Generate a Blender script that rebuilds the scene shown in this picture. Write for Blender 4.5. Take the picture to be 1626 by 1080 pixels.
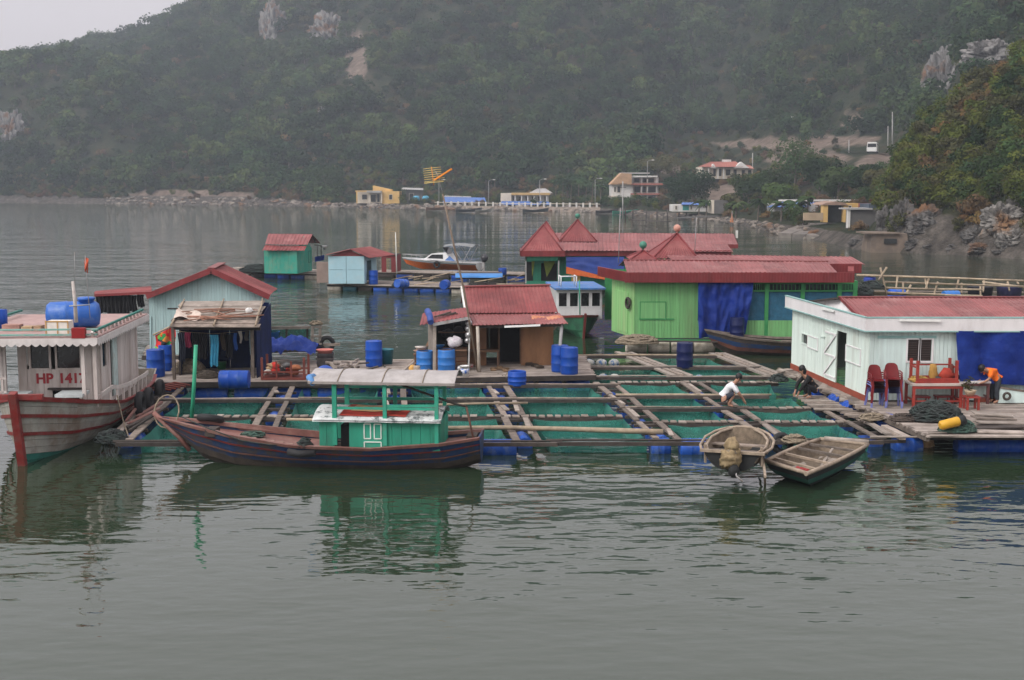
import bpy, bmesh, math, random
from math import radians, sin, cos, pi
from mathutils import Vector, Matrix, noise
random.seed(7)
S = bpy.context.scene
for o in list(bpy.data.objects): bpy.data.objects.remove(o)
COL = S.collection
# ------------------------------------------------------------------ camera, sky, sun, exposure
F, CX, CY, HOR, CH = 2000.0, 813.0, 540.0, 293.0, 6.7
PITCH = math.atan((CY - HOR) / F)
cam = bpy.data.cameras.new('camera'); camo = bpy.data.objects.new('camera', cam); COL.objects.link(camo)
cam.sensor_width = 36; cam.lens = 36 * F / 1626; cam.clip_end = 5000; cam.clip_start = .1
camo.location = (0, 0, CH); camo.rotation_euler = (pi / 2 - PITCH, 0, 0)
S.camera = camo
SUN_EL, SUN_ROT = radians(42), radians(-128)     # sun behind the viewer's left shoulder, veiled by haze
w = bpy.data.worlds.new('World'); S.world = w; w.use_nodes = True
nt = w.node_tree; nt.nodes.clear()
sky = nt.nodes.new('ShaderNodeTexSky'); sky.sky_type = 'NISHITA'; sky.sun_disc = False
sky.sun_elevation = SUN_EL; sky.sun_rotation = SUN_ROT; sky.air_density = 1.0; sky.dust_density = 6.0; sky.ozone_density = 1.0
hs = nt.nodes.new('ShaderNodeHueSaturation'); hs.inputs['Saturation'].default_value = .1
mx = nt.nodes.new('ShaderNodeMix'); mx.data_type = 'RGBA'; mx.blend_type = 'MIX'; mx.inputs['Factor'].default_value = .55
mx.inputs['B'].default_value = (7.7, 6.95, 7.2, 1)   # even milky overcast, brighter overhead than at the horizon
gn = nt.nodes.new('ShaderNodeTexCoord'); sx_ = nt.nodes.new('ShaderNodeSeparateXYZ'); nt.links.new(gn.outputs['Generated'], sx_.inputs[0])
gr = nt.nodes.new('ShaderNodeMapRange'); gr.inputs['From Min'].default_value = 0; gr.inputs['From Max'].default_value = 1; gr.inputs['To Min'].default_value = 1; gr.inputs['To Max'].default_value = 1.8; nt.links.new(sx_.outputs['Z'], gr.inputs['Value'])
vm = nt.nodes.new('ShaderNodeVectorMath'); vm.operation = 'SCALE'; nt.links.new(gr.outputs[0], vm.inputs['Scale'])
bg = nt.nodes.new('ShaderNodeBackground'); bg.inputs['Strength'].default_value = .142
out = nt.nodes.new('ShaderNodeOutputWorld')
nt.links.new(sky.outputs[0], hs.inputs['Color']); nt.links.new(hs.outputs[0], mx.inputs['A'])
nt.links.new(mx.outputs['Result'], vm.inputs[0]); nt.links.new(vm.outputs[0], bg.inputs['Color']); nt.links.new(bg.outputs[0], out.inputs['Surface'])
sl = bpy.data.lights.new('sun', 'SUN'); sl.energy = 1.15; sl.angle = radians(18); sl.color = (1, .95, .88)
so = bpy.data.objects.new('sun', sl); COL.objects.link(so)
sd = Vector((sin(SUN_ROT) * cos(SUN_EL), cos(SUN_ROT) * cos(SUN_EL), sin(SUN_EL)))
so.rotation_euler = sd.to_track_quat('Z', 'Y').to_euler()
vs = S.view_settings; vs.view_transform = 'Standard'; vs.look = 'None'; vs.gamma = 1; vs.exposure = 0; vs.use_curve_mapping = False
S.render.engine = 'CYCLES'
cy = S.cycles; cy.max_bounces = 8; cy.diffuse_bounces = 2; cy.glossy_bounces = 3; cy.transmission_bounces = 3; cy.volume_bounces = 0; cy.transparent_max_bounces = 12
cy.caustics_reflective = False; cy.caustics_refractive = False; cy.use_denoising = True

# ------------------------------------------------------------------ helpers
FWD = Vector((0, cos(PITCH), -sin(PITCH))); UPV = Vector((0, sin(PITCH), cos(PITCH)))
def ray(u, v): return FWD + Vector((1, 0, 0)) * ((u - CX) / F) + UPV * ((CY - v) / F)
def P(u, v, z=0.0):
    "point of the level z that stands at this place of the photograph"
    d = ray(u, v); t = (z - CH) / d.z
    return Vector((d.x * t, d.y * t, z))
def PY(u, v, y):
    d = ray(u, v); t = y / d.y
    return Vector((d.x * t, y, CH + d.z * t))
def proj(p):
    q = Vector(p) - Vector((0, 0, CH)); dz = q.dot(FWD)
    if dz < .1: return (-9999, -9999)
    return (CX + F * q.x / dz, CY - F * q.dot(UPV) / dz)
def V(*a): return Vector(a)
def rnd(a, b): return random.uniform(a, b)

class MB:
    "collects shapes of one part, in world coordinates (or through the frame M)"
    def __init__(s, M=None): s.v = []; s.f = []; s.sm = []; s.M = M
    def add(s, vs, fs, smooth=False):
        n = len(s.v); M = s.M
        s.v += [(M @ Vector(p)) if M else Vector(p) for p in vs]
        s.f += [tuple(i + n for i in f) for f in fs]; s.sm += [smooth] * len(fs)
        return s
    def box(s, x0, y0, z0, x1, y1, z1):
        return s.hexa([(x0, y0, z0), (x1, y0, z0), (x1, y1, z0), (x0, y1, z0), (x0, y0, z1), (x1, y0, z1), (x1, y1, z1), (x0, y1, z1)])
    def hexa(s, p):
        return s.add(p, [(0, 3, 2, 1), (4, 5, 6, 7), (0, 1, 5, 4), (1, 2, 6, 5), (2, 3, 7, 6), (3, 0, 4, 7)])
    def beam(s, a, b, w, h, up=(0, 0, 1)):
        "rectangular bar from a to b, w wide, h high"
        a, b = Vector(a), Vector(b); d = (b - a).normalized(); r = d.cross(Vector(up))
        if r.length < 1e-4: r = Vector((1, 0, 0))
        r.normalize(); u2 = r.cross(d); r *= w / 2; u2 *= h / 2
        return s.hexa([a - r - u2, a + r - u2, b + r - u2, b - r - u2, a - r + u2, a + r + u2, b + r + u2, b - r + u2])
    def tube(s, pts, r, n=8, cap=True, r2=None):
        pts = [Vector(p) for p in pts]; k = len(pts); vs = []; fs = []
        pr = None
        for i, p in enumerate(pts):
            d = (pts[min(i + 1, k - 1)] - pts[max(i - 1, 0)]).normalized()
            if pr is None:
                x = d.cross(Vector((0, 0, 1)))
                if x.length < .05: x = d.cross(Vector((1, 0, 0)))
            else: x = pr - d * pr.dot(d)
            x.normalize(); pr = x; y = d.cross(x)
            rr = r if r2 is None else r + (r2 - r) * i / max(k - 1, 1)
            if callable(r): rr = r(i / max(k - 1, 1))
            for j in range(n):
                a = 2 * pi * j / n; vs.append(p + x * (cos(a) * rr) + y * (sin(a) * rr))
        for i in range(k - 1):
            for j in range(n):
                fs.append((i * n + j, i * n + (j + 1) % n, (i + 1) * n + (j + 1) % n, (i + 1) * n + j))
        s.add(vs, fs, True)
        if cap:
            m = len(s.v) - len(vs)
            s.f.append(tuple(m + j for j in range(n))[::-1]); s.f.append(tuple(m + (k - 1) * n + j for j in range(n))); s.sm += [False, False]
        return s
    def lathe(s, prof, n=16, c=(0, 0, 0), axis=None, smooth=True):
        "prof: (radius, height) pairs turned about the z axis (or about axis)"
        vs = []; fs = []; c = Vector(c); Q = Vector(axis).to_track_quat('Z', 'Y') if axis else None
        for r, h in prof:
            for j in range(n):
                a = 2 * pi * j / n; p = Vector((r * cos(a), r * sin(a), h))
                vs.append(c + (Q @ p if Q else p))
        for i in range(len(prof) - 1):
            for j in range(n): fs.append((i * n + j, i * n + (j + 1) % n, (i + 1) * n + (j + 1) % n, (i + 1) * n + j))
        s.add(vs, fs, smooth)
        m = len(s.v) - len(vs)
        if prof[0][0] > 1e-4: s.f.append(tuple(m + j for j in range(n))[::-1]); s.sm.append(False)
        if prof[-1][0] > 1e-4: s.f.append(tuple(m + (len(prof) - 1) * n + j for j in range(n))); s.sm.append(False)
        return s
    def grid(s, nu, nv, fn, thick=None, smooth=True):
        vs = [fn(i / nu, j / nv) for j in range(nv + 1) for i in range(nu + 1)]
        q = nu + 1; fs = [(j * q + i, j * q + i + 1, (j + 1) * q + i + 1, (j + 1) * q + i) for j in range(nv) for i in range(nu)]
        return s.add(vs, fs, smooth)
    def prism(s, poly, d):
        "closed outline poly swept by the vector d"
        poly = [Vector(p) for p in poly]; d = Vector(d); n = len(poly)
        s.add(poly + [p + d for p in poly], [tuple(range(n))[::-1], tuple(range(n, 2 * n))] + [(i, (i + 1) % n, n + (i + 1) % n, n + i) for i in range(n)])
        return s
    def blob(s, c, r, nz=.25, sc=1.2, n=14, m=9, seed=0, flat=None):
        "uneven lump"
        c = Vector(c); r = Vector(r) if hasattr(r, '__len__') else Vector((r, r, r)); vs = []
        for j in range(m + 1):
            for i in range(n):
                t = pi * j / m; a = 2 * pi * i / n
                d = Vector((sin(t) * cos(a), sin(t) * sin(a), cos(t)))
                k = 1 + nz * noise.noise(d * sc + Vector((seed * 7.1, seed * 3.3, 0))) + nz * .5 * noise.noise(d * sc * 2.7 + Vector((seed, 5, 0)))
                p = Vector((d.x * r.x, d.y * r.y, d.z * r.z)) * k
                if flat is not None: p.z = max(p.z, flat)
                vs.append(c + p)
        fs = [(j * n + i, (j + 1) * n + i, (j + 1) * n + (i + 1) % n, j * n + (i + 1) % n) for j in range(m) for i in range(n)]
        return s.add(vs, fs, True)
    def build(s, name, mat, parent=None, label=None):
        me = bpy.data.meshes.new(name)
        if s.v:
            lo = Vector((min(p.x for p in s.v), min(p.y for p in s.v), min(p.z for p in s.v))); hi = Vector((max(p.x for p in s.v), max(p.y for p in s.v), max(p.z for p in s.v)))
            c = Vector(((lo.x + hi.x) / 2, (lo.y + hi.y) / 2, lo.z))
        else: c = Vector()
        me.from_pydata([p - c for p in s.v], [], s.f)
        me.polygons.foreach_set('use_smooth', s.sm); me.update()
        if mat: me.materials.append(mat)
        o = bpy.data.objects.new(name, me); COL.objects.link(o)
        put(o, c, parent)
        if label: o['label'] = label
        return o
def wloc(o):
    p = Vector(o.location)
    while o.parent: o = o.parent; p = p + o.location
    return p
def put(o, c, parent):
    if parent: o.parent = parent; o.location = Vector(c) - wloc(parent)
    else: o.location = c
def tag(o, label, cat, group=None):
    o['label'] = label; o['category'] = cat
    if group: o['group'] = group
    return o
def struct(o): o['kind'] = 'structure'; return o
def stuff(o): o['kind'] = 'stuff'; return o
def thing(name, loc, label, cat, group=None):
    o = bpy.data.objects.new(name, None); COL.objects.link(o); o.location = loc; o.empty_display_size = .3
    return tag(o, label, cat, group)
def empty(name, loc, parent):
    o = bpy.data.objects.new(name, None); COL.objects.link(o); put(o, loc, parent); return o
def copy_tree(o, parent=None):
    c = o.copy(); COL.objects.link(c); c.parent = parent
    for ch in list(o.children): copy_tree(ch, c)
    return c
def frame(o, ang): return Matrix.Translation(Vector(o)) @ Matrix.Rotation(ang, 4, 'Z')
def ang2(a, b): return math.atan2(b.y - a.y, b.x - a.x)

# ------------------------------------------------------------------ materials
def _n(nt, t, **k):
    n = nt.nodes.new(t)
    for a, b in k.items(): setattr(n, a, b)
    return n
MATS = {}
def mat(name, col, rough=.7, var=.25, scale=2.0, dirt=None, damt=.4, dscale=1.5, streak=1.0, bump=0.0, bscale=20.0, metal=0.0, rand=0.0, coord='pos', spec=.4, alpha=1.0, grain=None, dsharp=.18):
    "painted, wooden or woven surface: base colour with uneven tone, a wear colour in patches, fine relief"
    if name in MATS: return MATS[name]
    m = bpy.data.materials.new(name); m.use_nodes = True; nt = m.node_tree; nt.nodes.clear(); L = nt.links.new
    out = _n(nt, 'ShaderNodeOutputMaterial'); bs = _n(nt, 'ShaderNodeBsdfPrincipled'); L(bs.outputs[0], out.inputs[0])
    bs.inputs['Roughness'].default_value = rough; bs.inputs['Metallic'].default_value = metal; bs.inputs['Specular IOR Level'].default_value = spec
    if alpha < 1: bs.inputs['Alpha'].default_value = alpha
    if coord == 'pos': co = _n(nt, 'ShaderNodeNewGeometry').outputs['Position']
    else: co = _n(nt, 'ShaderNodeTexCoord').outputs['Object']
    mp = _n(nt, 'ShaderNodeMapping'); L(co, mp.inputs['Vector']); mp.inputs['Scale'].default_value = grain or (1, 1, 1 / streak)
    nz = _n(nt, 'ShaderNodeTexNoise'); nz.inputs['Scale'].default_value = scale; nz.inputs['Detail'].default_value = 5; nz.inputs['Roughness'].default_value = .65
    L(mp.outputs[0], nz.inputs['Vector'])
    hv = _n(nt, 'ShaderNodeHueSaturation'); hv.inputs['Color'].default_value = (*col, 1)
    mr = _n(nt, 'ShaderNodeMapRange'); mr.inputs['From Min'].default_value = .3; mr.inputs['From Max'].default_value = .7
    mr.inputs['To Min'].default_value = 1 - var; mr.inputs['To Max'].default_value = 1 + var; L(nz.outputs[0], mr.inputs['Value'])
    val = mr.outputs[0]
    if rand:
        oi = _n(nt, 'ShaderNodeObjectInfo'); r2 = _n(nt, 'ShaderNodeMapRange'); r2.inputs['To Min'].default_value = 1 - rand; r2.inputs['To Max'].default_value = 1 + rand
        L(oi.outputs['Random'], r2.inputs['Value']); mu = _n(nt, 'ShaderNodeMath', operation='MULTIPLY'); L(val, mu.inputs[0]); L(r2.outputs[0], mu.inputs[1]); val = mu.outputs[0]
    L(val, hv.inputs['Value']); colout = hv.outputs[0]
    if dirt:
        n2 = _n(nt, 'ShaderNodeTexNoise'); n2.inputs['Scale'].default_value = dscale; n2.inputs['Detail'].default_value = 8; n2.inputs['Roughness'].default_value = .7
        mp2 = _n(nt, 'ShaderNodeMapping'); mp2.inputs['Location'].default_value = (3.7, 1.3, 9.1); mp2.inputs['Scale'].default_value = (1, 1, 1 / streak); L(co, mp2.inputs['Vector']); L(mp2.outputs[0], n2.inputs['Vector'])
        m2 = _n(nt, 'ShaderNodeMapRange'); th = .72 - .42 * damt
        m2.inputs['From Min'].default_value = th - dsharp * .5; m2.inputs['From Max'].default_value = th + dsharp; L(n2.outputs[0], m2.inputs['Value'])
        mix = _n(nt, 'ShaderNodeMix', data_type='RGBA'); L(m2.outputs[0], mix.inputs['Factor']); L(colout, mix.inputs['A']); mix.inputs['B'].default_value = (*dirt, 1); colout = mix.outputs['Result']
    L(colout, bs.inputs['Base Color'])
    if bump:
        b = _n(nt, 'ShaderNodeBump'); b.inputs['Strength'].default_value = .6; b.inputs['Distance'].default_value = bump
        n3 = _n(nt, 'ShaderNodeTexNoise'); n3.inputs['Scale'].default_value = bscale; n3.inputs['Detail'].default_value = 4; L(mp.outputs[0], n3.inputs['Vector']); L(n3.outputs[0], b.inputs['Height']); L(b.outputs[0], bs.inputs['Normal'])
    MATS[name] = m
    return m
def leafmat(name, col, var=.35):
    m = bpy.data.materials.new(name); m.use_nodes = True; nt = m.node_tree; nt.nodes.clear(); L = nt.links.new
    out = _n(nt, 'ShaderNodeOutputMaterial'); d = _n(nt, 'ShaderNodeBsdfDiffuse'); t = _n(nt, 'ShaderNodeBsdfTranslucent'); ms = _n(nt, 'ShaderNodeMixShader'); ms.inputs[0].default_value = .25
    oi = _n(nt, 'ShaderNodeObjectInfo'); mr = _n(nt, 'ShaderNodeMapRange'); mr.inputs['To Min'].default_value = 1 - var; mr.inputs['To Max'].default_value = 1 + var; L(oi.outputs['Random'], mr.inputs['Value'])
    g = _n(nt, 'ShaderNodeNewGeometry'); nz = _n(nt, 'ShaderNodeTexNoise'); nz.inputs['Scale'].default_value = .25; nz.inputs['Detail'].default_value = 3; L(g.outputs['Position'], nz.inputs['Vector'])
    m3 = _n(nt, 'ShaderNodeMapRange'); m3.inputs['From Min'].default_value = .3; m3.inputs['From Max'].default_value = .7; m3.inputs['To Min'].default_value = .47; m3.inputs['To Max'].default_value = .53; L(nz.outputs[0], m3.inputs['Value'])
    hv = _n(nt, 'ShaderNodeHueSaturation'); hv.inputs['Color'].default_value = (*col, 1); L(mr.outputs[0], hv.inputs['Value']); L(m3.outputs[0], hv.inputs['Hue'])
    L(hv.outputs[0], d.inputs['Color']); L(hv.outputs[0], t.inputs['Color']); L(d.outputs[0], ms.inputs[1]); L(t.outputs[0], ms.inputs[2]); L(ms.outputs[0], out.inputs[0])
    return m
# ------------------------------------------------------------------ water
def water_material(name, body):
    m = bpy.data.materials.new(name); m.use_nodes = True; nt = m.node_tree; nt.nodes.clear(); L = nt.links.new
    out = _n(nt, 'ShaderNodeOutputMaterial'); bs = _n(nt, 'ShaderNodeBsdfPrincipled'); L(bs.outputs[0], out.inputs[0])
    bs.inputs['Roughness'].default_value = .03; bs.inputs['IOR'].default_value = 1.68
    pos = _n(nt, 'ShaderNodeNewGeometry').outputs['Position']
    nb = _n(nt, 'ShaderNodeTexNoise'); nb.inputs['Scale'].default_value = .06; L(pos, nb.inputs['Vector'])
    hv = _n(nt, 'ShaderNodeHueSaturation'); hv.inputs['Color'].default_value = (*body, 1)
    mv = _n(nt, 'ShaderNodeMapRange'); mv.inputs['To Min'].default_value = .85; mv.inputs['To Max'].default_value = 1.15; L(nb.outputs[0], mv.inputs['Value']); L(mv.outputs[0], hv.inputs['Value']); L(hv.outputs[0], bs.inputs['Base Color'])
    def layer(sx, sy, ang, det, seed):
        mp = _n(nt, 'ShaderNodeMapping'); mp.inputs['Scale'].default_value = (sx, sy, 1); mp.inputs['Rotation'].default_value = (0, 0, radians(ang)); mp.inputs['Location'].default_value = (seed, seed * 1.7, 0); L(pos, mp.inputs['Vector'])
        z = _n(nt, 'ShaderNodeTexNoise'); z.inputs['Scale'].default_value = 1; z.inputs['Detail'].default_value = det; z.inputs['Roughness'].default_value = .45; L(mp.outputs[0], z.inputs['Vector'])
        return z.outputs[0]
    def mul(a, k):
        q = _n(nt, 'ShaderNodeMath', operation='MULTIPLY'); L(a, q.inputs[0])
        if hasattr(k, 'is_linked'): L(k, q.inputs[1])
        else: q.inputs[1].default_value = k
        return q.outputs[0]
    def plus(a, b): q = _n(nt, 'ShaderNodeMath', operation='ADD'); L(a, q.inputs[0]); L(b, q.inputs[1]); return q.outputs[0]
    patch = _n(nt, 'ShaderNodeMapRange'); patch.inputs['From Min'].default_value = .38; patch.inputs['From Max'].default_value = .62; patch.inputs['To Min'].default_value = .45; patch.inputs['To Max'].default_value = 1.25
    L(layer(.05, .09, 12, 2, 4.4), patch.inputs['Value'])
    h = plus(mul(layer(.55, 1.15, 8, 1.0, 1.3), .03), plus(mul(layer(1.5, 3.1, -10, 1.2, 7.9), .02), plus(mul(layer(.16, .3, 20, 1, 2.1), .06), mul(layer(4.2, 8.5, 5, 1, 3.3), .0035))))
    sep = _n(nt, 'ShaderNodeSeparateXYZ'); L(pos, sep.inputs[0])          # open water to the left catches the wind
    def band(o, a, b):
        q = _n(nt, 'ShaderNodeMapRange', interpolation_type='SMOOTHSTEP'); q.inputs['From Min'].default_value = a; q.inputs['From Max'].default_value = b; L(sep.outputs[o], q.inputs['Value']); return q.outputs[0]
    wind = mul(mul(band('X', -5, -20), band('Y', 36, 52)), 2.4)
    lee = plus(mul(band('Y', 16, 25), .3), mul(band('Y', -61, -60), .75))     # calmer in the lee of the viewer's ship
    h = mul(mul(h, plus(patch.outputs[0], wind)), lee)
    b = _n(nt, 'ShaderNodeBump'); b.inputs['Strength'].default_value = 1; b.inputs['Distance'].default_value = 1.0; L(h, b.inputs['Height']); L(b.outputs[0], bs.inputs['Normal'])
    return m
WATER = water_material('sea_water', (.02, .036, .019))
m_ = MB()
m_.add([(-2500, -60, 0), (2500, -60, 0), (2500, 2500, 0), (-2500, 2500, 0)], [(0, 1, 2, 3)])
struct(m_.build('water', WATER))

# ------------------------------------------------------------------ terrain
SHORE = [(-600, 321.5), (0, 322), (170, 323.5), (420, 326.5), (560, 329.5), (700, 333), (850, 335.5), (950, 337.5), (1050, 344), (1140, 351), (1190, 359), (1240, 373), (1300, 381), (1372, 397), (1440, 401), (1530, 405), (1626, 411), (1800, 420), (2300, 445)]
PROF = [
 (-600, [(0, 0), (10, 5), (80, 50), (120, 48), (180, 45), (290, 70), (400, 60), (700, 50)]),
 (0,    [(0, 0), (10, 4), (80, 56), (110, 58), (170, 46), (290, 78), (400, 66), (700, 50)]),
 (110,  [(0, 0), (10, 4), (80, 58), (120, 60), (180, 58), (290, 82), (400, 74), (700, 60)]),
 (175,  [(0, 0), (10, 4), (80, 53), (120, 57), (180, 62), (290, 87), (400, 78), (700, 60)]),
 (250,  [(0, 0), (10, 4), (80, 36), (160, 62), (290, 91), (400, 84), (700, 70)]),
 (300,  [(0, 0), (10, 4), (80, 33), (160, 62), (290, 101), (400, 95), (700, 80)]),
 (360,  [(0, 0), (10, 4), (80, 30), (180, 68), (290, 118), (400, 125), (700, 90)]),
 (430,  [(0, 0), (10, 4), (80, 28), (180, 66), (215, 100), (290, 135), (400, 150), (700, 120)]),
 (540,  [(0, 0), (6, 1.1), (35, 1.8), (80, 20), (200, 75), (240, 108), (330, 140), (420, 160), (700, 140)]),
 (700,  [(0, 0), (4, 1.0), (45, 1.7), (75, 9), (330, 142), (420, 165), (700, 150)]),
 (900,  [(0, 0), (4, 1.0), (45, 1.7), (75, 8), (120, 24), (340, 142), (420, 165), (700, 150)]),
 (1000, [(0, 0), (6, 1.0), (50, 2.2), (80, 9), (130, 20), (340, 136), (450, 165), (700, 150)]),
 (1080, [(0, 0), (6, .9), (45, 1.8), (75, 6), (110, 10), (150, 15), (230, 36), (400, 145), (700, 150)]),
 (1150, [(0, 0), (6, .8), (40, 1.5), (60, 4), (100, 8), (140, 9.5), (170, 15), (240, 34), (420, 150), (700, 150)]),
 (1250, [(0, 0), (6, 1.2), (60, 1.8), (90, 3.5), (150, 11), (190, 16), (215, 22), (390, 120), (500, 150), (700, 140)]),
 (1384, [(0, 0), (8, 1.4), (45, 2.2), (110, 8), (160, 14), (190, 14.6), (215, 22), (400, 112), (520, 140), (700, 120)]),
 (1405, [(0, 0), (3, 2.2), (12, 3.6), (30, 4), (110, 8), (165, 14), (190, 15), (220, 24), (400, 112), (520, 140), (700, 120)]),
 (1440, [(0, 0), (3, 3.2), (18, 9.4), (30, 9.8), (50, 8), (110, 10), (165, 14.5), (220, 26), (400, 112), (700, 120)]),
 (1480, [(0, 0), (3, 3.4), (22, 12), (36, 12.6), (60, 10), (110, 14), (140, 22), (190, 30), (400, 110), (700, 120)]),
 (1550, [(0, 0), (3, 3.2), (24, 15), (40, 17), (60, 13), (110, 17), (140, 36), (190, 44), (400, 110), (700, 120)]),
 (1640, [(0, 0), (4, 4), (24, 19), (42, 21.5), (62, 19), (110, 22), (150, 46), (200, 54), (400, 110), (700, 120)]),
 (1900, [(0, 0), (4, 5), (24, 22), (45, 27), (70, 26), (110, 26), (150, 45), (200, 52), (400, 100), (700, 110)]),
 (2300, [(0, 0), (4, 5), (24, 18), (45, 22), (70, 22), (110, 24), (150, 35), (200, 42), (400, 80), (700, 90)])]
def lerp_tab(t, x):
    if x <= t[0][0]: return t[0][1]
    for (a, p), (b, q) in zip(t, t[1:]):
        if x <= b: return p + (q - p) * (x - a) / (b - a)
    return t[-1][1]
def ub_of(x, y): return CX + F * x / (max(y, 1) * .9925)
def shore_y(u): return (CH * F / (lerp_tab(SHORE, u) - HOR))
def ground(x, y):
    u = ub_of(x, y); o = y - shore_y(u)
    if o <= 0: return max(-2.0, o * .25)
    k = 0
    while k < len(PROF) - 2 and u > PROF[k + 1][0]: k += 1
    (a, ta), (b, tb) = PROF[k], PROF[k + 1]; t = min(1, max(0, (u - a) / (b - a))); t = t * t * (3 - 2 * t)
    h = lerp_tab(ta, o) * (1 - t) + lerp_tab(tb, o) * t
    amp = min(1, max(0, (h - 3) / 25)) * (.2 if 1040 < u < 1452 and o < 205 else 1)
    p = Vector((x, y, 0))
    h += amp * (9 * noise.noise(p / 70) + 5 * noise.noise(p / 28 + Vector((9, 3, 1))) + 1.6 * noise.noise(p / 9))
    if h > 1: h += .25 * noise.noise(p / 4)
    return h
def hit(u, v, y0=90, y1=900):
    "where the sight line through this place of the photograph meets the land"
    y = y0
    while y < y1:
        p = PY(u, v, y)
        if ground(p.x, p.y) >= p.z: return p
        y += 1.0
    return None
offs = [-12, -3, 0, 1, 2, 3, 4.5, 6, 8, 10, 13, 16, 20, 24, 28, 32, 36, 40, 45, 50, 56, 62, 68, 75, 82, 90, 98, 106, 114, 122, 130, 138, 146, 154, 162, 170, 178, 186, 194, 202, 210, 218, 226, 235, 245, 255, 265, 275, 285, 295, 305, 320, 335, 350, 370, 390, 420, 450, 500, 560, 620, 700]
us = []; q = -600.0
while q <= 2300: us.append(q); q += (9 if -40 < q < 1680 else 30)
tv = []; tf = []; dirtv = []; rockv = []
BARE = [(1280, 252, 85, 15), (1400, 262, 50, 22), (1140, 306, 30, 20), (1250, 228, 150, 10), (300, 311, 125, 12), (1355, 197, 26, 16), (566, 95, 22, 60), (1060, 268, 30, 10), (1330, 226, 100, 11), (1190, 300, 34, 12)]
for ui in us:
    sy = shore_y(ui)
    for of in offs:
        y = sy + of; x = (ui - CX) / F * y * .9925; z = ground(x, y); tv.append((x, y, z))
        pu, pv = proj((x, y, z)); d = 0
        for bu, bv, bw, bh in BARE: d = max(d, 1 - ((pu - bu) / bw) ** 2 - ((pv - bv) / bh) ** 2)
        dirtv.append(max(0, min(1, d * 1.6))); rockv.append(1.0 if (of < 7 and z < 3.5) else 0.0)
nO = len(offs)
for i in range(len(us) - 1):
    for j in range(nO - 1): tf.append((i * nO + j, (i + 1) * nO + j, (i + 1) * nO + j + 1, i * nO + j + 1))
def hill_material():
    m = bpy.data.materials.new('hillside_soil'); m.use_nodes = True; nt = m.node_tree; nt.nodes.clear(); L = nt.links.new
    out = _n(nt, 'ShaderNodeOutputMaterial'); bs = _n(nt, 'ShaderNodeBsdfPrincipled'); L(bs.outputs[0], out.inputs[0]); bs.inputs['Roughness'].default_value = .95; bs.inputs['Specular IOR Level'].default_value = .1
    pos = _n(nt, 'ShaderNodeNewGeometry').outputs['Position']
    def nz(s, d=6):
        z = _n(nt, 'ShaderNodeTexNoise'); z.inputs['Scale'].default_value = s; z.inputs['Detail'].default_value = d; z.inputs['Roughness'].default_value = .68; L(pos, z.inputs['Vector']); return z.outputs[0]
    def ramp(fac, *st):
        r = _n(nt, 'ShaderNodeValToRGB'); L(fac, r.inputs[0]); e = r.color_ramp.elements
        while len(e) < len(st): e.new(.5)
        for k, (p, c) in enumerate(st): e[k].position = p; e[k].color = (*c, 1)
        return r.outputs[0]
    green = ramp(nz(.12), (.3, (.014, .024, .013)), (.5, (.028, .036, .018)), (.7, (.07, .055, .033)))
    dirt = ramp(nz(.35), (.3, (.1, .078, .06)), (.52, (.18, .138, .11)), (.7, (.27, .215, .175)))
    rock = ramp(nz(.7), (.3, (.035, .033, .03)), (.5, (.085, .075, .065)), (.7, (.17, .15, .13)))
    def mix(f, a, b):
        k = _n(nt, 'ShaderNodeMix', data_type='RGBA'); L(f, k.inputs['Factor']); L(a, k.inputs['A']); L(b, k.inputs['B']); return k.outputs['Result']
    def attr(nm, lo=.3, hi=.7, s=.2):
        a = _n(nt, 'ShaderNodeAttribute', attribute_name=nm); ad = _n(nt, 'ShaderNodeMath', operation='ADD'); L(a.outputs['Fac'], ad.inputs[0]); sb = _n(nt, 'ShaderNodeMath', operation='MULTIPLY_ADD'); L(nz(s), sb.inputs[0]); sb.inputs[1].default_value = 1.2; sb.inputs[2].default_value = -.6
        L(sb.outputs[0], ad.inputs[1]); mr = _n(nt, 'ShaderNodeMapRange'); mr.inputs['From Min'].default_value = lo; mr.inputs['From Max'].default_value = hi; L(ad.outputs[0], mr.inputs['Value']); return mr.outputs[0]
    L(mix(attr('rocky'), mix(attr('bare'), green, dirt), rock), bs.inputs['Base Color'])
    b = _n(nt, 'ShaderNodeBump'); b.inputs['Distance'].default_value = 1.2; L(nz(.6), b.inputs['Height']); L(b.outputs[0], bs.inputs['Normal'])
    return m
m_ = MB(); m_.add(tv, tf, True); hill = struct(m_.build('hill', hill_material()))
for nm, vals in (('bare', dirtv), ('rocky', rockv)):
    a = hill.data.attributes.new(nm, 'FLOAT', 'POINT'); a.data.foreach_set('value', vals)

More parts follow.
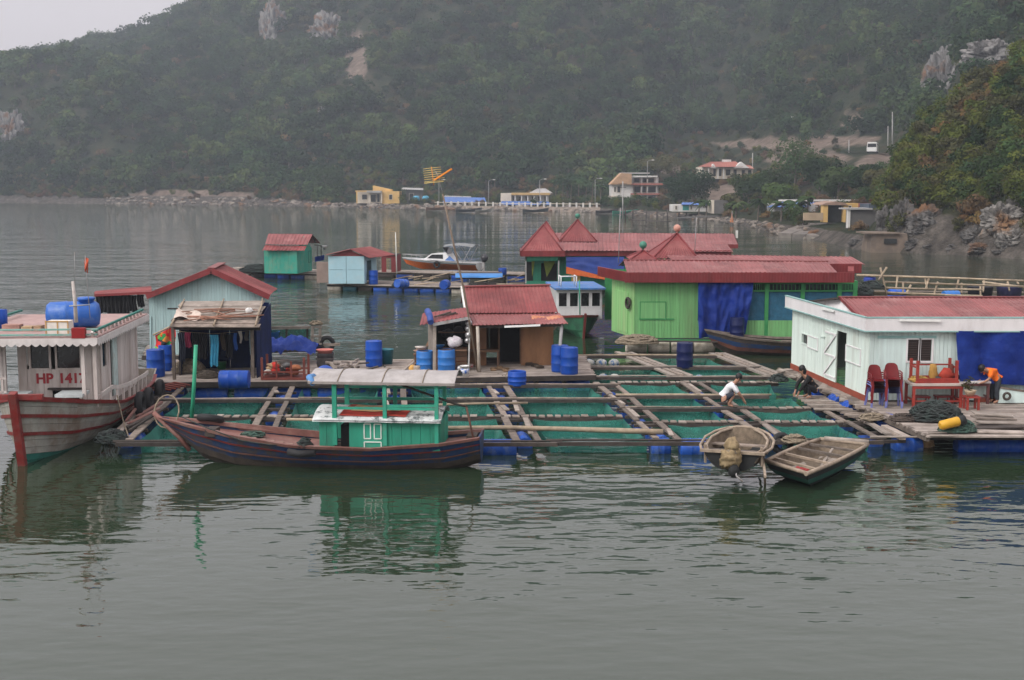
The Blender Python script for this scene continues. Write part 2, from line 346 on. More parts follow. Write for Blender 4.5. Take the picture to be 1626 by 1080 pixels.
# ------------------------------------------------------------------ forest: crowns of many small leaf faces
LEAF = {'dark': leafmat('leaves_dark', (.030, .056, .024)), 'mid': leafmat('leaves_mid', (.054, .088, .032)), 'light': leafmat('leaves_light', (.09, .125, .042)), 'olive': leafmat('leaves_olive', (.075, .075, .032)), 'brown': leafmat('leaves_dry', (.14, .095, .05)), 'rust': leafmat('leaves_rust', (.17, .105, .045)),
        'vivid': leafmat('leaves_vivid', (.095, .115, .026))}
BARK = mat('bark', (.12, .095, .075), .9, .3, 3)
def crown_mesh(name, mt, rx, rz, n, leaf, lumps=6, seed=0, trunk=True, zbase=None):
    rg = random.Random(seed); vs = []; fs = []
    zc = rz * 1.0 if zbase is None else zbase
    cs = [(Vector((rg.uniform(-.55, .55) * rx, rg.uniform(-.55, .55) * rx, zc + rg.uniform(-.45, .55) * rz)), rg.uniform(.4, .7)) for _ in range(lumps)]
    for _ in range(n):
        c, k = rg.choice(cs); d = Vector((rg.gauss(0, 1), rg.gauss(0, 1), rg.gauss(0, 1) + .25)).normalized(); r = rg.random() ** .35
        p = c + Vector((d.x * rx * k, d.y * rx * k, d.z * rz * k)) * r
        nn = (d + Vector((rg.uniform(-.8, .8), rg.uniform(-.8, .8), rg.uniform(-.3, 1)))).normalized(); a = nn.orthogonal().normalized(); b = nn.cross(a); th = rg.uniform(0, 6.28); a, b = a * cos(th) + b * sin(th), b * cos(th) - a * sin(th)
        l = leaf * rg.uniform(.6, 1.4); i = len(vs); vs += [p - a * l * .5 - b * l * .3, p + a * l * .1 - b * l * .45, p + a * l * .6 + b * l * .05, p - a * l * .05 + b * l * .45]; fs.append((i, i + 1, i + 2, i + 3))
    me = bpy.data.meshes.new(name); me.from_pydata(vs, [], fs); me.materials.append(mt); me.update()
    if trunk:
        bm = bmesh.new(); bm.from_mesh(me); k0 = len(bm.faces)
        t = MB(); t.tube([(0, 0, -1.5), (rx * .04, 0, zc * .5), (0, rx * .05, zc)], rx * .06, 5, False, rx * .03)
        for c, k in cs[:3]: t.tube([(0, 0, zc * .45), c], rx * .03, 4, False, rx * .012)
        vv = [bm.verts.new(p) for p in t.v]
        for f in t.f: bm.faces.new([vv[i] for i in f]).material_index = 1
        bm.to_mesh(me); bm.free(); me.materials.append(BARK)
    return me
def scatter(name, pts, meshes, seed=1, crowns_label=None):
    "stuff: one object whose geometry nodes set crowns on its points"
    coll = bpy.data.collections.new(name + '_crowns')
    for i, me in enumerate(meshes): coll.objects.link(bpy.data.objects.new('%s_crown_%02d' % (name, i), me))
    me = bpy.data.meshes.new(name); me.from_pydata([p[0] for p in pts], [], [])
    for an, ty, k in (('size', 'FLOAT', 1), ('turn', 'FLOAT', 2), ('variety', 'INT', 3)):
        a = me.attributes.new(an, ty, 'POINT'); a.data.foreach_set('value', [p[k] for p in pts])
    o = bpy.data.objects.new(name, me); COL.objects.link(o); stuff(o)
    g = bpy.data.node_groups.new(name, 'GeometryNodeTree'); g.interface.new_socket('Geometry', in_out='INPUT', socket_type='NodeSocketGeometry'); g.interface.new_socket('Geometry', in_out='OUTPUT', socket_type='NodeSocketGeometry')
    L = g.links.new; gi = g.nodes.new('NodeGroupInput'); go = g.nodes.new('NodeGroupOutput'); ip = g.nodes.new('GeometryNodeInstanceOnPoints'); ci = g.nodes.new('GeometryNodeCollectionInfo'); ci.inputs['Collection'].default_value = coll; ci.inputs['Separate Children'].default_value = True; ci.inputs['Reset Children'].default_value = True
    def na(nm, ty): a = g.nodes.new('GeometryNodeInputNamedAttribute'); a.data_type = ty; a.inputs['Name'].default_value = nm; return a.outputs['Attribute']
    cx = g.nodes.new('ShaderNodeCombineXYZ'); L(na('turn', 'FLOAT'), cx.inputs['Z']); e2 = g.nodes.new('FunctionNodeEulerToRotation'); L(cx.outputs[0], e2.inputs[0])
    L(gi.outputs[0], ip.inputs['Points']); L(ci.outputs[0], ip.inputs['Instance']); ip.inputs['Pick Instance'].default_value = True; L(na('variety', 'INT'), ip.inputs['Instance Index']); L(e2.outputs[0], ip.inputs['Rotation']); L(na('size', 'FLOAT'), ip.inputs['Scale']); L(ip.outputs[0], go.inputs[0])
    o.modifiers.new('scatter', 'NODES').node_group = g
    return o
FAR = []      # crown varieties of the far slope
for i, (k, rx, rz) in enumerate([('dark', 3, 2.6), ('dark', 2.4, 2.2), ('mid', 3, 2.8), ('mid', 2.2, 2.6), ('olive', 2.4, 1.9), ('light', 2.4, 2.4), ('brown', 2, 1.4), ('dark', 3.4, 2.4), ('mid', 1.9, 3.6), ('light', 1.7, 3.2)]):
    FAR.append(crown_mesh('far_crown', LEAF[k], rx, rz, 300, .62, 7, i, i % 3 == 2))
CLIFFS = [(432, 55, 22, 48), (520, 60, 34, 36), (488, 75, 14, 14), (15, 215, 26, 32), (515, 188, 16, 16), (1506, 136, 38, 62), (1580, 92, 50, 30), (1252, 193, 14, 10)]
def cliffy(u, v): return any(((u - a) / w) ** 2 + ((v - b) / h) ** 2 < .42 for a, b, w, h in CLIFFS)
rg = random.Random(3); pts = []
while len(pts) < 24000:
    y = rg.uniform(205, 800); ub = rg.uniform(-350, 1950); x = (ub - CX) / F * y * .9925
    if rg.random() > y / 800: continue
    of = y - shore_y(ub)
    if of < 9: continue
    z = ground(x, y); u, v = proj((x, y, z))
    if cliffy(u, v): continue
    if 540 < ub < 1430 and of < 58: continue
    if 1040 < ub < 1440 and v > 214 and of < 205: continue
    if ub > 1440 and of < 75: continue
    if ub > 1430 and of < 135 and rg.random() < .5: continue
    br = max((1 - ((u - a) / w) ** 2 - ((v - b) / h) ** 2) for a, b, w, h in BARE)
    if br > 0 and rg.random() < .75: continue
    n = noise.noise(Vector((x, y, z)) / 45); n2 = noise.noise(Vector((x, y, z)) / 20 + Vector((50, 0, 0)))
    if n < -.28 and rg.random() < .45: kind = rg.choice([6, 4, 6, 4, 1])
    elif 1080 < u < 1420 and v > 60 and n2 > -.2: kind = rg.choice([2, 8, 9, 8, 3, 2, 8, 0])
    elif n2 > .12: kind = rg.choice([2, 3, 5, 2, 5])
    else: kind = rg.choice([0, 1, 7, 0, 2, 4, 4, 6, 7])
    pts.append(((x, y, z - .5), (.65 + 1.1 * rg.random() ** 2.2) * (.75 if kind in (4, 6) else 1), rg.uniform(0, 6.28), kind))
scatter('forest', pts, FAR)
# ridge trees that stand out against the sky
# nearer brush on the headland
NEAR = []
for i, (k, rx, rz) in enumerate([('vivid', 1.5, 1.3), ('mid', 1.7, 1.4), ('vivid', 1.2, 1.2), ('dark', 1.6, 1.3), ('olive', 1.3, 1.1), ('rust', 1.2, .9), ('brown', 1.3, 1.0)]):
    NEAR.append(crown_mesh('near_crown', LEAF[k], rx, rz, 620, .24, 7, 40 + i))
ROCKS = [(1592, 355, 42, 36), (1465, 352, 38, 26), (1395, 352, 18, 36)]
pts = []; rg = random.Random(5)
while len(pts) < 2600:
    ub = rg.uniform(1396, 2000); of = rg.uniform(2, 72); y = shore_y(ub) + of; x = (ub - CX) / F * y * .9925; z = ground(x, y); u, v = proj((x, y, z))
    if any(((u - a) / w) ** 2 + ((v - b) / h) ** 2 < .85 for a, b, w, h in ROCKS): continue
    if z < 1.2: continue
    n = noise.noise(Vector((x, y, z)) / 7)
    kind = rg.choice([5, 5, 6, 4]) if n > .24 else rg.choice([0, 1, 2, 4, 0, 3, 2, 4])
    if rg.random() < .05: kind = 5
    pts.append(((x, y, z - .3), rg.uniform(.55, 1.2), rg.uniform(0, 6.28), kind))
scatter('headland_brush', pts, NEAR)
# low brush along the village shore and on the dirt banks
pts = []; rg = random.Random(6)
while len(pts) < 2200:
    ub = rg.uniform(-100, 1430); of = rg.uniform(3, 200) if ub > 1000 else rg.uniform(5, 20) if ub < 540 else rg.uniform(14, 70)
    y = shore_y(ub) + of; x = (ub - CX) / F * y * .9925; z = ground(x, y); u, v = proj((x, y, z))
    if ub > 540 and (of < 9): continue
    br = max((1 - ((u - a) / w) ** 2 - ((v - b) / h) ** 2) for a, b, w, h in BARE)
    if br > .25 and rg.random() < .8: continue
    n = noise.noise(Vector((x, y, z)) / 14); kind = rg.choice([4, 5, 6, 6]) if n > .2 else rg.choice([0, 1, 3, 4, 6])
    if 1000 < ub < 1400 and of < 60 and rg.random() < .6 or 1330 < ub < 1460 and 125 < of < 205: continue
    pts.append(((x, y, z - .2), rg.uniform(.5, 1.1), rg.uniform(0, 6.28), kind))
scatter('shore_brush', pts, NEAR)

# ------------------------------------------------------------------ limestone cliffs and boulders
def rockmat(name, dark, light, rust=(.2, .11, .06), sc=1.0, stretch=3.0):
    m = bpy.data.materials.new(name); m.use_nodes = True; nt = m.node_tree; nt.nodes.clear(); L = nt.links.new
    out = _n(nt, 'ShaderNodeOutputMaterial'); bs = _n(nt, 'ShaderNodeBsdfPrincipled'); L(bs.outputs[0], out.inputs[0]); bs.inputs['Roughness'].default_value = .9; bs.inputs['Specular IOR Level'].default_value = .2
    pos = _n(nt, 'ShaderNodeNewGeometry').outputs['Position']; mp = _n(nt, 'ShaderNodeMapping'); mp.inputs['Scale'].default_value = (1, 1, 1 / stretch); L(pos, mp.inputs['Vector'])
    z = _n(nt, 'ShaderNodeTexNoise'); z.inputs['Scale'].default_value = sc; z.inputs['Detail'].default_value = 9; z.inputs['Roughness'].default_value = .72; L(mp.outputs[0], z.inputs['Vector'])
    r = _n(nt, 'ShaderNodeValToRGB'); L(z.outputs[0], r.inputs[0]); e = r.color_ramp.elements; e.new(.5); e.new(.6)
    for k, (p, c) in enumerate([(.34, dark), (.46, tuple((a + b) / 2 for a, b in zip(dark, light))), (.55, light), (.66, tuple(min(1, c * 1.25) for c in light))]): e[k].position = p; e[k].color = (*c, 1)
    z2 = _n(nt, 'ShaderNodeTexNoise'); z2.inputs['Scale'].default_value = sc * .4; z2.inputs['Detail'].default_value = 6; L(pos, z2.inputs['Vector'])
    mr = _n(nt, 'ShaderNodeMapRange'); mr.inputs['From Min'].default_value = .54; mr.inputs['From Max'].default_value = .66; L(z2.outputs[0], mr.inputs['Value'])
    k = _n(nt, 'ShaderNodeMix', data_type='RGBA'); L(mr.outputs[0], k.inputs['Factor']); L(r.outputs[0], k.inputs['A']); k.inputs['B'].default_value = (*rust, 1); L(k.outputs['Result'], bs.inputs['Base Color'])
    b = _n(nt, 'ShaderNodeBump'); b.inputs['Distance'].default_value = .5 / sc; L(z.outputs[0], b.inputs['Height']); L(b.outputs[0], bs.inputs['Normal'])
    return m
CLIFFM = rockmat('limestone_far', (.022, .022, .022), (.24, .23, .22), sc=.55, stretch=4)
ROCKM = rockmat('limestone_near', (.028, .027, .026), (.15, .143, .135), sc=.8, stretch=1.5)
ROCKL = rockmat('limestone_pale', (.045, .043, .041), (.25, .235, .215), (.26, .15, .08), sc=.9, stretch=1.5)
def rock(c, r, seed, n=26, m=18, nz=.55):
    n, m = int(n * 1.5), int(m * 1.5)
    mb = MB(); c = Vector(c); vs = []
    for j in range(m + 1):
        for i in range(n):
            t = pi * j / m; a = 2 * pi * i / n; d = Vector((sin(t) * cos(a), sin(t) * sin(a), cos(t)))
            q = d * 1.4 + Vector((seed * 5.3, seed * 2.9, seed))
            k = 1 + nz * (.6 * noise.noise(q) + .55 * abs(noise.noise(q * 2.1)) - .2 + .3 * noise.noise(q * 4.3)) + .12 * noise.noise(Vector((q.x * 8, q.y * 8, q.z * 3)))
            dv = noise.voronoi(Vector((q.x * 1.7, q.y * 1.7, q.z * 1.1)))[0]; k += .22 * (dv[0] - .4) * -1 - .2 * math.exp(-14 * (dv[1] - dv[0]))
            vs.append(c + Vector((d.x * r[0], d.y * r[1], d.z * r[2])) * k)
    mb.add(vs, [(j * n + i, (j + 1) * n + i, (j + 1) * n + (i + 1) % n, j * n + (i + 1) % n) for j in range(m) for i in range(n)], False)
    return mb
for k, (u, v, w_, h_) in enumerate(CLIFFS[:7]):
    p = hit(u, v, 230)
    if not p: continue
    s = p.y / F
    mb = rock(p + Vector((0, w_ * s * .25, 0)), (w_ * s * 1.0, w_ * s * .7, h_ * s * 1.05), k + 2, 40, 34, .5)
    struct(mb.build('limestone_cliff', CLIFFM))
# ------------------------------------------------------------------ materials of the floating village
WOOD = mat('weathered_plank', (.19, .155, .128), .85, .4, 5, (.10, .085, .07), .35, 3, bump=.01, bscale=14, rand=.38)
WOODD = mat('wet_shaded_timber', (.045, .036, .031), .75, .4, 4, (.1, .082, .065), .25, 3, bump=.01, rand=.3)  # wet dark wood, deepened in colour for the shadow under the planks
WOODL = mat('pale_plank', (.29, .25, .215), .85, .3, 4, (.2, .17, .14), .35, 2.5, rand=.22)
DECKW = mat('deck_board', (.31, .265, .23), .85, .25, 3, (.16, .13, .105), .4, 2, rand=.28)
BAMBOO = mat('bamboo', (.33, .26, .18), .6, .3, 3, (.14, .11, .08), .3, 4, rand=.25)
ROOF = mat('red_roof_sheet', (.205, .046, .046), .6, .28, 1.2, (.30, .11, .1), .3, .8, streak=1, rand=.2)
ROOFP = mat('faded_roof_sheet', (.22, .07, .068), .6, .24, 1.2, (.32, .16, .15), .3, 1.1, rand=.15)
ROOFD = mat('red_fascia', (.19, .028, .03), .55, .2, 2, (.1, .02, .02), .3, 2, streak=4)
BLUE = mat('blue_drum_plastic', (.007, .055, .31), .42, .16, 2.5, (.05, .12, .28), .28, 5, streak=2, rand=.15, spec=.25)
BLUEB = mat('bright_blue_plastic', (.022, .15, .46), .4, .14, 2.5, (.12, .2, .36), .2, 5)
NAVY = mat('navy_drum_plastic', (.006, .012, .065), .4, .15, 3, spec=.25)
FLOATB = mat('float_plastic', (.015, .08, .38), .45, .25, 2.5, (.16, .22, .3), .3, 4, rand=.2, spec=.25)
FOAM = mat('weathered_foam', (.55, .5, .42), .9, .2, 4, (.25, .2, .14), .4, 4)
TARP = mat('blue_tarp', (.008, .024, .165), .5, .25, 1.6, (.014, .045, .25), .4, 1.2, bump=.12, bscale=2.6, spec=.12)
RUBBER = mat('tyre_rubber', (.014, .014, .015), .7, .3, 8)
ROPE = mat('rope', (.22, .18, .13), .95, .4, 12)
ROPED = mat('dark_net_rope', (.03, .035, .034), .95, .5, 9, (.05, .08, .07), .4, 5)
ROPEG = mat('green_net_rope', (.05, .10, .08), .95, .5, 12, (.09, .1, .07), .4, 8)
WHITE = mat('white_paint', (.68, .69, .66), .6, .1, 3, (.42, .38, .33), .3, 2.5, streak=4)
STEEL = mat('galvanised_pole', (.33, .33, .33), .5, .2, 6, (.2, .13, .09), .3, 6)
def netmat(name, col, a):
    m = mat(name, col, .7, .25, 3.0, tuple(c * .5 for c in col), .3, 2.0); b = m.node_tree.nodes.get('Principled BSDF'); b.inputs['Alpha'].default_value = a; return m
NET = netmat('green_netting', (.02, .17, .13), .72)
PENW = water_material('pen_water_over_net', (.012, .085, .068))

# ------------------------------------------------------------------ shared small builders
def drum_proto(mt, r=.285, h=.88, lid=True, open_top=False):
    root = bpy.data.objects.new('plastic_drum', None); COL.objects.link(root)
    b = MB(); pr = [(r * .93, 0), (r * .99, .03 * h), (r, .1 * h), (r, .3 * h), (r * 1.035, .32 * h), (r * 1.035, .345 * h), (r, .365 * h), (r, .63 * h), (r * 1.035, .65 * h), (r * 1.035, .675 * h), (r, .70 * h), (r * .995, .93 * h), (r * .96, .985 * h), (r * .93, h)]
    if open_top: pr += [(r * .88, h), (r * .9, .9 * h), (r * .9, .5 * h), (0.001, .45 * h)]
    b.lathe(pr, 20); b.build('drum_body', mt, root)
    if not open_top:
        l = MB(); l.lathe([(r * .97, h * .965), (r * .98, h * .995), (r * .9, h * 1.005), (r * .86, h * .985), (.001, h * .985)], 20); l.lathe([(.045, h * .98), (.045, h * 1.02), (.001, h * 1.02)], 8, (r * .55, 0, 0)); l.build('lid', mt, root)
    return root
DR = {}
def drum(p, label, kind='blue', tilt=None, sc=1.0, rz=0, group='plastic drums', h=.88, r=.285, open_top=False):
    key = (kind, h, r, open_top)
    if key not in DR: DR[key] = [drum_proto({'blue': BLUE, 'bright': BLUEB, 'navy': NAVY, 'float': FLOATB}[kind], r, h, open_top=open_top), False]
    pr = DR[key]
    o = pr[0] if not pr[1] else copy_tree(pr[0]); pr[1] = True
    o.location = p; o.scale = (sc, sc, sc); o.rotation_euler = tilt or (0, 0, rz)
    tag(o, label, 'drum', group); return o
PLANKS = []
def plank_mesh(k):
    while len(PLANKS) <= k:
        b = MB(); i = len(PLANKS); e = .03
        def c(x, y, z): return (x + .012 * noise.noise(Vector((x * 3 + i, y, z + i))), y + .05 * noise.noise(Vector((x, y * 2 + i * 3, i))), z)
        b.hexa([c(-.5, -.5, -.5), c(.5, -.5, -.5), c(.5, .5, -.5), c(-.5, .5, -.5), c(-.5, -.5, .5), c(.5, -.5, .5), c(.5, .5, .5), c(-.5, .5, .5)])
        me = bpy.data.meshes.new('plank'); me.from_pydata(b.v, [], b.f); me.update(); PLANKS.append(me)
    return PLANKS[k]
PM = {}
def plank(a, b, w, h, mt, parent, name='plank', roll=0):
    "one board from a to b (centre lines)"
    a, b = Vector(a), Vector(b); k = random.randrange(6); key = (k, mt.name)
    if key not in PM:
        me = plank_mesh(k).copy(); me.materials.append(mt); PM[key] = me
    o = bpy.data.objects.new(name, PM[key]); COL.objects.link(o); d = b - a
    put(o, (a + b) / 2, parent); o.rotation_euler = (Matrix.Rotation(math.atan2(d.y, d.x), 3, 'Z') @ Matrix.Rotation(-math.atan2(d.z, math.hypot(d.x, d.y)), 3, 'Y') @ Matrix.Rotation(roll, 3, 'X')).to_euler()
    o.scale = (d.length, w, h); return o
def pole(a, b, r, mt, parent, name='pole', bend=.02, n=7):
    a, b = Vector(a), Vector(b); L_ = (b - a).length; sd = rnd(0, 90)
    pts = [a + (b - a) * t + Vector((noise.noise(Vector((t * 2, sd, 0))), noise.noise(Vector((t * 2, sd, 5))), noise.noise(Vector((t * 2, sd, 9))))) * bend * L_ * sin(pi * t) for t in [i / 6 for i in range(7)]]
    return MB().tube(pts, r * 1.1, n, True, r * .85).build(name, mt, parent)
def corr(mb, A, B, C, D, wl=.16, amp=.02, rows=1, th=.012):
    "ribbed sheet: eave A-B, ridge D-C, ribs run up the slope"
    A, B, C, D = map(Vector, (A, B, C, D)); n = max(4, int((B - A).length / wl)); nn = (B - A).cross(D - A).normalized()
    if nn.z < 0: nn = -nn
    prof = [(0, 0), (.25, 0), (.38, 1), (.62, 1), (.75, 0)]
    ts = [((i + p) / n, q) for i in range(n) for p, q in prof] + [(1.0, 0)]
    top = []; bot = []
    for r in range(rows + 1):
        k = r / rows
        for t, q in ts:
            p = (A + (B - A) * t) * (1 - k) + (D + (C - D) * t) * k + nn * (amp * q); top.append(p); bot.append(p - nn * th)
    w_ = len(ts); N = len(top); fs = []
    for r in range(rows):
        for i in range(w_ - 1):
            a = r * w_ + i; fs.append((a, a + 1, a + 1 + w_, a + w_)); fs.append((N + a, N + a + w_, N + a + 1 + w_, N + a + 1))
    for i in range(w_ - 1): fs.append((i, N + i, N + i + 1, i + 1)); a = rows * w_ + i; fs.append((a, a + 1, N + a + 1, N + a))
    for r in range(rows): a = r * w_; fs.append((a, a + w_, N + a + w_, N + a)); a = r * w_ + w_ - 1; fs.append((a, N + a, N + a + w_, a + w_))
    return mb.add(top + bot, fs)
class Corr:
    "slope laid with overlapping ribbed sheets, each a sub-part"
    def __init__(s, A, B, C, D, wl=.16, amp=.02): s.c = [Vector(p) for p in (A, B, C, D)]; s.wl, s.amp = wl, amp
    def build(s, name, mt, parent, label=None):
        A, B, C, D = s.c; e = empty(name, (A + B + C + D) / 4, parent); n = max(1, round((B - A).length / .95)); up = (D - A).normalized()
        if label: e['label'] = label
        for i in range(n):
            t0, t1 = i / n, (i + 1) / n; j = up * rnd(-.035, .02); z = V(0, 0, .006 * (i % 2) + rnd(0, .008))
            corr(MB(), A + (B - A) * t0 + j + z, A + (B - A) * t1 + j + z, D + (C - D) * t1 + z, D + (C - D) * t0 + z, s.wl, s.amp).build('roof_sheet', mt, e)
        return e
def bwall(A, B, z0, z1, bw=.12, th=.04, op=(), gap=.007, mb=None, seed=0):
    "wall of upright boards from A to B; op: openings (s0, s1, z0, z1) in metres along the wall"
    mb = mb or MB(); A, B = Vector(A), Vector(B); d = (B - A); d.z = 0; L_ = d.length; d.normalize(); nn = Vector((d.y, -d.x, 0)); n = max(1, round(L_ / bw)); rg = random.Random(seed + int(L_ * 100))
    for i in range(n):
        s0, s1 = L_ * i / n + gap / 2, L_ * (i + 1) / n - gap / 2; off = rg.uniform(-.006, .006)
        cuts = sorted((o[2], o[3]) for o in op if s1 > o[0] + .01 and s0 < o[1] - .01)
        ta, tb = (z1(s0), z1(s1)) if callable(z1) else (z1, z1); segs = []; z = z0
        for c0, c1 in cuts:
            if c0 > z + .01: segs.append((z, c0, c0))
            z = max(z, c1)
        if max(ta, tb) > z + .01: segs.append((z, max(ta, z + .005), max(tb, z + .005)))
        for a, t0, t1 in segs:
            p0, p1 = A + d * s0, A + d * s1; f = nn * (th / 2 + off); g = -nn * (th / 2)
            def q(p, zz, e): return Vector((p.x, p.y, zz)) + e
            mb.hexa([q(p0, a, f), q(p1, a, f), q(p1, a, g), q(p0, a, g), q(p0, t0, f), q(p1, t1, f), q(p1, t1, g), q(p0, t0, g)])
    return mb
def drape(fn, nu, nv, th=.015):
    mb = MB(); mb.grid(nu, nv, fn); return mb
def tyre(c, axis, R, r, name, label, group=None, mt=RUBBER):
    mb = MB(); Q = Vector(axis).to_track_quat('Z', 'Y'); c = Vector(c); N, K = 20, 8
    mb.add([c + Q @ Vector(((R + r * cos(b)) * cos(a), (R + r * cos(b)) * sin(a), r * 1.2 * sin(b))) for a in [2 * pi * i / N for i in range(N)] for b in [2 * pi * j / K for j in range(K)]], [(i * K + j, ((i + 1) % N) * K + j, ((i + 1) % N) * K + (j + 1) % K, i * K + (j + 1) % K) for i in range(N) for j in range(K)], True)
    return tag(mb.build(name, mt), label, 'tyre', group)
def heap(c, r, n, rad, mt, name, label, cat, seed=0, length=1.2, zmax=1.0):
    "tangle of rope or net: many loops in a lump on a core"
    rg = random.Random(seed); c = Vector(c); r = Vector(r); mb = MB(); mb.blob(c + Vector((0, 0, r.z * .3)), (r.x * .86, r.y * .86, r.z * .62), .4, 1.6, 18, 10, seed, flat=-r.z * .3)
    for i in range(n):
        a = rg.uniform(0, 6.28); pts = []; k = rg.uniform(.1, 1.0); el = rg.uniform(.1, 1.4); da = rg.uniform(-.6, .6); de = rg.uniform(-.35, .35)
        for t in range(7):
            pts.append(c + Vector((cos(a) * cos(el) * r.x, sin(a) * cos(el) * r.y, max(.015, abs(sin(el)) * r.z * .96 + .04))) * 1.0 + Vector((rg.uniform(-.03, .03), rg.uniform(-.03, .03), rg.uniform(-.02, .02)))); a += da * length; el = min(1.5, max(.02, el + de))
        mb.tube(pts, rad * rg.uniform(.7, 1.3), 5, False)
    return tag(mb.build(name, mt), label, cat)

# ------------------------------------------------------------------ fish farm raft
ZR = .36
def uL(u0, v): return 612 + (u0 - 612) * (v - 293) / 407.0
raft = thing('fish_farm_raft', P(812, 650, 0), 'wide plank walkway raft holding green net fish pens', 'fish raft')
W_ = [188, 410, 630, 838, 1062]; RW = [1062, 1238, 1417]
RL = [702, 661, 634, 610]; RR = [700, 670, 648, 628, 607]
def node(u0, v, z=ZR): return P(uL(u0, v), v, z)
def lng_walkway(u0, rows, drums=True):
    wk = empty('walkway', node(u0, rows[0]), raft)
    for v0, v1 in zip(rows, rows[1:]):
        a, b = node(u0, v0), node(u0, v1); d = (b - a); r = Vector((d.y, -d.x, 0)).normalized(); L_ = d.length; un = d.normalized()
        for s in (-1, 1):
            e = rnd(.04, .22); f = rnd(.02, .2)
            plank(a + r * (s * rnd(.24, .3)) + un * e + V(0, 0, rnd(0, .03)), b + r * (s * rnd(.24, .3)) - un * f + V(0, 0, rnd(0, .03)), rnd(.13, .19), .045, WOOD, wk)
            if random.random() < .45: plank(a + r * (s * rnd(.12, .18)) + un * rnd(.3, 1) + V(0, 0, .035), a + r * (s * rnd(.16, .3)) + un * rnd(1.2, L_ - .1) + V(0, 0, .04), rnd(.1, .16), .035, WOODL, wk)
        for t in (.08, .5, .92):
            q = a + d * t - V(0, 0, .06); plank(q - r * .42, q + r * .42, .1, .07, WOODD, wk, 'cross_bearer')
        if drums:
            q = a + d * rnd(.35, .65) + V(0, 0, -.30); b_ = MB(); b_.lathe([(.17, -.42), (.2, -.4), (.2, .4), (.17, .42)], 14, q, axis=un); b_.build('float_drum', FLOATB, wk)
for u0 in W_[:4]: lng_walkway(u0, RL)
lng_walkway(1062, RR); lng_walkway(1238, RR); lng_walkway(1417, RR[:3])
def row_poles(v, ua, ub, parent=raft, mt=BAMBOO, two=True):
    a, b = P(ua, v, ZR + .05), P(ub, v, ZR + .05)
    n = max(1, round((b - a).length / 4.5))
    for i in range(n):
        p, q = a + (b - a) * (i / n), a + (b - a) * ((i + 1) / n)
        pole(p + V(-.2, .03, rnd(0, .04)), q + V(.2, .03, rnd(0, .04)), rnd(.022, .034), random.choice([BAMBOO, WOODL, WOOD]) if mt is BAMBOO else WOODD, parent, 'bamboo_pole', .006)
        if two: plank(p + V(-.1, -.14, -.03), q + V(.1, -.14, -.03), .1, .09, WOODD, parent, 'beam')
def row_planks(v, ua, ub):
    wk = empty('plank_row', P((ua + ub) / 2, v, ZR), raft); a, b = P(ua, v, ZR), P(ub, v, ZR); n = round((b - a).length / .235); d = (b - a) / n
    for e in (-.1, .12): plank(a + V(0, e, -.07), b + V(0, e, -.07), .09, .09, WOODD, wk, 'beam')
    for i in range(n):
        if random.random() < .04: continue
        q = a + d * (i + .5) + V(rnd(-.015, .015), rnd(-.03, .03), rnd(0, .015)); plank(q - V(rnd(-.02, .02), .14, 0), q + V(rnd(-.02, .02), .14, 0), rnd(.15, .215), .03, random.choice([WOOD, WOOD, WOODL]), wk)
ul = lambda u0, v: uL(u0, v)
row_planks(661, ul(188, 661) + 60, ul(630, 661) - 18); row_planks(661, 690, ul(1062, 661) - 30)
row_planks(670, ul(1062, 670) + 8, ul(1238, 670) - 22); row_planks(670, ul(1238, 670) + 22, ul(1417, 670) - 4)
row_planks(648, ul(1238, 648) + 24, ul(1417, 648) - 26); row_planks(607, 980, 1236)
row_poles(634, ul(188, 634) - 25, ul(1062, 634)); row_poles(611, ul(188, 611) - 10, ul(1062, 611) + 12)
row_poles(648, ul(1062, 648), ul(1238, 648) + 20); row_poles(628, ul(1062, 628) + 6, ul(1417, 628) - 60)
row_poles(702, 192, 880, mt=WOODD); row_poles(701, 880, 1180, mt=WOODD); row_poles(699, 1180, 1395, mt=WOODD); row_poles(696, 1395, 1452, two=False)
# the long loose bamboo lying over the front pens
tag(MB().tube([P(690, 680, ZR + .14), P(800, 679, ZR + .12), P(900, 681.5, ZR + .13), P(985, 684, ZR + .13), P(1053, 686, ZR + .13)], .055, 8, True, .075).build('bamboo_pole', BAMBOO), 'long thick bamboo pole lying loose across the front fish pens', 'pole')
tag(MB().tube([P(455, 666, ZR + .1), P(560, 668, ZR + .1), P(640, 667, ZR + .1)], .04, 7).build('bamboo_pole', BAMBOO), 'thin straight bamboo pole lying behind the green boat cabin', 'pole')
tag(MB().tube([P(690, 643, ZR + .12), P(760, 641, ZR + .1), P(838, 640, ZR + .1)], .035, 7).build('bamboo_pole', BAMBOO), 'thin pale bamboo pole lying over the pens below the central hut', 'pole')
def pen(c4, water=True, sag=.10, inset=.16):
    "one net pen: four hanging sides and the netted water inside; c4 = front-left, front-right, back-right, back-left"
    m = sum(c4, Vector()) / 4; c4 = [p + (m - p).normalized() * inset for p in c4]; nt_ = MB()
    for i in range(4):
        a, b = c4[i], c4[(i + 1) % 4]; sd = rnd(0, 50)
        def fn(s, t, a=a, b=b, sd=sd):
            p = a + (b - a) * s; s4 = sin(pi * s); zt = p.z - .02 - sag * (1 - abs(2 * s - 1) ** 3) * (.6 + .5 * noise.noise(Vector((s * 3, sd, 0))))
            k = p + (m - p).normalized() * (.10 * t + .05 * t * noise.noise(Vector((s * 5, sd, t * 2))) + (.12 * s4 * t)); k.z = zt + (-.12 - zt) * t; return k
        nt_.grid(14, 4, fn)
    nt_.build('net', NET, raft)
    if water:
        w = MB(); q = [p + (m - p).normalized() * .03 for p in c4]; w.add([(p.x, p.y, .012) for p in q], [(0, 1, 2, 3)]); w.build('netted_water', PENW, raft)
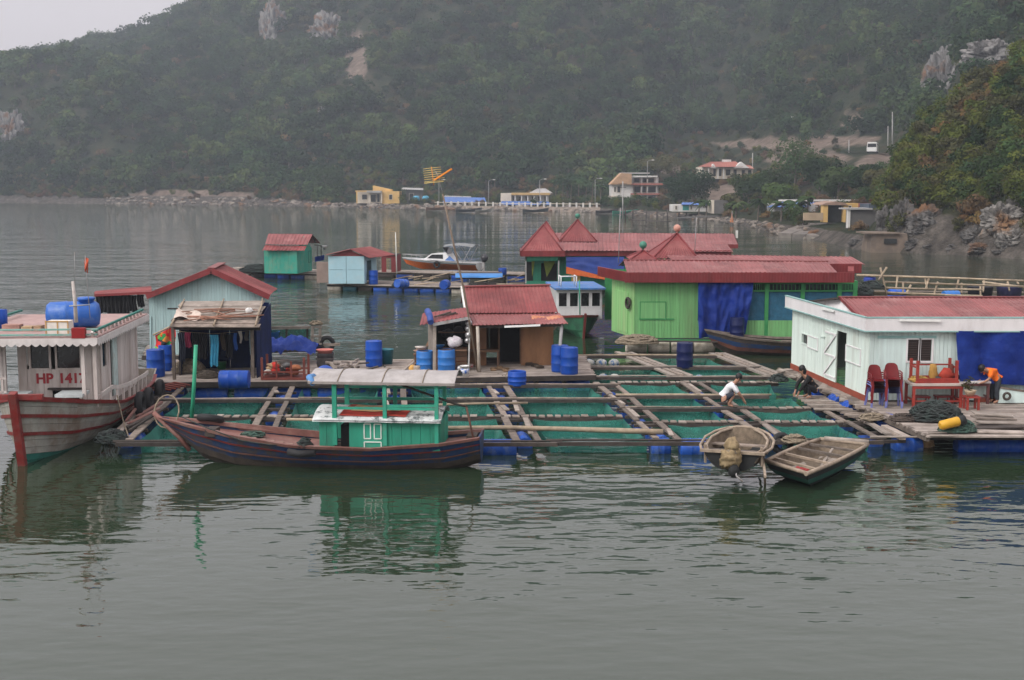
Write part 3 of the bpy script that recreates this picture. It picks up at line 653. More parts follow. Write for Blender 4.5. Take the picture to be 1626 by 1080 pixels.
def cell(ua, ub, v0, v1, ma=26, mb_=26):
    s0, s1 = (v0 - 293) / 407, (v1 - 293) / 407
    pen([P(uL(ua, v0) + ma * s0, v0 - 3, ZR), P(uL(ub, v0) - mb_ * s0, v0 - 3, ZR), P(uL(ub, v1) - mb_ * s1, v1 + 2, ZR), P(uL(ua, v1) + ma * s1, v1 + 2, ZR)])
for ua, ub in zip(W_, W_[1:]):
    for v0, v1 in zip(RL, RL[1:]): cell(ua, ub, v0, v1)
for ua, ub in zip(RW, RW[1:]):
    for v0, v1 in zip(RR, RR[1:]):
        if ua == 1238 and v0 in (648, 628): continue
        cell(ua, ub, v0, v1)
pen([P(1140, 646, ZR), P(1285, 646, ZR), P(1262, 630, ZR), P(1132, 630, ZR)]); pen([P(1132, 626, ZR), P(1240, 626, ZR), P(1228, 609, ZR), P(1122, 609, ZR)])
# the smaller back pens
for a, b in ((P(990, 560, ZR), P(1083, 598, ZR)), (P(1137, 561, ZR), P(1232, 598, ZR))):
    wk = empty('walkway', b, raft); r = Vector((.25, .05, 0))
    for s in (-1.0, 0, 1.0): plank(a + r * s + V(0, rnd(-.3, .1), rnd(0, .05)), b + r * s * 1.1 + V(0, rnd(-.2, .2), rnd(0, .05)), rnd(.13, .2), .06, WOODL if s else WOOD, wk)
for v, a, b in ((565, 885, 1140), (583, 925, 1200), (598.5, 900, 1236)): row_poles(v, a, b)
for q in (((925, 597), (1068, 597), (1036, 584), (930, 584)), ((1090, 597), (1212, 597), (1178, 585), (1062, 585)), ((1052, 582), (1168, 582), (1125, 566), (1015, 566))): pen([P(u, v, ZR) for u, v in q])
# floats under the raft edge, and one lying in the left gap
def fdrum(u, v, z, ln, axis, mt=FLOATB, r=.27, parent=raft):
    q = P(u, v, z); h = ln / 2; MB().lathe([(r * .85, -h), (r, -h + .04), (r, -h * .34), (r * 1.04, -h * .3), (r, -h * .26), (r, h * .26), (r * 1.04, h * .3), (r, h * .34), (r, h - .04), (r * .85, h)], 16, q, axis=axis).build('float_drum', mt, parent)
for u, v, ln in ((790, 714, .95), (1104, 713, .8), (1048, 712, .5), (1330, 712, .8), (1440, 708, .7), (600, 712, .9), (420, 712, .9)): fdrum(u, v, .09, ln, (1, .02, 0))
for u, v in ((1045, 700), (830, 702), (216, 700), (1222, 701)): fdrum(u, v, .08, .8, (-.15, 1, 0), r=.22)
# striped sacking floats and poles under the deck edge
STRIPE = mat('blue_white_sack', (.42, .42, .38), .8, .25, 3, (.07, .15, .3), .45, 4.5, dsharp=.05)
for u0, u1, v in ((770, 900, 606), (690, 765, 615), (905, 985, 577), (930, 985, 601), (1080, 1120, 603)):
    a, b = P(u0, v, .17), P(u1, v, .17); n = max(2, round((b - a).length / .42)); d = (b - a) / n
    for i in range(n): MB().blob(a + d * (i + .5), (d.length * .47, .2, .16), .12, 1.5, 10, 7, i).build('sack_float', STRIPE, raft)

# ------------------------------------------------------------------ plank decks
def deck(name, label, fl, fr, br, bl, bw=.2, mt=DECKW, th=.05, floats=0, fmat=FLOATB, lengthwise=True, edge=True):
    "platform of boards between four corners; boards run along the front edge (or front to back)"
    d = thing(name, (fl + fr + br + bl) / 4 - V(0, 0, .3), label, 'deck')
    if lengthwise: A, B, C, D = fl, fr, br, bl
    else: A, B, C, D = bl, fl, fr, br
    n = max(2, round(((D - A).length + (C - B).length) / 2 / bw))
    for i in range(n):
        t = (i + .5) / n; p, q = A + (D - A) * t, B + (C - B) * t; L_ = (q - p).length; un = (q - p) / L_
        cuts = [0, L_] if L_ < 4.5 else [0, rnd(.35, .65) * L_, L_]
        for a, b in zip(cuts, cuts[1:]):
            e = (rnd(-.06, .06), rnd(-.06, .06)); plank(p + un * (a + .01 + (e[0] if a == 0 else 0)) + V(0, 0, rnd(-.006, .012)), p + un * (b - .01 + (e[1] if b == L_ else 0)) + V(0, 0, rnd(-.006, .012)), bw * rnd(.88, .97), th * .8, mt, d)
    for t in (.04, .35, .65, .96):
        p, q = A + (B - A) * t, D + (C - D) * t; plank(p - V(0, 0, .1), q - V(0, 0, .1), .1, .12, WOODD, d, 'bearer')
    if edge: plank(fl + V(0, -.03, -.05), fr + V(0, -.03, -.05), .05, .16, WOODD, d, 'edge_beam')
    for i in range(floats):
        t = (i + .5) / floats; q = fl + (fr - fl) * t; q.z = .1; h = (fr - fl).length / floats * .42; q += (bl - fl).normalized() * .4
        MB().lathe([(.2, -h), (.26, -h + .05), (.26, h - .05), (.2, h)], 14, q, axis=(fr - fl)).build('float_drum', fmat, d)
    return d
ZD = .52
deck('hut_platform', 'plank platform under the brown hut with the red roof', P(630, 603, ZD), P(945, 597, ZD), P(930, 566, ZD), P(600, 572, ZD), .22, floats=7)
deck('shack_platform', 'worn plank platform under the open laundry shack', P(232, 609, ZD), P(632, 606, ZD), P(600, 574, ZD), P(262, 572, ZD), .22, floats=6)
# drums
dz = ZD + .02
drum(P(248, 598, dz), 'blue drum standing left of the laundry shack by the boat')
drum(P(266, 588, dz), 'blue drum half hidden behind the shack corner post under the coloured cloth', sc=.97)
drum(P(594, 582, dz), 'tall blue drum standing alone on the open deck left of the brown hut')
drum(P(889, 590, dz), 'blue drum behind another at the right end of the hut platform', sc=1.0)
drum(P(904, 594, dz), 'blue drum at the front right corner of the hut platform')
drum(P(1087, 584, ZR + .02), 'dark navy drum standing on the back fish pens', 'navy', sc=1.0)
drum(P(675, 588, dz), 'bright blue open tub in front of the kitchen lean-to, left of two', 'bright', h=.66, r=.29, open_top=True)
drum(P(709, 590, dz), 'bright blue open tub in front of the kitchen lean-to, right of two', 'bright', h=.74, r=.29, open_top=True)
o = drum(P(821, 612, ZR + .02), 'cut down blue tub with a rope handle on the walkway before the hut', 'blue', h=.46, r=.29, open_top=True)
hb = MB(); hb.tube([V(-.28, 0, .40), V(-.37, 0, .34), V(-.36, 0, .24), V(-.28, 0, .2)], .015, 6); hb.build('handle', ROPE, o)
o.children[-1].location = (-.32, 0, .2)
drum(P(349, 603, ZD + .31), 'blue drum lying on its side at the deck edge before the laundry shack', tilt=(0, pi / 2, .03))
t_ = thing('teal_tub', P(613, 578, dz), 'dark teal tub half hidden behind the lone tall drum', 'tub')
MB(frame(P(613, 578, dz), 0)).lathe([(.22, 0), (.27, .5), (.28, .52), (.25, .5), (.2, .1), (.001, .1)], 16).build('tub_shell', mat('teal_plastic', (.01, .12, .16), .45, .2, 3), t_)
# ------------------------------------------------------------------ brown hut with red roof
PLY = mat('brown_plywood', (.30, .155, .075), .75, .25, 1.5, (.16, .08, .045), .45, 1.3, streak=3, bump=.006)
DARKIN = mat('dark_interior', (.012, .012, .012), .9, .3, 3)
PLYD = mat('dark_wood_counter', (.17, .095, .055), .8, .3, 3, (.08, .05, .035), .4, 2)
TIN = mat('tin_pot', (.45, .45, .45), .35, .2, 8, metal=.8)
hut = thing('floating_hut', P(812, 582, ZD), 'brown plywood hut with red corrugated roof and open awning', 'hut')
fl, fr = P(746, 580.5, ZD + .02), P(878, 580, ZD + .02); dp = Vector((-.1, 1, 0)).normalized(); bk = 3.4
YE = fl.y
eL, eR = PY(742, 498, YE - .35), PY(886, 496, YE - .35); rL, rR = PY(736, 456, YE + 1.6), PY(872, 453.5, YE + 1.6)
aL, aR = PY(751, 516.5, YE - 1.55), PY(902, 514, YE - 1.55)
fz = eL.z - .02
bwall(fl, fr, ZD + .02, fz, .55, .03, [(1.02, 1.72, ZD, fz - .12)], .004).build('front_wall', PLY, hut)
for a in (fl, fr): bwall(a, a + dp * bk, ZD + .02, lambda s: fz + (rL.z - fz) * (1 - abs(s - 1.6) / 1.75) - .04, .5, .03).build('side_wall', PLY, hut)
bwall(fr + dp * bk, fl + dp * bk, ZD + .02, fz, .5, .03).build('back_wall', PLY, hut)
MB().hexa([fl + V(.95, .9, 0), fl + V(1.85, .9, 0), fl + V(1.85, .95, 0), fl + V(.95, .95, 0), fl + V(.95, .9, 1.7), fl + V(1.85, .9, 1.7), fl + V(1.85, .95, 1.7), fl + V(.95, .95, 1.7)]).build('dark_doorway_sheet', DARKIN, hut)  # black sheet behind the doorway, painted in place of the shade indoors
df = MB(); ux = (fr - fl).normalized()
for s in (1.0, 1.74): df.beam(fl + ux * s + V(0, -.03, 0), fl + ux * s + V(0, -.03, fz - ZD - .12), .05, .05, (0, 1, 0))
df.build('door_frame', PLYD, hut)
MB().box(*(fl + ux * 1.0 + V(0, -.06, 0)), *(fl + ux * 1.76 + V(0, .02, .04))).build('doorsill', WOODL, hut)
Corr(eL, eR, rR, rL, .125, .022).build('roof_slope', ROOF, hut)
Corr(rL + dp * 1.9 - V(0, 0, .75), rR + dp * 1.9 - V(0, 0, .75), rR, rL, .125, .022).build('roof_slope', ROOF, hut)
Corr(aL, aR, eR + V(.05, .12, -.03), eL + V(-.02, .12, -.03), .125, .018).build('awning_sheet', ROOFP, hut, 'paler lower awning sheet')
MB().beam(rL + V(-.05, 0, .03), rR + V(.05, 0, .03), .22, .04).build('ridge_cap', ROOF, hut)
MB().beam(rL + V(-.08, .02, -.02), eL + V(-.06, .02, -.03), .05, .14).build('barge_board', WHITE, hut)
pz = [(761, 591), (886, 590)]
for (u, v), top in zip(pz, (aL + V(.15, .05, -.04), aR + V(-.2, .05, -.04))):
    b = P(u, v, ZD + .02); MB().tube([b, (top.x, b.y, top.z)], .055, 9).build('post', STEEL if u > 800 else mat('pale_post', (.42, .37, .31), .7, .2, 5), hut)
MB().beam((aL.x + .1, P(761, 591, ZD).y, aL.z - .07), (aR.x - .15, P(761, 591, ZD).y, aR.z - .07), .06, .08).build('awning_beam', WOODD, hut)
tag(MB().beam(PY(801, 519, YE - 1.62), PY(858, 516.5, YE - 1.62), .05, .06).build('light_tube', mat('white_tube', (.8, .8, .78), .4, .05, 3)), 'white tube lamp hung along the awning edge of the brown hut', 'lamp')
cl = lambda s, t: PY(844 + 50 * s, 503 + 8 * t + 1.5 * s + 1.2 * sin(7 * s), YE - .75 - .35 * t) + V(0, 0, .04 + .03 * sin(9 * s + 4 * t))
tag(drape(cl, 12, 4).build('cloth', mat('orange_cloth', (.48, .18, .1), .9, .25, 4, (.55, .33, .2), .4, 5)), 'orange cloth lying spread on the awning of the brown hut', 'cloth')
# bench under the awning
bn = thing('work_bench', P(757, 590, ZD), 'narrow dark wooden bench against the hut wall left of its door', 'bench')
q0, q1 = PY(742, 555.5, YE - .45), PY(793, 555.5, YE - .45)
MB().box(q0.x, q0.y - .2, q0.z - .04, q1.x, q1.y + .2, q1.z).build('bench_top', PLYD, bn)
for x in (q0.x + .05, q1.x - .08):
    for y in (q0.y - .16, q0.y + .12): MB().box(x, y, ZD + .02, x + .05, y + .05, q0.z - .04).build('leg', PLYD, bn)
# lean-to kitchen
kit = thing('kitchen_lean_to', P(712, 588, ZD), 'open fronted kitchen lean-to with dark shelves on the hut side', 'lean-to')
kb = P(690, 590, ZD + .02); k1 = P(744, 588, ZD + .02); ky = kb.y
kTL, kTR = PY(690, 513.5, ky), PY(746, 503, ky)
Corr(PY(672, 501, ky + .9) - V(.05, 1.0, .22), PY(748, 504, ky) + V(0, -.15, .04), PY(740, 489, ky + 1.4), PY(671, 498, ky + 1.6), .14, .02).build('roof_slope', ROOF, kit)
MB().beam(kTL + V(-.05, -.1, -.03), kTR + V(0, -.1, -.03), .06, .1).build('eave_board', STEEL, kit)
bwall(kb + V(-.3, 1.6, 0), kb + V(-.02, 0, 0), ZD, lambda s: kTL.z - .05, .3, .03).build('side_wall', WOODL, kit)
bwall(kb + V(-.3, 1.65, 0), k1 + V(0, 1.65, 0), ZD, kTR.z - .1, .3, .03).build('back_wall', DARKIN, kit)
MB().beam(kb, kTL - V(0, 0, .06), .11, .08, (0, 1, 0)).build('post', WOODL, kit); MB().beam(k1, kTR - V(0, 0, .06), .05, .06, (0, 1, 0)).build('post', WHITE, kit)
for i in range(4):
    z = ZD + .06 + i * .17; plank(kb + V(.05, -.05, z - ZD), k1 + V(-.05, -.05, z - ZD), .03, .15, PLYD, kit, 'counter_board', roll=0)
MB().box(kb.x + .05, ky - .03, ZD + .7, k1.x - .05, ky + .75, ZD + .74).build('counter_top', PLYD, kit)
MB().box(kb.x + .05, ky + 1.3, ZD + 1.15, k1.x - .1, ky + 1.6, ZD + 1.18).build('shelf', PLYD, kit)
GRP = 'pots hung in the kitchen'
for i, (u, v, r) in enumerate(((744, 513, .11), (743, 522, .1), (744, 532, .12), (742, 541, .09))):
    p = PY(u, v, ky + .1); tag(MB().lathe([(.001, .06), (r * .7, .05), (r, -.03), (r * 1.08, -.035)], 14, p, axis=(-.15, -1, .1)).build('pan_lid', TIN), 'shiny tin pan lid hung on the right post of the kitchen lean-to', 'pan lid', GRP)
tag(MB().blob(PY(722, 543, ky + .15) , (.24, .17, .19), .35, 2.2, 16, 10, 3).build('plastic_bag', mat('white_plastic_bag', (.62, .6, .62), .4, .2, 6, (.4, .25, .35), .3, 9)), 'crumpled white plastic bag on the kitchen counter', 'bag')
MBb = MB().lathe([(.09, 0), (.19, .13), (.2, .14), (.17, .12), (.08, .02), (.001, .02)], 16, PY(697, 552, ky + .15) - V(0, 0, .05)); tag(MBb.build('basin', mat('blue_basin', (.02, .12, .3), .4, .1, 3)), 'small blue basin on the dark kitchen counter', 'basin')
MBb = MB().lathe([(.1, 0), (.2, .14), (.21, .15), (.18, .13), (.09, .02), (.001, .02)], 16, P(731, 580, ZD + .02)); tag(MBb.build('basin', mat('orange_basin', (.5, .1, .03), .4, .15, 3)), 'orange plastic basin on the deck below the kitchen counter', 'basin')
for i, (u, v, r, mt) in enumerate(((712, 529, .15, DARKIN), (728, 526, .17, DARKIN), (706, 530, .12, DARKIN))):
    tag(MB().lathe([(.001, .07), (r * .6, .06), (r, 0), (r * 1.05, -.01)], 14, PY(u, v, ky + 1.45), axis=(0, -1, 0)).build('wok', mat('black_iron', (.03, .03, .03), .5, .2, 5)), 'blackened wok hanging on the back wall of the kitchen lean-to', 'wok', 'woks in the kitchen')
rolled = MB(); a, b = PY(679, 494, ky + .5), PY(684, 512, ky - .2); rolled.tube([a, (a + b) / 2 + V(.02, 0, .03), b], .115, 10, True, .1)
tag(rolled.build('rolled_tarp', mat('rolled_blue_tarp', (.03, .07, .27), .6, .3, 4)), 'rolled blue tarpaulin on the end of the kitchen roof', 'tarp')
for i, (u0, v0, u1, v1) in enumerate(((690, 507, 716, 499), (696, 506, 724, 500), (704, 503, 730, 502))):
    tag(MB().beam(PY(u0, v0, ky + .4) + V(0, 0, .08), PY(u1, v1, ky + .6) + V(0, 0, .08), .1, .03).build('loose_plank', WOODD), 'short dark board lying loose on the kitchen lean-to roof', 'plank', 'boards on the kitchen roof')
# white paint bucket, tin and pot lid by the post
bk_ = thing('paint_bucket', P(738, 598, ZD + .02), 'white paint bucket with a blue label on the hut deck', 'bucket')
M0 = frame(P(738, 598, ZD + .02), 0)
MB(M0).lathe([(.12, 0), (.145, .34), (.15, .34), (.15, .36), (.13, .36), (.12, .05), (.001, .05)], 16).build('bucket_body', mat('white_plastic', (.72, .72, .7), .4, .06, 4), bk_)
MB(M0).lathe([(.128, .1), (.141, .27)], 16).build('paper_label', mat('bucket_print', (.6, .62, .66), .5, .1, 6, (.05, .15, .5), .5, 12, dsharp=.04), bk_)
tag(MB().lathe([(.07, 0), (.075, .14), (.06, .15), (.001, .15)], 12, P(748, 585, ZD + .02)).build('tin', mat('red_white_tin', (.6, .5, .46), .5, .1, 5, (.5, .05, .04), .45, 12, dsharp=.04)), 'small red and white tin beside the hut post', 'tin')
tag(MB().lathe([(.001, .03), (.07, .02), (.11, 0), (.001, -.02)], 14, P(730, 585, ZD + .13), axis=(0, -1, .25)).build('metal_lid', TIN), 'round metal lid leaning by the white paint bucket', 'plate')
for i in range(9): 
    u, v = rnd(783, 806), rnd(585, 591); p = P(u, v, ZD + .02)
    tag(MB().blob(p + V(0, 0, .035), (.12, .05, .04), .3, 2, 8, 6, i).build('sandal', mat('brown_sandal', (.16, .1, .055), .8, .3, 6, rand=.4)), 'worn sandal on the deck left of the hut door', 'sandal', 'sandals by the hut door')
for i in range(8):
    u, v = rnd(838, 865), rnd(579, 586); p = P(u, v, ZD + .02)
    tag(MB().blob(p + V(0, 0, .05), (.13, .07, .06), .45, 2, 8, 6, i + 20).build('shoe', mat('dark_shoe', (.07, .05, .035), .8, .3, 6, rand=.5)), 'dark worn shoe on the deck right of the hut door', 'shoe', 'shoes by the hut door')
pl = MB(); c0 = P(860, 578, ZD + .02)
for i in range(30): a = rnd(0, 6.28); l = rnd(.15, .34); pl.add([c0 + V(0, 0, .05), c0 + V(cos(a) * l * .5 - .02, sin(a) * l * .4, l * .9), c0 + V(cos(a) * l, sin(a) * l * .8, l * .8 + .02), c0 + V(cos(a) * l * .5 + .03, sin(a) * l * .4, l * .7)], [(0, 1, 2, 3)])
tag(pl.build('leafy_plant', LEAF['dark']), 'small dark leafy plant against the right wall of the hut', 'plant')
# side table with a basin and leaning boards
st = thing('small_table', P(668, 590, ZD), 'small wooden table with a basin left of the kitchen', 'table'); p = P(669, 586, ZD + .02)
MB().box(p.x - .26, p.y - .2, ZD + .5, p.x + .26, p.y + .2, ZD + .54).build('table_top', PLYD, st)
for sx in (-.22, .18):
    for sy in (-.17, .13): MB().box(p.x + sx, p.y + sy, ZD + .02, p.x + sx + .04, p.y + sy + .04, ZD + .5).build('leg', PLYD, st)
tag(MB().lathe([(.14, 0), (.26, .1), (.27, .11), (.24, .1), (.12, .02), (.001, .02)], 16, p + V(0, 0, .545 - .02)).build('basin', mat('tan_basin', (.42, .26, .19), .5, .15, 4)), 'tan enamel basin on the small table by the kitchen', 'basin')
tag(MB().lathe([(.14, 0), (.21, .09), (.22, .1), (.001, .09)], 14, p + V(0, 0, .68 - .02)).build('basin', mat('white_basin', (.6, .55, .5), .5, .15, 4)), 'pale basin stacked upside in the tan one on the small table', 'basin')
for i in range(7):
    a = P(640 + i * 4, 588 - (i % 3) * 3, ZD + .02); b = a + V(rnd(.35, .7), rnd(.3, .7), rnd(.45, .8)); tag(MB().beam(a, b, rnd(.1, .18), .025).build('loose_plank', PLYD if i % 2 else WOODL), 'old board leaning against the left end of the kitchen', 'plank', 'boards leaning by the kitchen')
tag(MB().lathe([(.1, 0), (.13, .22), (.08, .27), (.05, .3), (.001, .3)], 14, P(655, 594, ZD + .02)).build('yellow_jar', mat('yellow_jar', (.5, .28, .07), .5, .2, 5)), 'yellow jar on the deck left of the blue tubs', 'jar')
tag(MB().lathe([(.11, 0), (.11, .27), (.1, .29), (.001, .29)], 14, P(662, 595, ZD + .02)).build('clay_jar', mat('clay_jar', (.36, .3, .24), .7, .2, 5)), 'grey clay jar between the yellow jar and the tubs', 'jar')
tag(MB().lathe([(.1, 0), (.15, .09), (.16, .1), (.001, .07)], 14, P(648, 599, ZD + .02)).build('bowl', mat('white_bowl', (.6, .58, .55), .4, .1, 5)), 'small white bowl at the front edge of the hut deck', 'bowl')
# aerial on its leaning pole
an = thing('television_aerial', P(759, 590, ZD), 'tall leaning bamboo pole with an orange television aerial on top', 'aerial')
b0 = P(759, 590, ZD + .02); t0 = PY(703, 308, b0.y - .3); mid = PY(737, 462, b0.y - .15); t1 = PY(697, 283, b0.y - .3)
MB().tube([b0, mid, PY(719, 382, b0.y - .25), t0], .04, 8, True, .026).build('mast', mat('dark_bamboo', (.2, .15, .11), .7, .3, 3), an); MB().tube([t0, t1, PY(692, 272, b0.y - .3)], .014, 6).build('rod', STEEL, an)
OR = mat('orange_paint', (.72, .25, .03), .5, .15, 5); YB = mat('yellow_rod', (.55, .42, .16), .5, .15, 5)
ya = t1.y; MB().beam(PY(690, 286, ya), PY(717, 268.5, ya - .5), .05, .05).build('boom', OR, an)
for k in range(7):
    v = 267 + k * 3.4; off = k * .35; pa, pb = PY(672 + off, v + 1.5, ya + .25), PY(700 + off + (4 if k > 4 else 0), v - 1.6, ya - .1)
    MB().tube([pa, pb], .011, 5).build('reflector_rod', YB, an)
MB().tube([PY(685, 265, ya + .1), PY(689, 294, ya + .1)], .015, 5).build('reflector_spine', OR, an); MB().beam(PY(674, 291, ya + .2), PY(704, 288, ya - .1), .03, .03).build('reflector_bar', YB, an)

# ------------------------------------------------------------------ laundry shack
NAVYT = mat('navy_sheet', (.006, .013, .055), .7, .25, 2, (.01, .025, .1), .4, 2, spec=.12)
sh = thing('laundry_shack', P(340, 600, ZD), 'open shack with grey plank roof and washing hung inside', 'shack')
sL, sR = P(277, 603, ZD + .02), P(402, 600.5, ZD + .02); sy = sL.y
eA, eB = PY(270, 519, sy - .25), PY(411, 520, sy - .25); uA, uB = PY(289, 479, sy + 2.5), PY(420, 478, sy + 2.5)
nb = 9
for i in range(nb):
    t = (i + .5) / nb; a = eA + (uA - eA) * t; b = eB + (uB - eB) * t; a.z += .02 * (i % 2); b.z += .02 * (i % 2)
    plank(a + V(rnd(-.08, .08), 0, 0), b + V(rnd(-.08, .08), 0, 0), (uA - eA).length / nb * 1.04, .025, WOODL if i > 3 else WOOD, sh, 'roof_board', roll=math.atan2((uA - eA).z, (uA - eA).y))
for t in (.02, .5, .97): pole(eA + (eB - eA) * t + V(0, -.1, .07), uA + (uB - uA) * t + V(0, .1, .07), .03, BAMBOO, sh, 'batten')
for u, p in ((0, sL), (1, sR)): MB().beam(p, V(p.x, p.y, eA.z - .03), .09, .09, (0, 1, 0)).build('post', WOOD, sh)
MB().beam(P(286, 597, ZD), PY(286, 524, P(286, 597, ZD).y), .06, .06, (0, 1, 0)).build('post', WOODD, sh)
MB().beam(V(eA.x, sy, eA.z - .07), V(eB.x, sy, eB.z - .07), .08, .1).build('eave_beam', WOODD, sh)
bL, bR = sL + V(-.1, 2.4, 0), sR + V(.1, 2.4, 0)
bwall(bL, bR, ZD, uA.z - .05, .6, .03).build('back_wall', NAVYT, sh)
bwall(sR + V(.12, .05, 0), bR + V(.05, 0, 0), ZD, lambda s: eA.z + (uA.z - eA.z) * s / 2.5 - .04, .6, .03).build('side_wall', NAVYT, sh); bwall(bL, sL + V(-.06, 1.0, 0), ZD, eA.z + .1, .6, .03).build('side_wall', NAVYT, sh)
def cloth(u, v0, v1, wpx, y, mt, name, label, cat='cloth', group=None, taper=1.0, fold=3):
    top, bot = PY(u, v0, y), PY(u, v1, y); wm = wpx / F * y / 2
    def fn(s, t):
        x = (s - .5) * 2 * wm * (1 + (taper - 1) * t) ; return V(top.x + x + .02 * sin(5 * t + u), y + .05 * sin(fold * 2 * pi * s + u) * (.4 + .6 * t), top.z + (bot.z - top.z) * t * (1 + .04 * sin(3 * s * pi + u)))
    mb = MB(); mb.grid(18, 8, fn); mb.grid(18, 8, lambda s, t: fn(s, t) + V(0, .012, 0))
    return tag(mb.build(name, mt), label, cat, group)
def fab(n, c, **k): return mat('fabric_' + n, c, .9, .2, 5, **k)
LY = sy + .35
cloth(339.5, 532, 581, 13, LY, fab('cyan', (.05, .32, .5)), 'towel', 'bright cyan towel hanging in the laundry shack', 'towel')
cloth(298, 528, 552, 9, LY + .2, fab('pink', (.45, .06, .14)), 'shirt', 'pink shirt hanging at the left of the washing line', 'shirt', taper=1.05)
cloth(288, 529, 573, 10, LY + .1, fab('slate', (.025, .03, .05)), 'trousers', 'dark trousers hanging by the left post of the shack', 'trousers')
cloth(309, 528, 566, 10, LY + .25, fab('black', (.012, .012, .014)), 'trousers', 'black trousers hanging right of the pink shirt', 'trousers')
cloth(321, 529, 570, 14, LY + .2, fab('black2', (.014, .013, .016)), 'coat', 'long black coat hanging left of the cyan towel', 'coat')
cloth(355, 529, 556, 9, LY + .3, fab('brown', (.09, .065, .05)), 'shirt', 'brown shirt hanging right of the cyan towel', 'shirt')
cloth(363, 531, 568, 11, LY + .2, fab('charcoal', (.012, .012, .016)), 'coat', 'charcoal coat hanging in the middle of the shack', 'coat')
cloth(373.5, 529, 556, 5, LY, fab('blue', (.03, .12, .42)), 'shirt', 'narrow blue shirt hanging near the right post of the shack', 'shirt')
cloth(382, 526, 545, 6, LY - .1, fab('white', (.6, .57, .52)), 'cloth', 'white rag hanging near the right post of the shack', 'cloth', taper=.35)
cloth(391, 527, 541, 6, LY + .1, fab('grey', (.12, .11, .1)), 'cloth', 'small grey cloth hanging beside the white rag', 'cloth')
tag(MB().tube([PY(277, 526, LY), PY(340, 530, LY), PY(402, 525, LY)], .008, 5).build('washing_line', ROPE), 'washing line strung between the posts of the shack', 'line')
heap(P(300, 592, ZD + .02), (.55, .35, .42), 90, .018, ROPE, 'rope_heap', 'heap of tan rope on the floor of the laundry shack', 'rope', 2)
heap(P(330, 600, ZD + .02), (.35, .25, .2), 50, .014, mat('net_brown', (.09, .075, .06), .95, .4, 9), 'net_heap', 'low heap of brown net behind the lying drum', 'net', 3)
tag(MB().lathe([(.13, 0), (.17, .24), (.18, .25), (.001, .23)], 14, P(352, 586, ZD + .02)).build('basket', mat('green_plastic', (.02, .2, .06), .5, .2, 4)), 'green plastic basket inside the laundry shack', 'basket')
tag(MB().lathe([(.2, 0), (.25, .12), (.26, .13), (.001, .1)], 14, P(334, 596, ZD + .02)).build('basin', mat('grey_basin', (.2, .2, .2), .5, .2, 4)), 'grey basin on the shack floor behind the lying drum', 'basin')
# cloth and sticks on the shack roof
wr = lambda s, t: eA + (eB - eA) * (.02 + .3 * s) + (uA - eA) * (.22 + .4 * t * (1 - .6 * s)) + V(0, -.1, .09 + .07 * sin(6 * s + 3 * t) + .04 * sin(13 * t))
tag(MB().grid(14, 6, wr).build('sheet', fab('cream', (.5, .42, .36))), 'crumpled cream sheet lying on the plank roof of the shack', 'sheet')
for i in range(11):
    a = eA + (eB - eA) * rnd(0, .5) + (uA - eA) * rnd(.1, .6) + V(0, 0, .1); b = eA + (eB - eA) * rnd(.55, 1.06) + (uA - eA) * rnd(.08, .6) + V(0, 0, .11)
    tag(MB().tube([a, (a + b) / 2 + V(0, 0, rnd(-.01, .05)), b], rnd(.015, .028), 6).build('stick', mat('rusty_stick', (.24, .12, .08), .8, .3, 4, rand=.4)), 'thin rusty stick lying on the plank roof of the shack', 'stick', 'sticks on the shack roof')
tag(MB().blob(eA + (eB - eA) * .85 + (uA - eA) * .5 + V(0, 0, .12), (.12, .1, .1), .5, 2, 10, 8, 5).build('plastic_bag', fab('bagwhite', (.7, .7, .68))), 'small white bag on the right of the shack roof', 'bag')
# patterned blanket over a rail left of the shack
QUILT = mat('quilt', (.5, .03, .03), .9, .2, 4, (.02, .02, .02), .35, 6, dsharp=.04)
def quilt():
    m = bpy.data.materials.new('patterned_blanket'); m.use_nodes = True; nt = m.node_tree; bs = nt.nodes['Principled BSDF']; bs.inputs['Roughness'].default_value = .9
    vo = _n(nt, 'ShaderNodeTexVoronoi'); vo.inputs['Scale'].default_value = 5.5; g = _n(nt, 'ShaderNodeNewGeometry'); nt.links.new(g.outputs['Position'], vo.inputs['Vector'])
    sp = _n(nt, 'ShaderNodeSeparateColor'); nt.links.new(vo.outputs['Color'], sp.inputs[0]); r = _n(nt, 'ShaderNodeValToRGB'); r.color_ramp.interpolation = 'CONSTANT'; e = r.color_ramp.elements
    for k, (p, c) in enumerate([(0, (.5, .02, .02)), (.3, (.02, .02, .02)), (.42, (.12, .4, .05)), (.6, (.6, .2, .03)), (.75, (.5, .03, .03)), (.9, (.02, .2, .05))]):
        if k > 1: e.new(p)
        e[k].position = p; e[k].color = (*c, 1)
    nt.links.new(sp.outputs[0], r.inputs[0]); nt.links.new(r.outputs[0], bs.inputs['Base Color']); return m
qy = P(262, 592, ZD).y + .5
def qf(s, t): return PY(246 + 31 * s + 2 * sin(4 * t), 533 - 16 * s + (24 + 14 * s) * t, qy - .15 * t + .06 * sin(9 * s + 2 * t))
tag(MB().grid(14, 10, qf).grid(14, 10, lambda s, t: qf(s, t) + V(0, .03, 0)).build('blanket', quilt()), 'red green and orange patterned blanket hung left of the shack', 'blanket')
tag(MB().tube([PY(243, 532, qy + .02), PY(280, 514, qy + .02)], .03, 7).build('rail_pole', BAMBOO), 'slanting bamboo rail that carries the patterned blanket', 'pole')

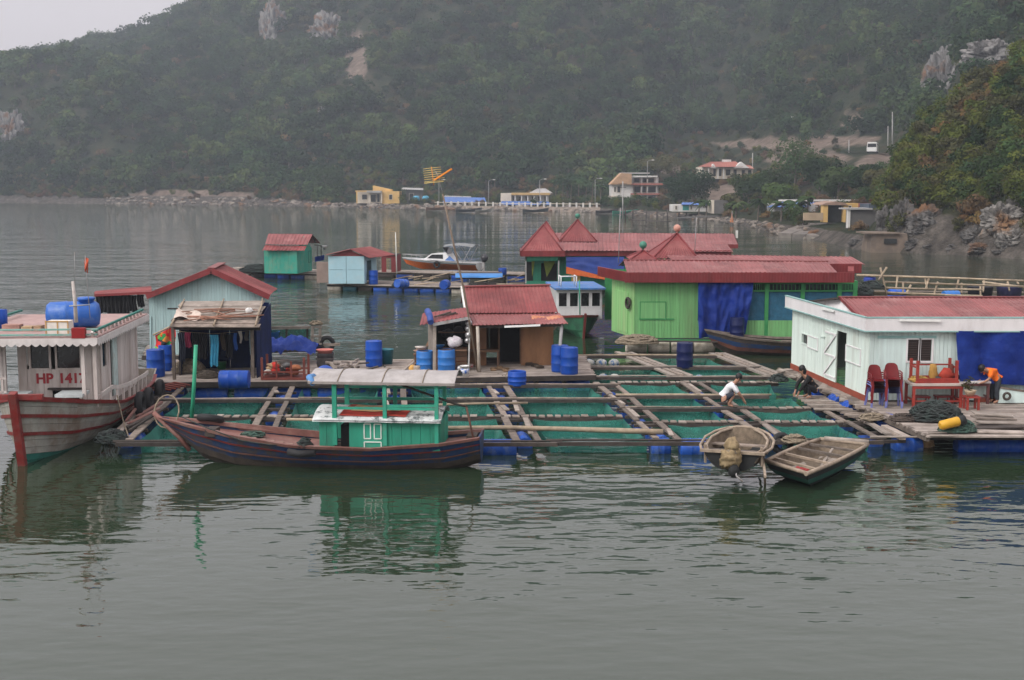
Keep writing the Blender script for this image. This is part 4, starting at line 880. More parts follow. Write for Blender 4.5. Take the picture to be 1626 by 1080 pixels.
# ------------------------------------------------------------------ junk on the deck right of the shack
RED = mat('dark_red_wood', (.15, .035, .025), .7, .25, 4, (.08, .03, .025), .35, 4)
tb = thing('upturned_table', P(450, 602, ZD), 'dark red table turned upside down and filled with junk', 'table'); p0, p1 = P(414, 603, ZD + .04), P(486, 602, ZD + .04)
MB().box(p0.x, p0.y, ZD + .03, p1.x, p0.y + .95, ZD + .09).build('table_top', RED, tb)
for x in (p0.x + .04, p1.x - .04):
    for y in (p0.y + .04, p0.y + .9): MB().beam((x, y, ZD + .09), (x, y, ZD + .74), .07, .07, (0, 1, 0)).build('leg', RED, tb)
for x in (p0.x + .5, p1.x - .45): MB().beam((x, p0.y + .04, ZD + .09), (x, p0.y + .04, ZD + .62), .05, .05, (0, 1, 0)).build('strut', RED, tb)
for y in (p0.y + .04, p0.y + .9): MB().beam((p0.x, y, ZD + .28), (p1.x, y, ZD + .28), .035, .05).build('stretcher', RED, tb)
JC = [('red', (.45, .03, .02)), ('tan', (.36, .24, .14)), ('white', (.6, .56, .5)), ('grey', (.1, .1, .1)), ('brown', (.14, .08, .05)), ('rust', (.3, .11, .05))]
for i in range(16):
    nm, c = JC[i % 6]; p = V(rnd(p0.x + .15, p1.x - .15), rnd(p0.y + .15, p0.y + .8), ZD + rnd(.2, .5))
    tag(MB().blob(p, (rnd(.1, .2), rnd(.08, .18), rnd(.07, .14)), .5, 2.2, 10, 7, i).build('bundle', fab('junk' + nm, c)), '%s crumpled bundle in the upturned red table' % nm, 'bundle', 'bundles in the upturned table (%s)' % nm)
ty = P(460, 585, ZD).y
def tf_(s, t):
    x = PY(421 + 84 * s, 560, ty + 1.2).x; hh = (.35 + .28 * sin(pi * s) + .14 * noise.noise(V(s * 4, 1, 0))) * sin(pi * min(1, .12 + t * .8)) + .05
    return V(x, ty + .5 + 1.5 * t, ZD + .25 + hh + .12 * noise.noise(V(s * 7, t * 6, 2)) + .1 * noise.noise(V(s * 15, t * 13, 4)))
tag(MB().grid(34, 18, tf_).build('tarp_heap', mat('blue_tarp_heap', (.012, .035, .2), .55, .25, 2, bump=.03, bscale=6, spec=.15)), 'crumpled blue tarpaulin heap behind the upturned table', 'tarp')
for i, (mt, c) in enumerate((('grey_basket', (.12, .12, .13)), ('grey_basket2', (.15, .14, .14)), ('grey_basket3', (.1, .1, .11)))):
    tag(MB().lathe([(.24, 0), (.31, .2), (.32, .21), (.28, .19), (.22, .04), (.001, .04)], 16, P(515, 586, ZD + .02) + V(0, .2, .16 * i)).build('basket', mat(mt, c, .7, .2, 6)), ['bottom', 'middle', 'upper'][i] + ' dark grey tub of the stack right of the tarp heap', 'tub')
tag(MB().lathe([(.2, 0), (.29, .16), (.3, .17), (.27, .16), (.19, .03), (.001, .03)], 16, P(515, 586, ZD + .02) + V(0, .2, .47)).build('basket', mat('salmon_basket', (.5, .17, .14), .7, .2, 6)), 'salmon coloured basket on top of the tub stack', 'basket')
tag(MB().lathe([(.001, .05), (.2, .04), (.3, 0), (.31, -.02), (.28, -.02), (.001, .0)], 18, P(516, 594, ZD + .24), axis=(.1, -1, .55)).build('basin', mat('blue_lid', (.02, .07, .32), .4, .1, 4)), 'blue round basin leaning before the tub stack', 'basin')
for i in range(26):
    p = P(rnd(530, 590), rnd(582, 600), ZD + .03); l = rnd(.2, .6); a = rnd(0, 3.1); tag(MB().beam(p + V(0, 0, rnd(.02, .25)), p + V(cos(a) * l, sin(a) * l, rnd(.02, .3)), rnd(.06, .12), rnd(.03, .06)).build('firewood', WOODL if i % 3 else WOODD), 'loose piece of scrap wood left of the lone drum', 'firewood', 'scrap wood on the deck')
# back pontoon with ladder frame and tubs
pt = thing('back_pontoon', P(460, 560, .3), 'narrow pontoon with timber rails behind the tarp heap', 'pontoon')
for u0, v0, u1, v1, m in ((415, 558, 520, 556, WOODD), (418, 549, 540, 547, WOOD), (420, 521, 492, 520, WOODL), (420, 542, 498, 541, WOODD)):
    ya_ = P(460, 556, .3).y; MB().beam(PY(u0, v0, ya_), PY(u1, v1, ya_), .12, .1).build('rail', m, pt)
for u in (420, 455, 488): MB().beam(PY(u, 558, ya_ + .06), PY(u, 519, ya_ + .06), .07, .07, (0, 1, 0)).build('post', WOODD, pt)
MB().hexa([PY(418, 524, ya_ + .8), PY(492, 523, ya_ + .8), PY(492, 523, ya_ + .9), PY(418, 524, ya_ + .9), PY(418, 548, ya_ + .8), PY(492, 548, ya_ + .8), PY(492, 548, ya_ + .9), PY(418, 548, ya_ + .9)]).build('net_screen', NET, pt)
ld = thing('timber_ladder', P(502, 556, .3), 'short weathered ladder frame standing on the back pontoon', 'ladder')
for u in (496, 508): MB().beam(PY(u, 552, ya_ - .1), PY(u + .5, 514, ya_ - .1), .1, .07, (0, 1, 0)).build('rail', WOODL, ld)
for v in (519, 534, 546): MB().beam(PY(494, v, ya_ - .14), PY(511, v, ya_ - .14), .06, .07).build('rung', WOODL, ld)
heap(PY(502, 514, ya_ - .1) - V(0, 0, .05), (.25, .15, .12), 20, .02, ROPE, 'rope_coil', 'old rope tangled on top of the ladder frame', 'rope', 9)
tyre(PY(519, 546, ya_), (.25, -1, 0), .24, .085, 'tyre', 'old tyre hanging at the right end of the back pontoon')
tb2 = thing('blue_tub', PY(428, 543, ya_), 'wide blue tub on the back pontoon behind the shack', 'tub'); MB().lathe([(.35, 0), (.4, .42), (.42, .44), (.38, .42), (.3, .08), (.001, .08)], 20, PY(428, 544, ya_ + .6)).build('tub_shell', BLUEB, tb2)

# ------------------------------------------------------------------ pale blue gabled house behind
PALE = mat('pale_blue_boards', (.36, .50, .50), .7, .16, 1.2, (.3, .33, .3), .3, 1.2, streak=6, grain=(9, 9, .2))
hb_ = thing('pale_blue_house', P(330, 560, .5), 'pale blue board house with a red gable roof behind the shack', 'house')
gy = P(330, 561, .5).y; gl, gr = PY(240, 560, gy), PY(420, 560, gy); gl.z = gr.z = .5
ap = PY(338, 427, gy); el_, er_ = PY(239, 466, gy), PY(424, 468, gy); sx = ap.x - gl.x; wl = gr.x - gl.x
def gz(s): return el_.z + (ap.z - el_.z) * s / sx if s < sx else er_.z + (ap.z - er_.z) * (wl - s) / (wl - sx)
bwall(gl, gr, .45, lambda s: gz(s) - .05, .1, .03).build('front_wall', PALE, hb_)
dq = Vector((-.1, 1, 0)).normalized() * 2.8
bwall(gr, gr + dq, .45, er_.z - .05, .1, .03).build('side_wall', PALE, hb_); bwall(gl + dq, gl, .45, el_.z - .05, .1, .03).build('side_wall', PALE, hb_); bwall(gr + dq, gl + dq, .45, er_.z, .3, .03).build('back_wall', PALE, hb_)
ov = V(.02, -.35, 0); dr = dq * 1.1
A_, B_, C_ = PY(236, 467, gy) + ov, PY(338, 426, gy) + ov, PY(430, 468, gy) + ov
Corr(C_ + dr, C_, B_, B_ + dr, .15, .022).build('roof_slope', ROOF, hb_); Corr(A_, A_ + dr, B_ + dr, B_, .15, .022).build('roof_slope', ROOF, hb_)
MB().beam(B_ + V(0, 0, .03), B_ + dr + V(0, 0, .03), .3, .03).build('ridge_cap', ROOFP, hb_)
for a, b in ((A_, B_), (C_, B_)): MB().beam(a + V(0, -.02, -.06), b + V(0, -.02, -.06), .04, .2).build('barge_board', ROOFD, hb_)
Corr(PY(150, 468, gy - .2), PY(152, 463, gy + 2.4), PY(240, 455, gy + 2.4), PY(241, 464, gy - .2), .15, .02).build('annex_roof', ROOF, hb_, 'low lean-to roof on the left')
MB().beam(PY(150, 469, gy - .25), PY(241, 465, gy - .25), .05, .09).build('annex_fascia', ROOFD, hb_)
for u in (158, 196): MB().tube([PY(u, 468, gy), V(PY(u, 468, gy).x, gy, .3)], .04, 6).build('post', WOODD, hb_)
MB().beam(PY(266, 490, gy - .03), PY(287, 490, gy - .03), .02, .05).build('ledge', WOODD, hb_); MB().beam(PY(239, 502, gy - .03), PY(239, 560, gy - .03), .05, .05, (0, 1, 0)).build('corner_post', PALE, hb_)
for i, (u, v1, w) in enumerate(((162, 497, 19), (179, 503, 21), (196, 501, 17), (210, 495, 13), (223, 488, 11))): cloth(u, 468 + i % 2, v1, w, gy - .1, fab('black', (.012, .012, .014)), 'trousers' if i > 2 else 'sheet', ['black sheet at the far left under the annex roof', 'wide black sheet second from the left under the annex roof', 'long black sheet in the middle under the annex roof', 'black trousers under the annex roof left of another pair', 'short black trousers next to the pale blue wall'][i], 'washing')
deck('house_platform', 'low plank walkway under the pale blue house', P(226, 566, .42), P(425, 566, .42), P(425, 548, .42), P(236, 548, .42), .25)
# ------------------------------------------------------------------ boats
class Hull:
    "lofted hull in its own frame: x from stern (0) to bow (L), y to port, z up"
    def __init__(s, M, L, beam, sheer, keel, plan, fl=.75, rake=.5):
        s.M, s.L, s.beam, s.sheer, s.keel, s.plan, s.fl, s.rake = M, L, beam, sheer, keel, plan, fl, rake
    def pt(s, t, q, off=0.0):
        "t along the length, q from -1 (starboard gunwale) over 0 (keel) to 1 (port gunwale)"
        a = abs(q); b = lerp_tab(s.plan, t) * s.beam / 2; sh, k = lerp_tab(s.sheer, t), lerp_tab(s.keel, t)
        y = b * (a ** s.fl) + off; z = k + (sh - k) * a ** 1.35
        x = s.L * t + s.rake * (z - k) / max(.2, sh - k) * max(0, (t - .72) / .28) ** 2
        return V(x, math.copysign(y, q) if q else 0, z)
    def strake(s, q0, q1, off=.0, th=.03, n=26, sides=(1, -1), t0=0, t1=1):
        mb = MB(s.M)
        for sd in sides:
            vs = []
            for i in range(n + 1):
                t = t0 + (t1 - t0) * i / n
                vs += [s.pt(t, sd * q0, off), s.pt(t, sd * q1, off), s.pt(t, sd * q1, off - th), s.pt(t, sd * q0, off - th)]
            fs = []
            for i in range(n):
                for j in range(4): a = i * 4 + j; b = i * 4 + (j + 1) % 4; fs.append((a, b, b + 4, a + 4) if sd > 0 else (a, a + 4, b + 4, b))
            fs += [(0, 3, 2, 1), tuple(4 * n + j for j in range(4))]; mb.add(vs, fs, False)
        return mb
    def transom(s, t=0.0):
        mb = MB(s.M); pl = [s.pt(t, q / 8) for q in range(-8, 9)]; mb.prism(pl, (.05, 0, 0)); return mb
    def floor(s, z, t0, t1, n=20):
        mb = MB(s.M)
        vs = []
        for i in range(n + 1):
            t = t0 + (t1 - t0) * i / n; sh, k = lerp_tab(s.sheer, t), lerp_tab(s.keel, t); zz = z(t) if callable(z) else z
            a = max(0.001, min(1, (zz - k) / max(.05, sh - k))) ** (1 / 1.35); p = s.pt(t, a, -.03); vs += [V(p.x, p.y, zz), V(p.x, -p.y, zz)]
        mb.add(vs, [(2 * i, 2 * i + 1, 2 * i + 3, 2 * i + 2) for i in range(n)]); return mb
HBLUE = mat('flaking_blue_hull', (.009, .034, .1), .65, .35, 2.2, (.05, .04, .036), .47, 1.8, bump=.012, bscale=7, dsharp=.1)
HDARK = mat('dark_antifouling', (.045, .035, .03), .8, .35, 2.5, (.09, .07, .05), .4, 2.5, bump=.012, bscale=7)
HRED = mat('red_stripe_paint', (.13, .015, .014), .6, .3, 3, (.1, .06, .045), .4, 3)
GUN = mat('maroon_gunwale', (.19, .085, .07), .7, .25, 3, (.26, .17, .14), .4, 2.5)
DECKR = mat('pinkish_deck_board', (.30, .20, .165), .8, .25, 3, (.2, .13, .1), .4, 2.5, rand=.2)
GREENP = mat('green_cabin_paint', (.02, .24, .155), .55, .2, 2, (.02, .1, .07), .3, 2, streak=4)
GREENL = mat('light_green_paint', (.03, .3, .2), .55, .2, 3, (.1, .2, .15), .3, 4)

# long blue wooden boat with the green cabin
LB = 7.35; st = V(-.72, 29.55, 0); bo = V(-8.2, 30.15, 0); MBt = frame(st, ang2(st, bo))
wb = thing('wooden_boat', V(-4.6, 30.3, 0), 'long blue wooden boat with a green cabin and white canopy', 'boat')
H1 = Hull(MBt, LB, 1.72, [(0, .80), (.12, .68), (.35, .56), (.6, .60), (.8, .78), (1, 1.08)], [(0, .12), (.1, -.12), (.3, -.2), (.8, -.18), (.92, .08), (1, .6)], [(0, .62), (.12, .84), (.35, 1), (.6, .97), (.8, .72), (.92, .4), (1, .03)], .6, .55)
for q0, q1, mt in ((0.02, .3, HDARK), (.3, .5, HDARK), (.5, .66, HBLUE), (.66, .82, HBLUE), (.82, 1, HBLUE)): H1.strake(q0, q1, .006 * (q0 > .5), .035).build('hull_plank', mt, wb)
H1.strake(.80, .835, .03, .03).build('rubbing_strip', HRED, wb, 'thin red stripe along the hull'); H1.strake(.61, .645, .028, .03).build('rubbing_strip', mat('brown_rub', (.13, .06, .045), .7, .3, 4), wb)
H1.strake(.955, 1.02, .05, .14).build('gunwale', GUN, wb); H1.transom().build('transom', HBLUE, wb)
# stem post
MB(MBt).tube([H1.pt(.965, .02) + V(.05, 0, -.1), H1.pt(1, 0) + V(.06, 0, .0), H1.pt(1, 1) + V(.12, 0, .12)], .06, 6).build('stem', GUN, wb)
H1.floor(lambda t: lerp_tab(H1.sheer, t) - .13, .52, .99).build('fore_deck', GUN, wb); H1.floor(lambda t: lerp_tab(H1.sheer, t) - .12, .02, .2).build('aft_deck', GUN, wb); H1.floor(.25, .1, .9).build('sole', HDARK, wb)
for i in range(13):                         # side deck boards on the near side
    t = .50 + i * .031; a = H1.pt(t, .93); z = lerp_tab(H1.sheer, t) - .06; b = H1.pt(t, .48); plank(MBt @ V(a.x, a.y * .93, z), MBt @ V(a.x, a.y * .52, z + .005), .225, .03, DECKR, wb, 'deck_board')
for i in range(3): 
    t = .62 + .11 * i; z = lerp_tab(H1.sheer, t); a = H1.pt(t, 1); MB(MBt).beam((a.x, -a.y, z - .02), (a.x + .02, -a.y * .98, z - .35), .07, .06).build('rib', GUN, wb)
MB(MBt).beam((LB * .5, -.80, .52), (LB * .86, -.52, .80), .05, .16).build('inner_rail', GUN, wb)
# cabin
cx0, cx1, cyw, cz0, cz1 = .92, 3.78, .66, .50, 1.20
def wloc_(x, y, z): return MBt @ V(x, y, z)
bwall(wloc_(2.72, cyw, 0), wloc_(cx0, cyw, 0), cz0, cz1, .24, .04).build('near_wall', GREENP, wb); bwall(wloc_(3.78, cyw, 0), wloc_(3.42, cyw, 0), cz0, cz1, .18, .04).build('near_wall', GREENP, wb)
bwall(wloc_(cx0, -cyw, 0), wloc_(cx1, -cyw, 0), cz0, cz1, .24, .04, [(1.9, 2.5, .72, 1.1)]).build('far_wall', GREENP, wb); bwall(wloc_(cx0, cyw, 0), wloc_(cx0, -cyw, 0), cz0, cz1, .22, .04).build('aft_wall', GREENP, wb)
dpn = MB(MBt); dpn.box(2.74, cyw - .0, cz0 + .02, 3.06 - .0, cyw + .03, cz1 - .02); dd = dpn.build('door', GREENP, wb)
MB(MBt).box(2.24, cyw + .022, cz0 + .04, 2.74, cyw + .04, cz1 - .03).build('door_panel', GREENL, wb)
fm = MB(MBt); WP = mat('white_line_paint', (.62, .68, .62), .6, .15, 6)
for x0, x1, z0, z1 in ((2.30, 2.46, .78, 1.13), (2.55, 2.70, .78, 1.13), (2.30, 2.70, .55, .70)):
    for a in ((x0, z0, x1, z0), (x0, z1, x1, z1), (x0, z0, x0, z1), (x1, z0, x1, z1)): fm.beam((a[0], cyw + .045, a[1]), (a[2], cyw + .045, a[3]), .025, .025, (0, 1, 0))
fm.build('white_panel_frame', WP, wb)
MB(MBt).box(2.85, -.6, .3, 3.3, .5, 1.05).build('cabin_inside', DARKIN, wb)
MB(MBt).beam((cx0 - .06, cyw + .05, cz1 + .01), (cx1 + .08, cyw + .05, cz1 + .01), .06, .05).build('eave_strip', GREENL, wb)
def rf(s, t): y = -1 + 2 * t; return V(cx0 - .05 + (cx1 + .18 - cx0) * s, y * .82, cz1 + .03 + .2 * (1 - y * y) + .012 * noise.noise(V(s * 9, t * 5, 0)))
rb = MB(MBt); rb.grid(10, 12, rf); rb.grid(10, 12, lambda s, t: rf(s, t) - V(0, 0, .04)); rb.build('cabin_roof', mat('white_flaked_roof', (.55, .57, .56), .7, .2, 4, (.12, .14, .14), .42, 5, dsharp=.05), wb)
# canopy on posts
cp = MB(MBt); ccx0, ccx1 = .55, 4.0
def cf(s, t): y = -1 + 2 * t; return V(ccx0 + (ccx1 - ccx0) * s, y * .80, 2.12 + .19 * (1 - y * y) - .015 * abs(sin(4 * pi * s)) * (1 - .5 * y) + .015 * s)
cp.grid(24, 10, cf); cp.grid(24, 10, lambda s, t: cf(s, t) - V(0, 0, .05)); cp.build('canopy', mat('grey_white_canvas', (.38, .36, .35), .85, .18, 2, (.24, .22, .2), .4, 2, bump=.01, bscale=6), wb)
ce = MB(MBt); ce.beam((ccx0, .80, 2.10), (ccx1, .80, 2.11), .03, .06); ce.beam((ccx0, -.80, 2.10), (ccx1, -.80, 2.11), .03, .06); ce.build('canopy_edge', mat('canvas_hem', (.3, .27, .25), .85, .2, 4), wb)
for k, x in enumerate((.98, 2.2, 3.4)):
    for y in (.70, -.70): MB(MBt).box(x - .04 - .015 * (k == 2), y - .04, .62, x + .05, y + .04, 2.14).build('post', GREENL if k < 2 else GREENP, wb)
for z in (1.78, 1.5):
    for y in (-.70, .70):
        if y > 0 and z > 1.6: continue
        MB(MBt).beam((.95, y, z), (3.4, y, z), .05, .06).build('rail', GREENL, wb)
MB(MBt).beam((.95, .7, 1.58), (2.2, .7, 1.56), .05, .06).build('rail', GREENL, wb)
for x in (1.3, 2.25, 3.3): MB(MBt).tube([cf((x - ccx0) / (ccx1 - ccx0), t / 10) + V(0, 0, .012) for t in range(11)], .012, 5).build('canopy_rope', ROPE, wb)
MB(MBt).tube([V(3.93, .5, 2.18), V(4.0, .62, 2.2), V(3.88, .78, 2.08)], .10, 8, True, .07).build('canopy_bundle', mat('light_blue_cloth', (.1, .24, .48), .8, .2, 5), wb)
mt_ = lambda s, t: rf(.22 + .52 * s + .06 * t, .50 + .42 * t) + V(0, 0, .025 + .015 * sin(8 * s))
rug = thing('rug', wloc_(2.3, .2, 1.4), 'red and tan mat spread on the cabin roof of the green boat', 'mat')
MB(MBt).grid(12, 6, mt_).build('border', mat('rug_red', (.36, .045, .03), .9, .2, 6), rug); MB(MBt).grid(12, 6, lambda s, t: mt_(.13 + .74 * s, .2 + .55 * t) + V(0, 0, .03)).build('field', mat('rug_tan', (.42, .25, .12), .9, .2, 8, (.3, .1, .05), .25, 9), rug)
# steering pole, green pole at the bow, mooring gear
MB(MBt).tube([V(2.0, .1, 2.0), V(.62, .35, 1.58), V(.30, .42, 1.52)], .028, 6).build('tiller_bar', WOODD, wb); MB(MBt).tube([V(.32, .42, 1.52), V(.12, .45, .62)], .025, 6).build('tiller_post', mat('rusty_iron', (.11, .05, .035), .8, .3, 8), wb)
gp = P(304, 672, .75); gt = PY(311, 548, gp.y); tag(MB().tube([gp, (gp + gt) / 2 + V(.01, 0, 0), gt], .05, 8, True, .05).build('green_pole', mat('green_pole_paint', (.03, .30, .17), .55, .2, 4)), 'bright green pole standing upright on the fore deck of the wooden boat', 'pole')
MB(MBt).box(6.35, .10, .72, 6.6, .5, .9).build('mooring_bitt', WOODD, wb)
tyre(MBt @ V(6.75, -.42, .98), (.1, .3, 1), .27, .075, 'tyre', 'flat black tyre lying on the bow of the wooden boat')
fe = MB(MBt); fe.tube([V(4.45, 1.02, .5), V(4.2, 1.05, .46), V(3.8, 1.03, .48)], .085, 10); tag(fe.build('fender', RUBBER), 'black fender hanging on the near side of the wooden boat', 'fender')
heap(MBt @ V(4.12, .72, .54), (.19, .16, .2), 26, .014, ROPED, 'rope_bundle', 'dark rope bundle on the side deck before the green cabin', 'rope', 4)
heap(MBt @ V(5.6, -.1, .62), (.3, .2, .08), 24, .012, ROPEG, 'net_scrap', 'scrap of green net on the fore deck of the wooden boat', 'net', 5)
tag(MB(MBt).tube([V(7.3, .1, 1.12), V(6.5, .5, .92), V(5.6, .8, .70), V(4.9, .84, .62), V(4.2, .7, .6)], .014, 5).build('mooring_rope', ROPED), 'dark rope trailing along the near deck of the wooden boat', 'rope')
ring = MB(); c = MBt @ V(7.75, -.15, 1.3); ring.tube([c + V(cos(a) * .30, sin(a) * .15, sin(a) * .38 - .1) for a in [i * 2 * pi / 16 for i in range(17)]], .02, 6, False); tag(ring.build('rope_ring', ROPE), 'loop of cane hanging over the bow tip of the wooden boat', 'hoop')
MB(MBt).box(.12, -.35, .62, .36, .1, .76).build('engine_box', HDARK, wb)

# white fishing boat with a red stem at the left edge
HWH = mat('worn_white_hull', (.33, .325, .29), .7, .26, 1.6, (.18, .125, .085), .46, 1.7, streak=1.5, bump=.012, bscale=5)
CABW = mat('worn_white_cabin', (.55, .50, .47), .7, .15, 2, (.33, .27, .24), .42, 2.2, streak=6)
REDP = mat('red_boat_paint', (.2, .018, .016), .6, .25, 3, (.15, .08, .065), .36, 4)
TEALP = mat('teal_waterline', (.02, .15, .12), .7, .25, 3)
fb = thing('fishing_boat', V(-11.9, 33.5, 0), 'white fishing boat with red stem and stripes numbered on the cabin', 'boat')
bow = P(36, 739, 0); stern = bow + V(-.62, 9.2, 0); MF = frame(stern, ang2(stern, bow)); LF = (bow - stern).length - .1
H2 = Hull(MF, LF, 3.2, [(0, 1.0), (.3, .85), (.6, .92), (.82, 1.3), (1, 1.74)], [(0, -.1), (.2, -.3), (.85, -.3), (1, -.12)], [(0, .8), (.2, .98), (.5, 1), (.7, .9), (.85, .62), (.95, .25), (1, .04)], .5, .45)
n = 10
for j in range(n):
    q0, q1 = .02 + .98 * j / n, .02 + .98 * (j + 1) / n
    for sd in (1, -1): H2.strake(q0, q1 - .004, .004 * (j % 3), .04, 22, (sd,)).build('hull_plank', TEALP if j < 3 else HWH, fb)
for a, b in ((.565, .605), (.775, .815)): H2.strake(a, b, .045, .05).build('rubbing_strip', REDP, fb, 'raised red stripe')
H2.strake(.95, 1.0, .06, .1, t0=.1).build('gunwale', REDP, fb); H2.transom().build('transom', HWH, fb)
s0, s1 = H2.pt(1, 0) + V(.06, 0, -.25), H2.pt(1, 1) + V(.1, 0, .1)
MB(MF).beam((s0.x - .05, 0, s0.z), (s1.x + .02, 0, s1.z), .17, .2, (1, 0, .2)).build('stem', REDP, fb); MB(MF).beam((s1.x - .12, -.55, s1.z - .12), (s1.x - .12, .65, s1.z - .12), .14, .12).build('bow_beam', REDP, fb)
H2.floor(lambda t: lerp_tab(H2.sheer, t) - .22, .5, .99).build('fore_deck', mat('grey_foredeck', (.3, .28, .26), .8, .25, 3), fb); H2.floor(.8, .02, .55).build('deck', WOOD, fb)
# cabin: local x forward
kx0, kx1, kw, kz0, kz1 = 1.6, 5.85, 1.05, .7, 2.72
KF = MF
def fw(x, y, z=0): return MF @ V(x, y, z)
win = [(.28, .78, 1.82, 2.58), (1.0, 1.62, 1.82, 2.58)]
# facing the camera: from local +y (camera right) ... the near wall
bwall(fw(kx1, -kw), fw(kx1, kw), kz0, kz1, .2, .05, [(.3, .82, 1.85, 2.55), (.98, 1.62, 1.85, 2.55), (.92, 1.55, .8, 1.28)]).build('front_wall', CABW, fb)
bwall(fw(kx1, kw), fw(kx0, kw), kz0, kz1, .2, .05, [(.25, .6, 1.85, 2.55), (1.2, 1.75, .9, 2.5)]).build('side_wall', CABW, fb); bwall(fw(kx0, -kw), fw(kx1, -kw), kz0, kz1, .2, .05, [(3.5, 4.0, 1.85, 2.55)]).build('side_wall', CABW, fb); bwall(fw(kx0, kw), fw(kx0, -kw), kz0, kz1, .2, .05).build('back_wall', CABW, fb)
GLS = mat('dark_window_glass', (.012, .014, .015), .12, .3, 3, spec=.5)
for y0, y1, z0, z1 in ((-kw + .3, -kw + .82, 1.85, 2.55), (-kw + .98, -kw + 1.62, 1.85, 2.55)):
    g = MB(MF).box(kx1 - .02, y0, z0, kx1 - .005, y1, z1).build('window', GLS, fb)
    f_ = MB(MF)
    for a in ((y0, z0, y1, z0), (y0, z1, y1, z1), (y0, z0, y0, z1), (y1, z0, y1, z1)): f_.beam((kx1 + .03, a[0], a[1]), (kx1 + .03, a[2], a[3]), .05, .05, (1, 0, 0))
    f_.build('window_frame', CABW, g)
g = MB(MF).box(kx1 - .6, kw - .02, 1.85, kx1 - .25, kw - .005, 2.55).build('window', GLS, fb)
MB(MF).box(kx1 - 1.72, kw + .0, .92, kx1 - 1.22, kw + .045, 2.48).build('side_door', mat('pale_teal_door', (.45, .56, .54), .6, .15, 3, (.3, .25, .2), .3, 3), fb)
MB(MF).box(kx1 - .03, -.12, .78, kx1 - .015, .5, 1.28).build('hatch', DARKIN, fb); MB(MF).beam((kx1 + .08, -.3, 1.33), (kx1 + .08, .68, 1.33), .12, .04).build('hatch_sill', WOODD, fb)
# registration painted on the front wall
R_ = Matrix(((0, 0, 1, 0), (1, 0, 0, 0), (0, 1, 0, 0), (0, 0, 0, 1)))
for body, nm, off in (('HP', 'registration_letters', -.62), ('1417', 'registration_digits', -.04)):
    fc = bpy.data.curves.new(nm, 'FONT'); fc.body = body; fc.size = .36; fc.extrude = .004; fc.offset = .013
    to = bpy.data.objects.new(nm, fc); COL.objects.link(to); dg = bpy.context.evaluated_depsgraph_get(); me = bpy.data.meshes.new_from_object(to.evaluated_get(dg)); bpy.data.objects.remove(to)
    tm = MB(MF @ Matrix.Translation(V(kx1 + .036, off, 1.48)) @ R_); tm.add([v.co for v in me.vertices], [tuple(p.vertices) for p in me.polygons]); tm.build(nm, mat('red_lettering', (.3, .02, .028), .6, .15, 8), fb)
# roof with scalloped valance, posts, rails
rx0, rx1, rw, rz = 1.2, 7.15, 1.32, 2.78
MB(MF).box(rx0, -rw - 1.2, rz, rx1, rw, rz + .06).build('roof_deck', mat('pink_grey_roof', (.36, .24, .22), .7, .2, 3), fb)
va = MB(MF); N = 26
def scal(a, b, nn):
    a, b = Vector(a), Vector(b); n_ = int((b - a).length / .2)
    for i in range(n_):
        p, q = a + (b - a) * (i / n_), a + (b - a) * ((i + 1) / n_); pts = [p + V(0, 0, .04), q + V(0, 0, .04)] + [q + (p - q) * (k / 6) + V(0, 0, -.1 - .07 * sin(pi * k / 6)) for k in range(7)]; va.prism(pts, nn)
scal((rx1 + .03, -rw - 1.2, rz), (rx1 + .03, rw + .03, rz), (.02, 0, 0)); scal((rx1 + .03, rw + .03, rz), (rx0, rw + .03, rz), (0, .02, 0)); va.build('scalloped_valance', mat('white_valance', (.6, .56, .54), .7, .15, 4), fb)
for y in (rw - .1, -rw - 1.0): MB(MF).beam((rx0 + .2, y, rz + .2), (rx1 - .1, y, rz + .2), .07, .05).build('roof_rail', TEALP, fb)
for k, z in enumerate((.12, .24)): MB(MF).beam((rx1 - .08 - .12 * k, -rw - 1.2, rz + z), (rx1 - .08 - .12 * k, rw, rz + z), .1, .04).build('roof_rail', mat('pale_teal_rail', (.16, .36, .31), .7, .2, 4, (.4, .3, .27), .4, 4), fb)
for i in range(14): x = rx0 + .4 + i * .42; MB(MF).beam((x, rw - .1, rz + .06), (x + .1, rw - .1, rz + .2), .06, .06).build('rail_stud', CABW, fb)
MB(MF).box(rx1 - .12, .72, rz + .04, rx1 + .06, 1.05, rz + .3).build('port_light_box', mat('port_red', (.25, .01, .01), .5, .1, 4), fb)
for y in (rw - .12, rw - .42, .55 - 1.75, -1.25, -1.6, -1.95, -2.3):
    x = rx1 - .25 if y > 0 else rx1 - .6; a = fw(x, y, .95); MB(MF).beam((x, y, 1.0), (x, y, rz), .09, .09, (0, 1, 0)).build('post', CABW, fb)
# side rail on the near side: posts and top board
for i in range(9):
    t = .30 + i * .055; p = H2.pt(t, 1); hh = .34 if i < 8 else .2; MB(MF).beam((p.x, p.y - .05, p.z - .05), (p.x, p.y - .05, p.z + hh), .08, .05, (0, 1, 0)).build('rail_post', CABW, fb)
tr = MB(MF); prev = None
for i in range(12):
    t = .26 + i * .045; p = H2.pt(t, 1) + V(0, -.05, .36 - (.3 if i > 10 else .12 if i > 9 else 0))
    if prev: tr.beam(prev, p, .05, .1)
    prev = p
tr.build('rail_board', CABW, fb)
for k, y in enumerate((-.9, .55)):
    b_ = MB(MF); b_.box(6.4, y - .35, 1.28, 7.1, y + .35, 1.36); b_.build('bench_seat', mat('pale_bench', (.42, .46, .46), .7, .2, 4), fb)
    for sx in (6.45, 7.0):
        for sy_ in (-.3, .26): MB(MF).box(sx, y + sy_, 1.0, sx + .05, y + sy_ + .05, 1.28).build('bench_leg', CABW, fb)
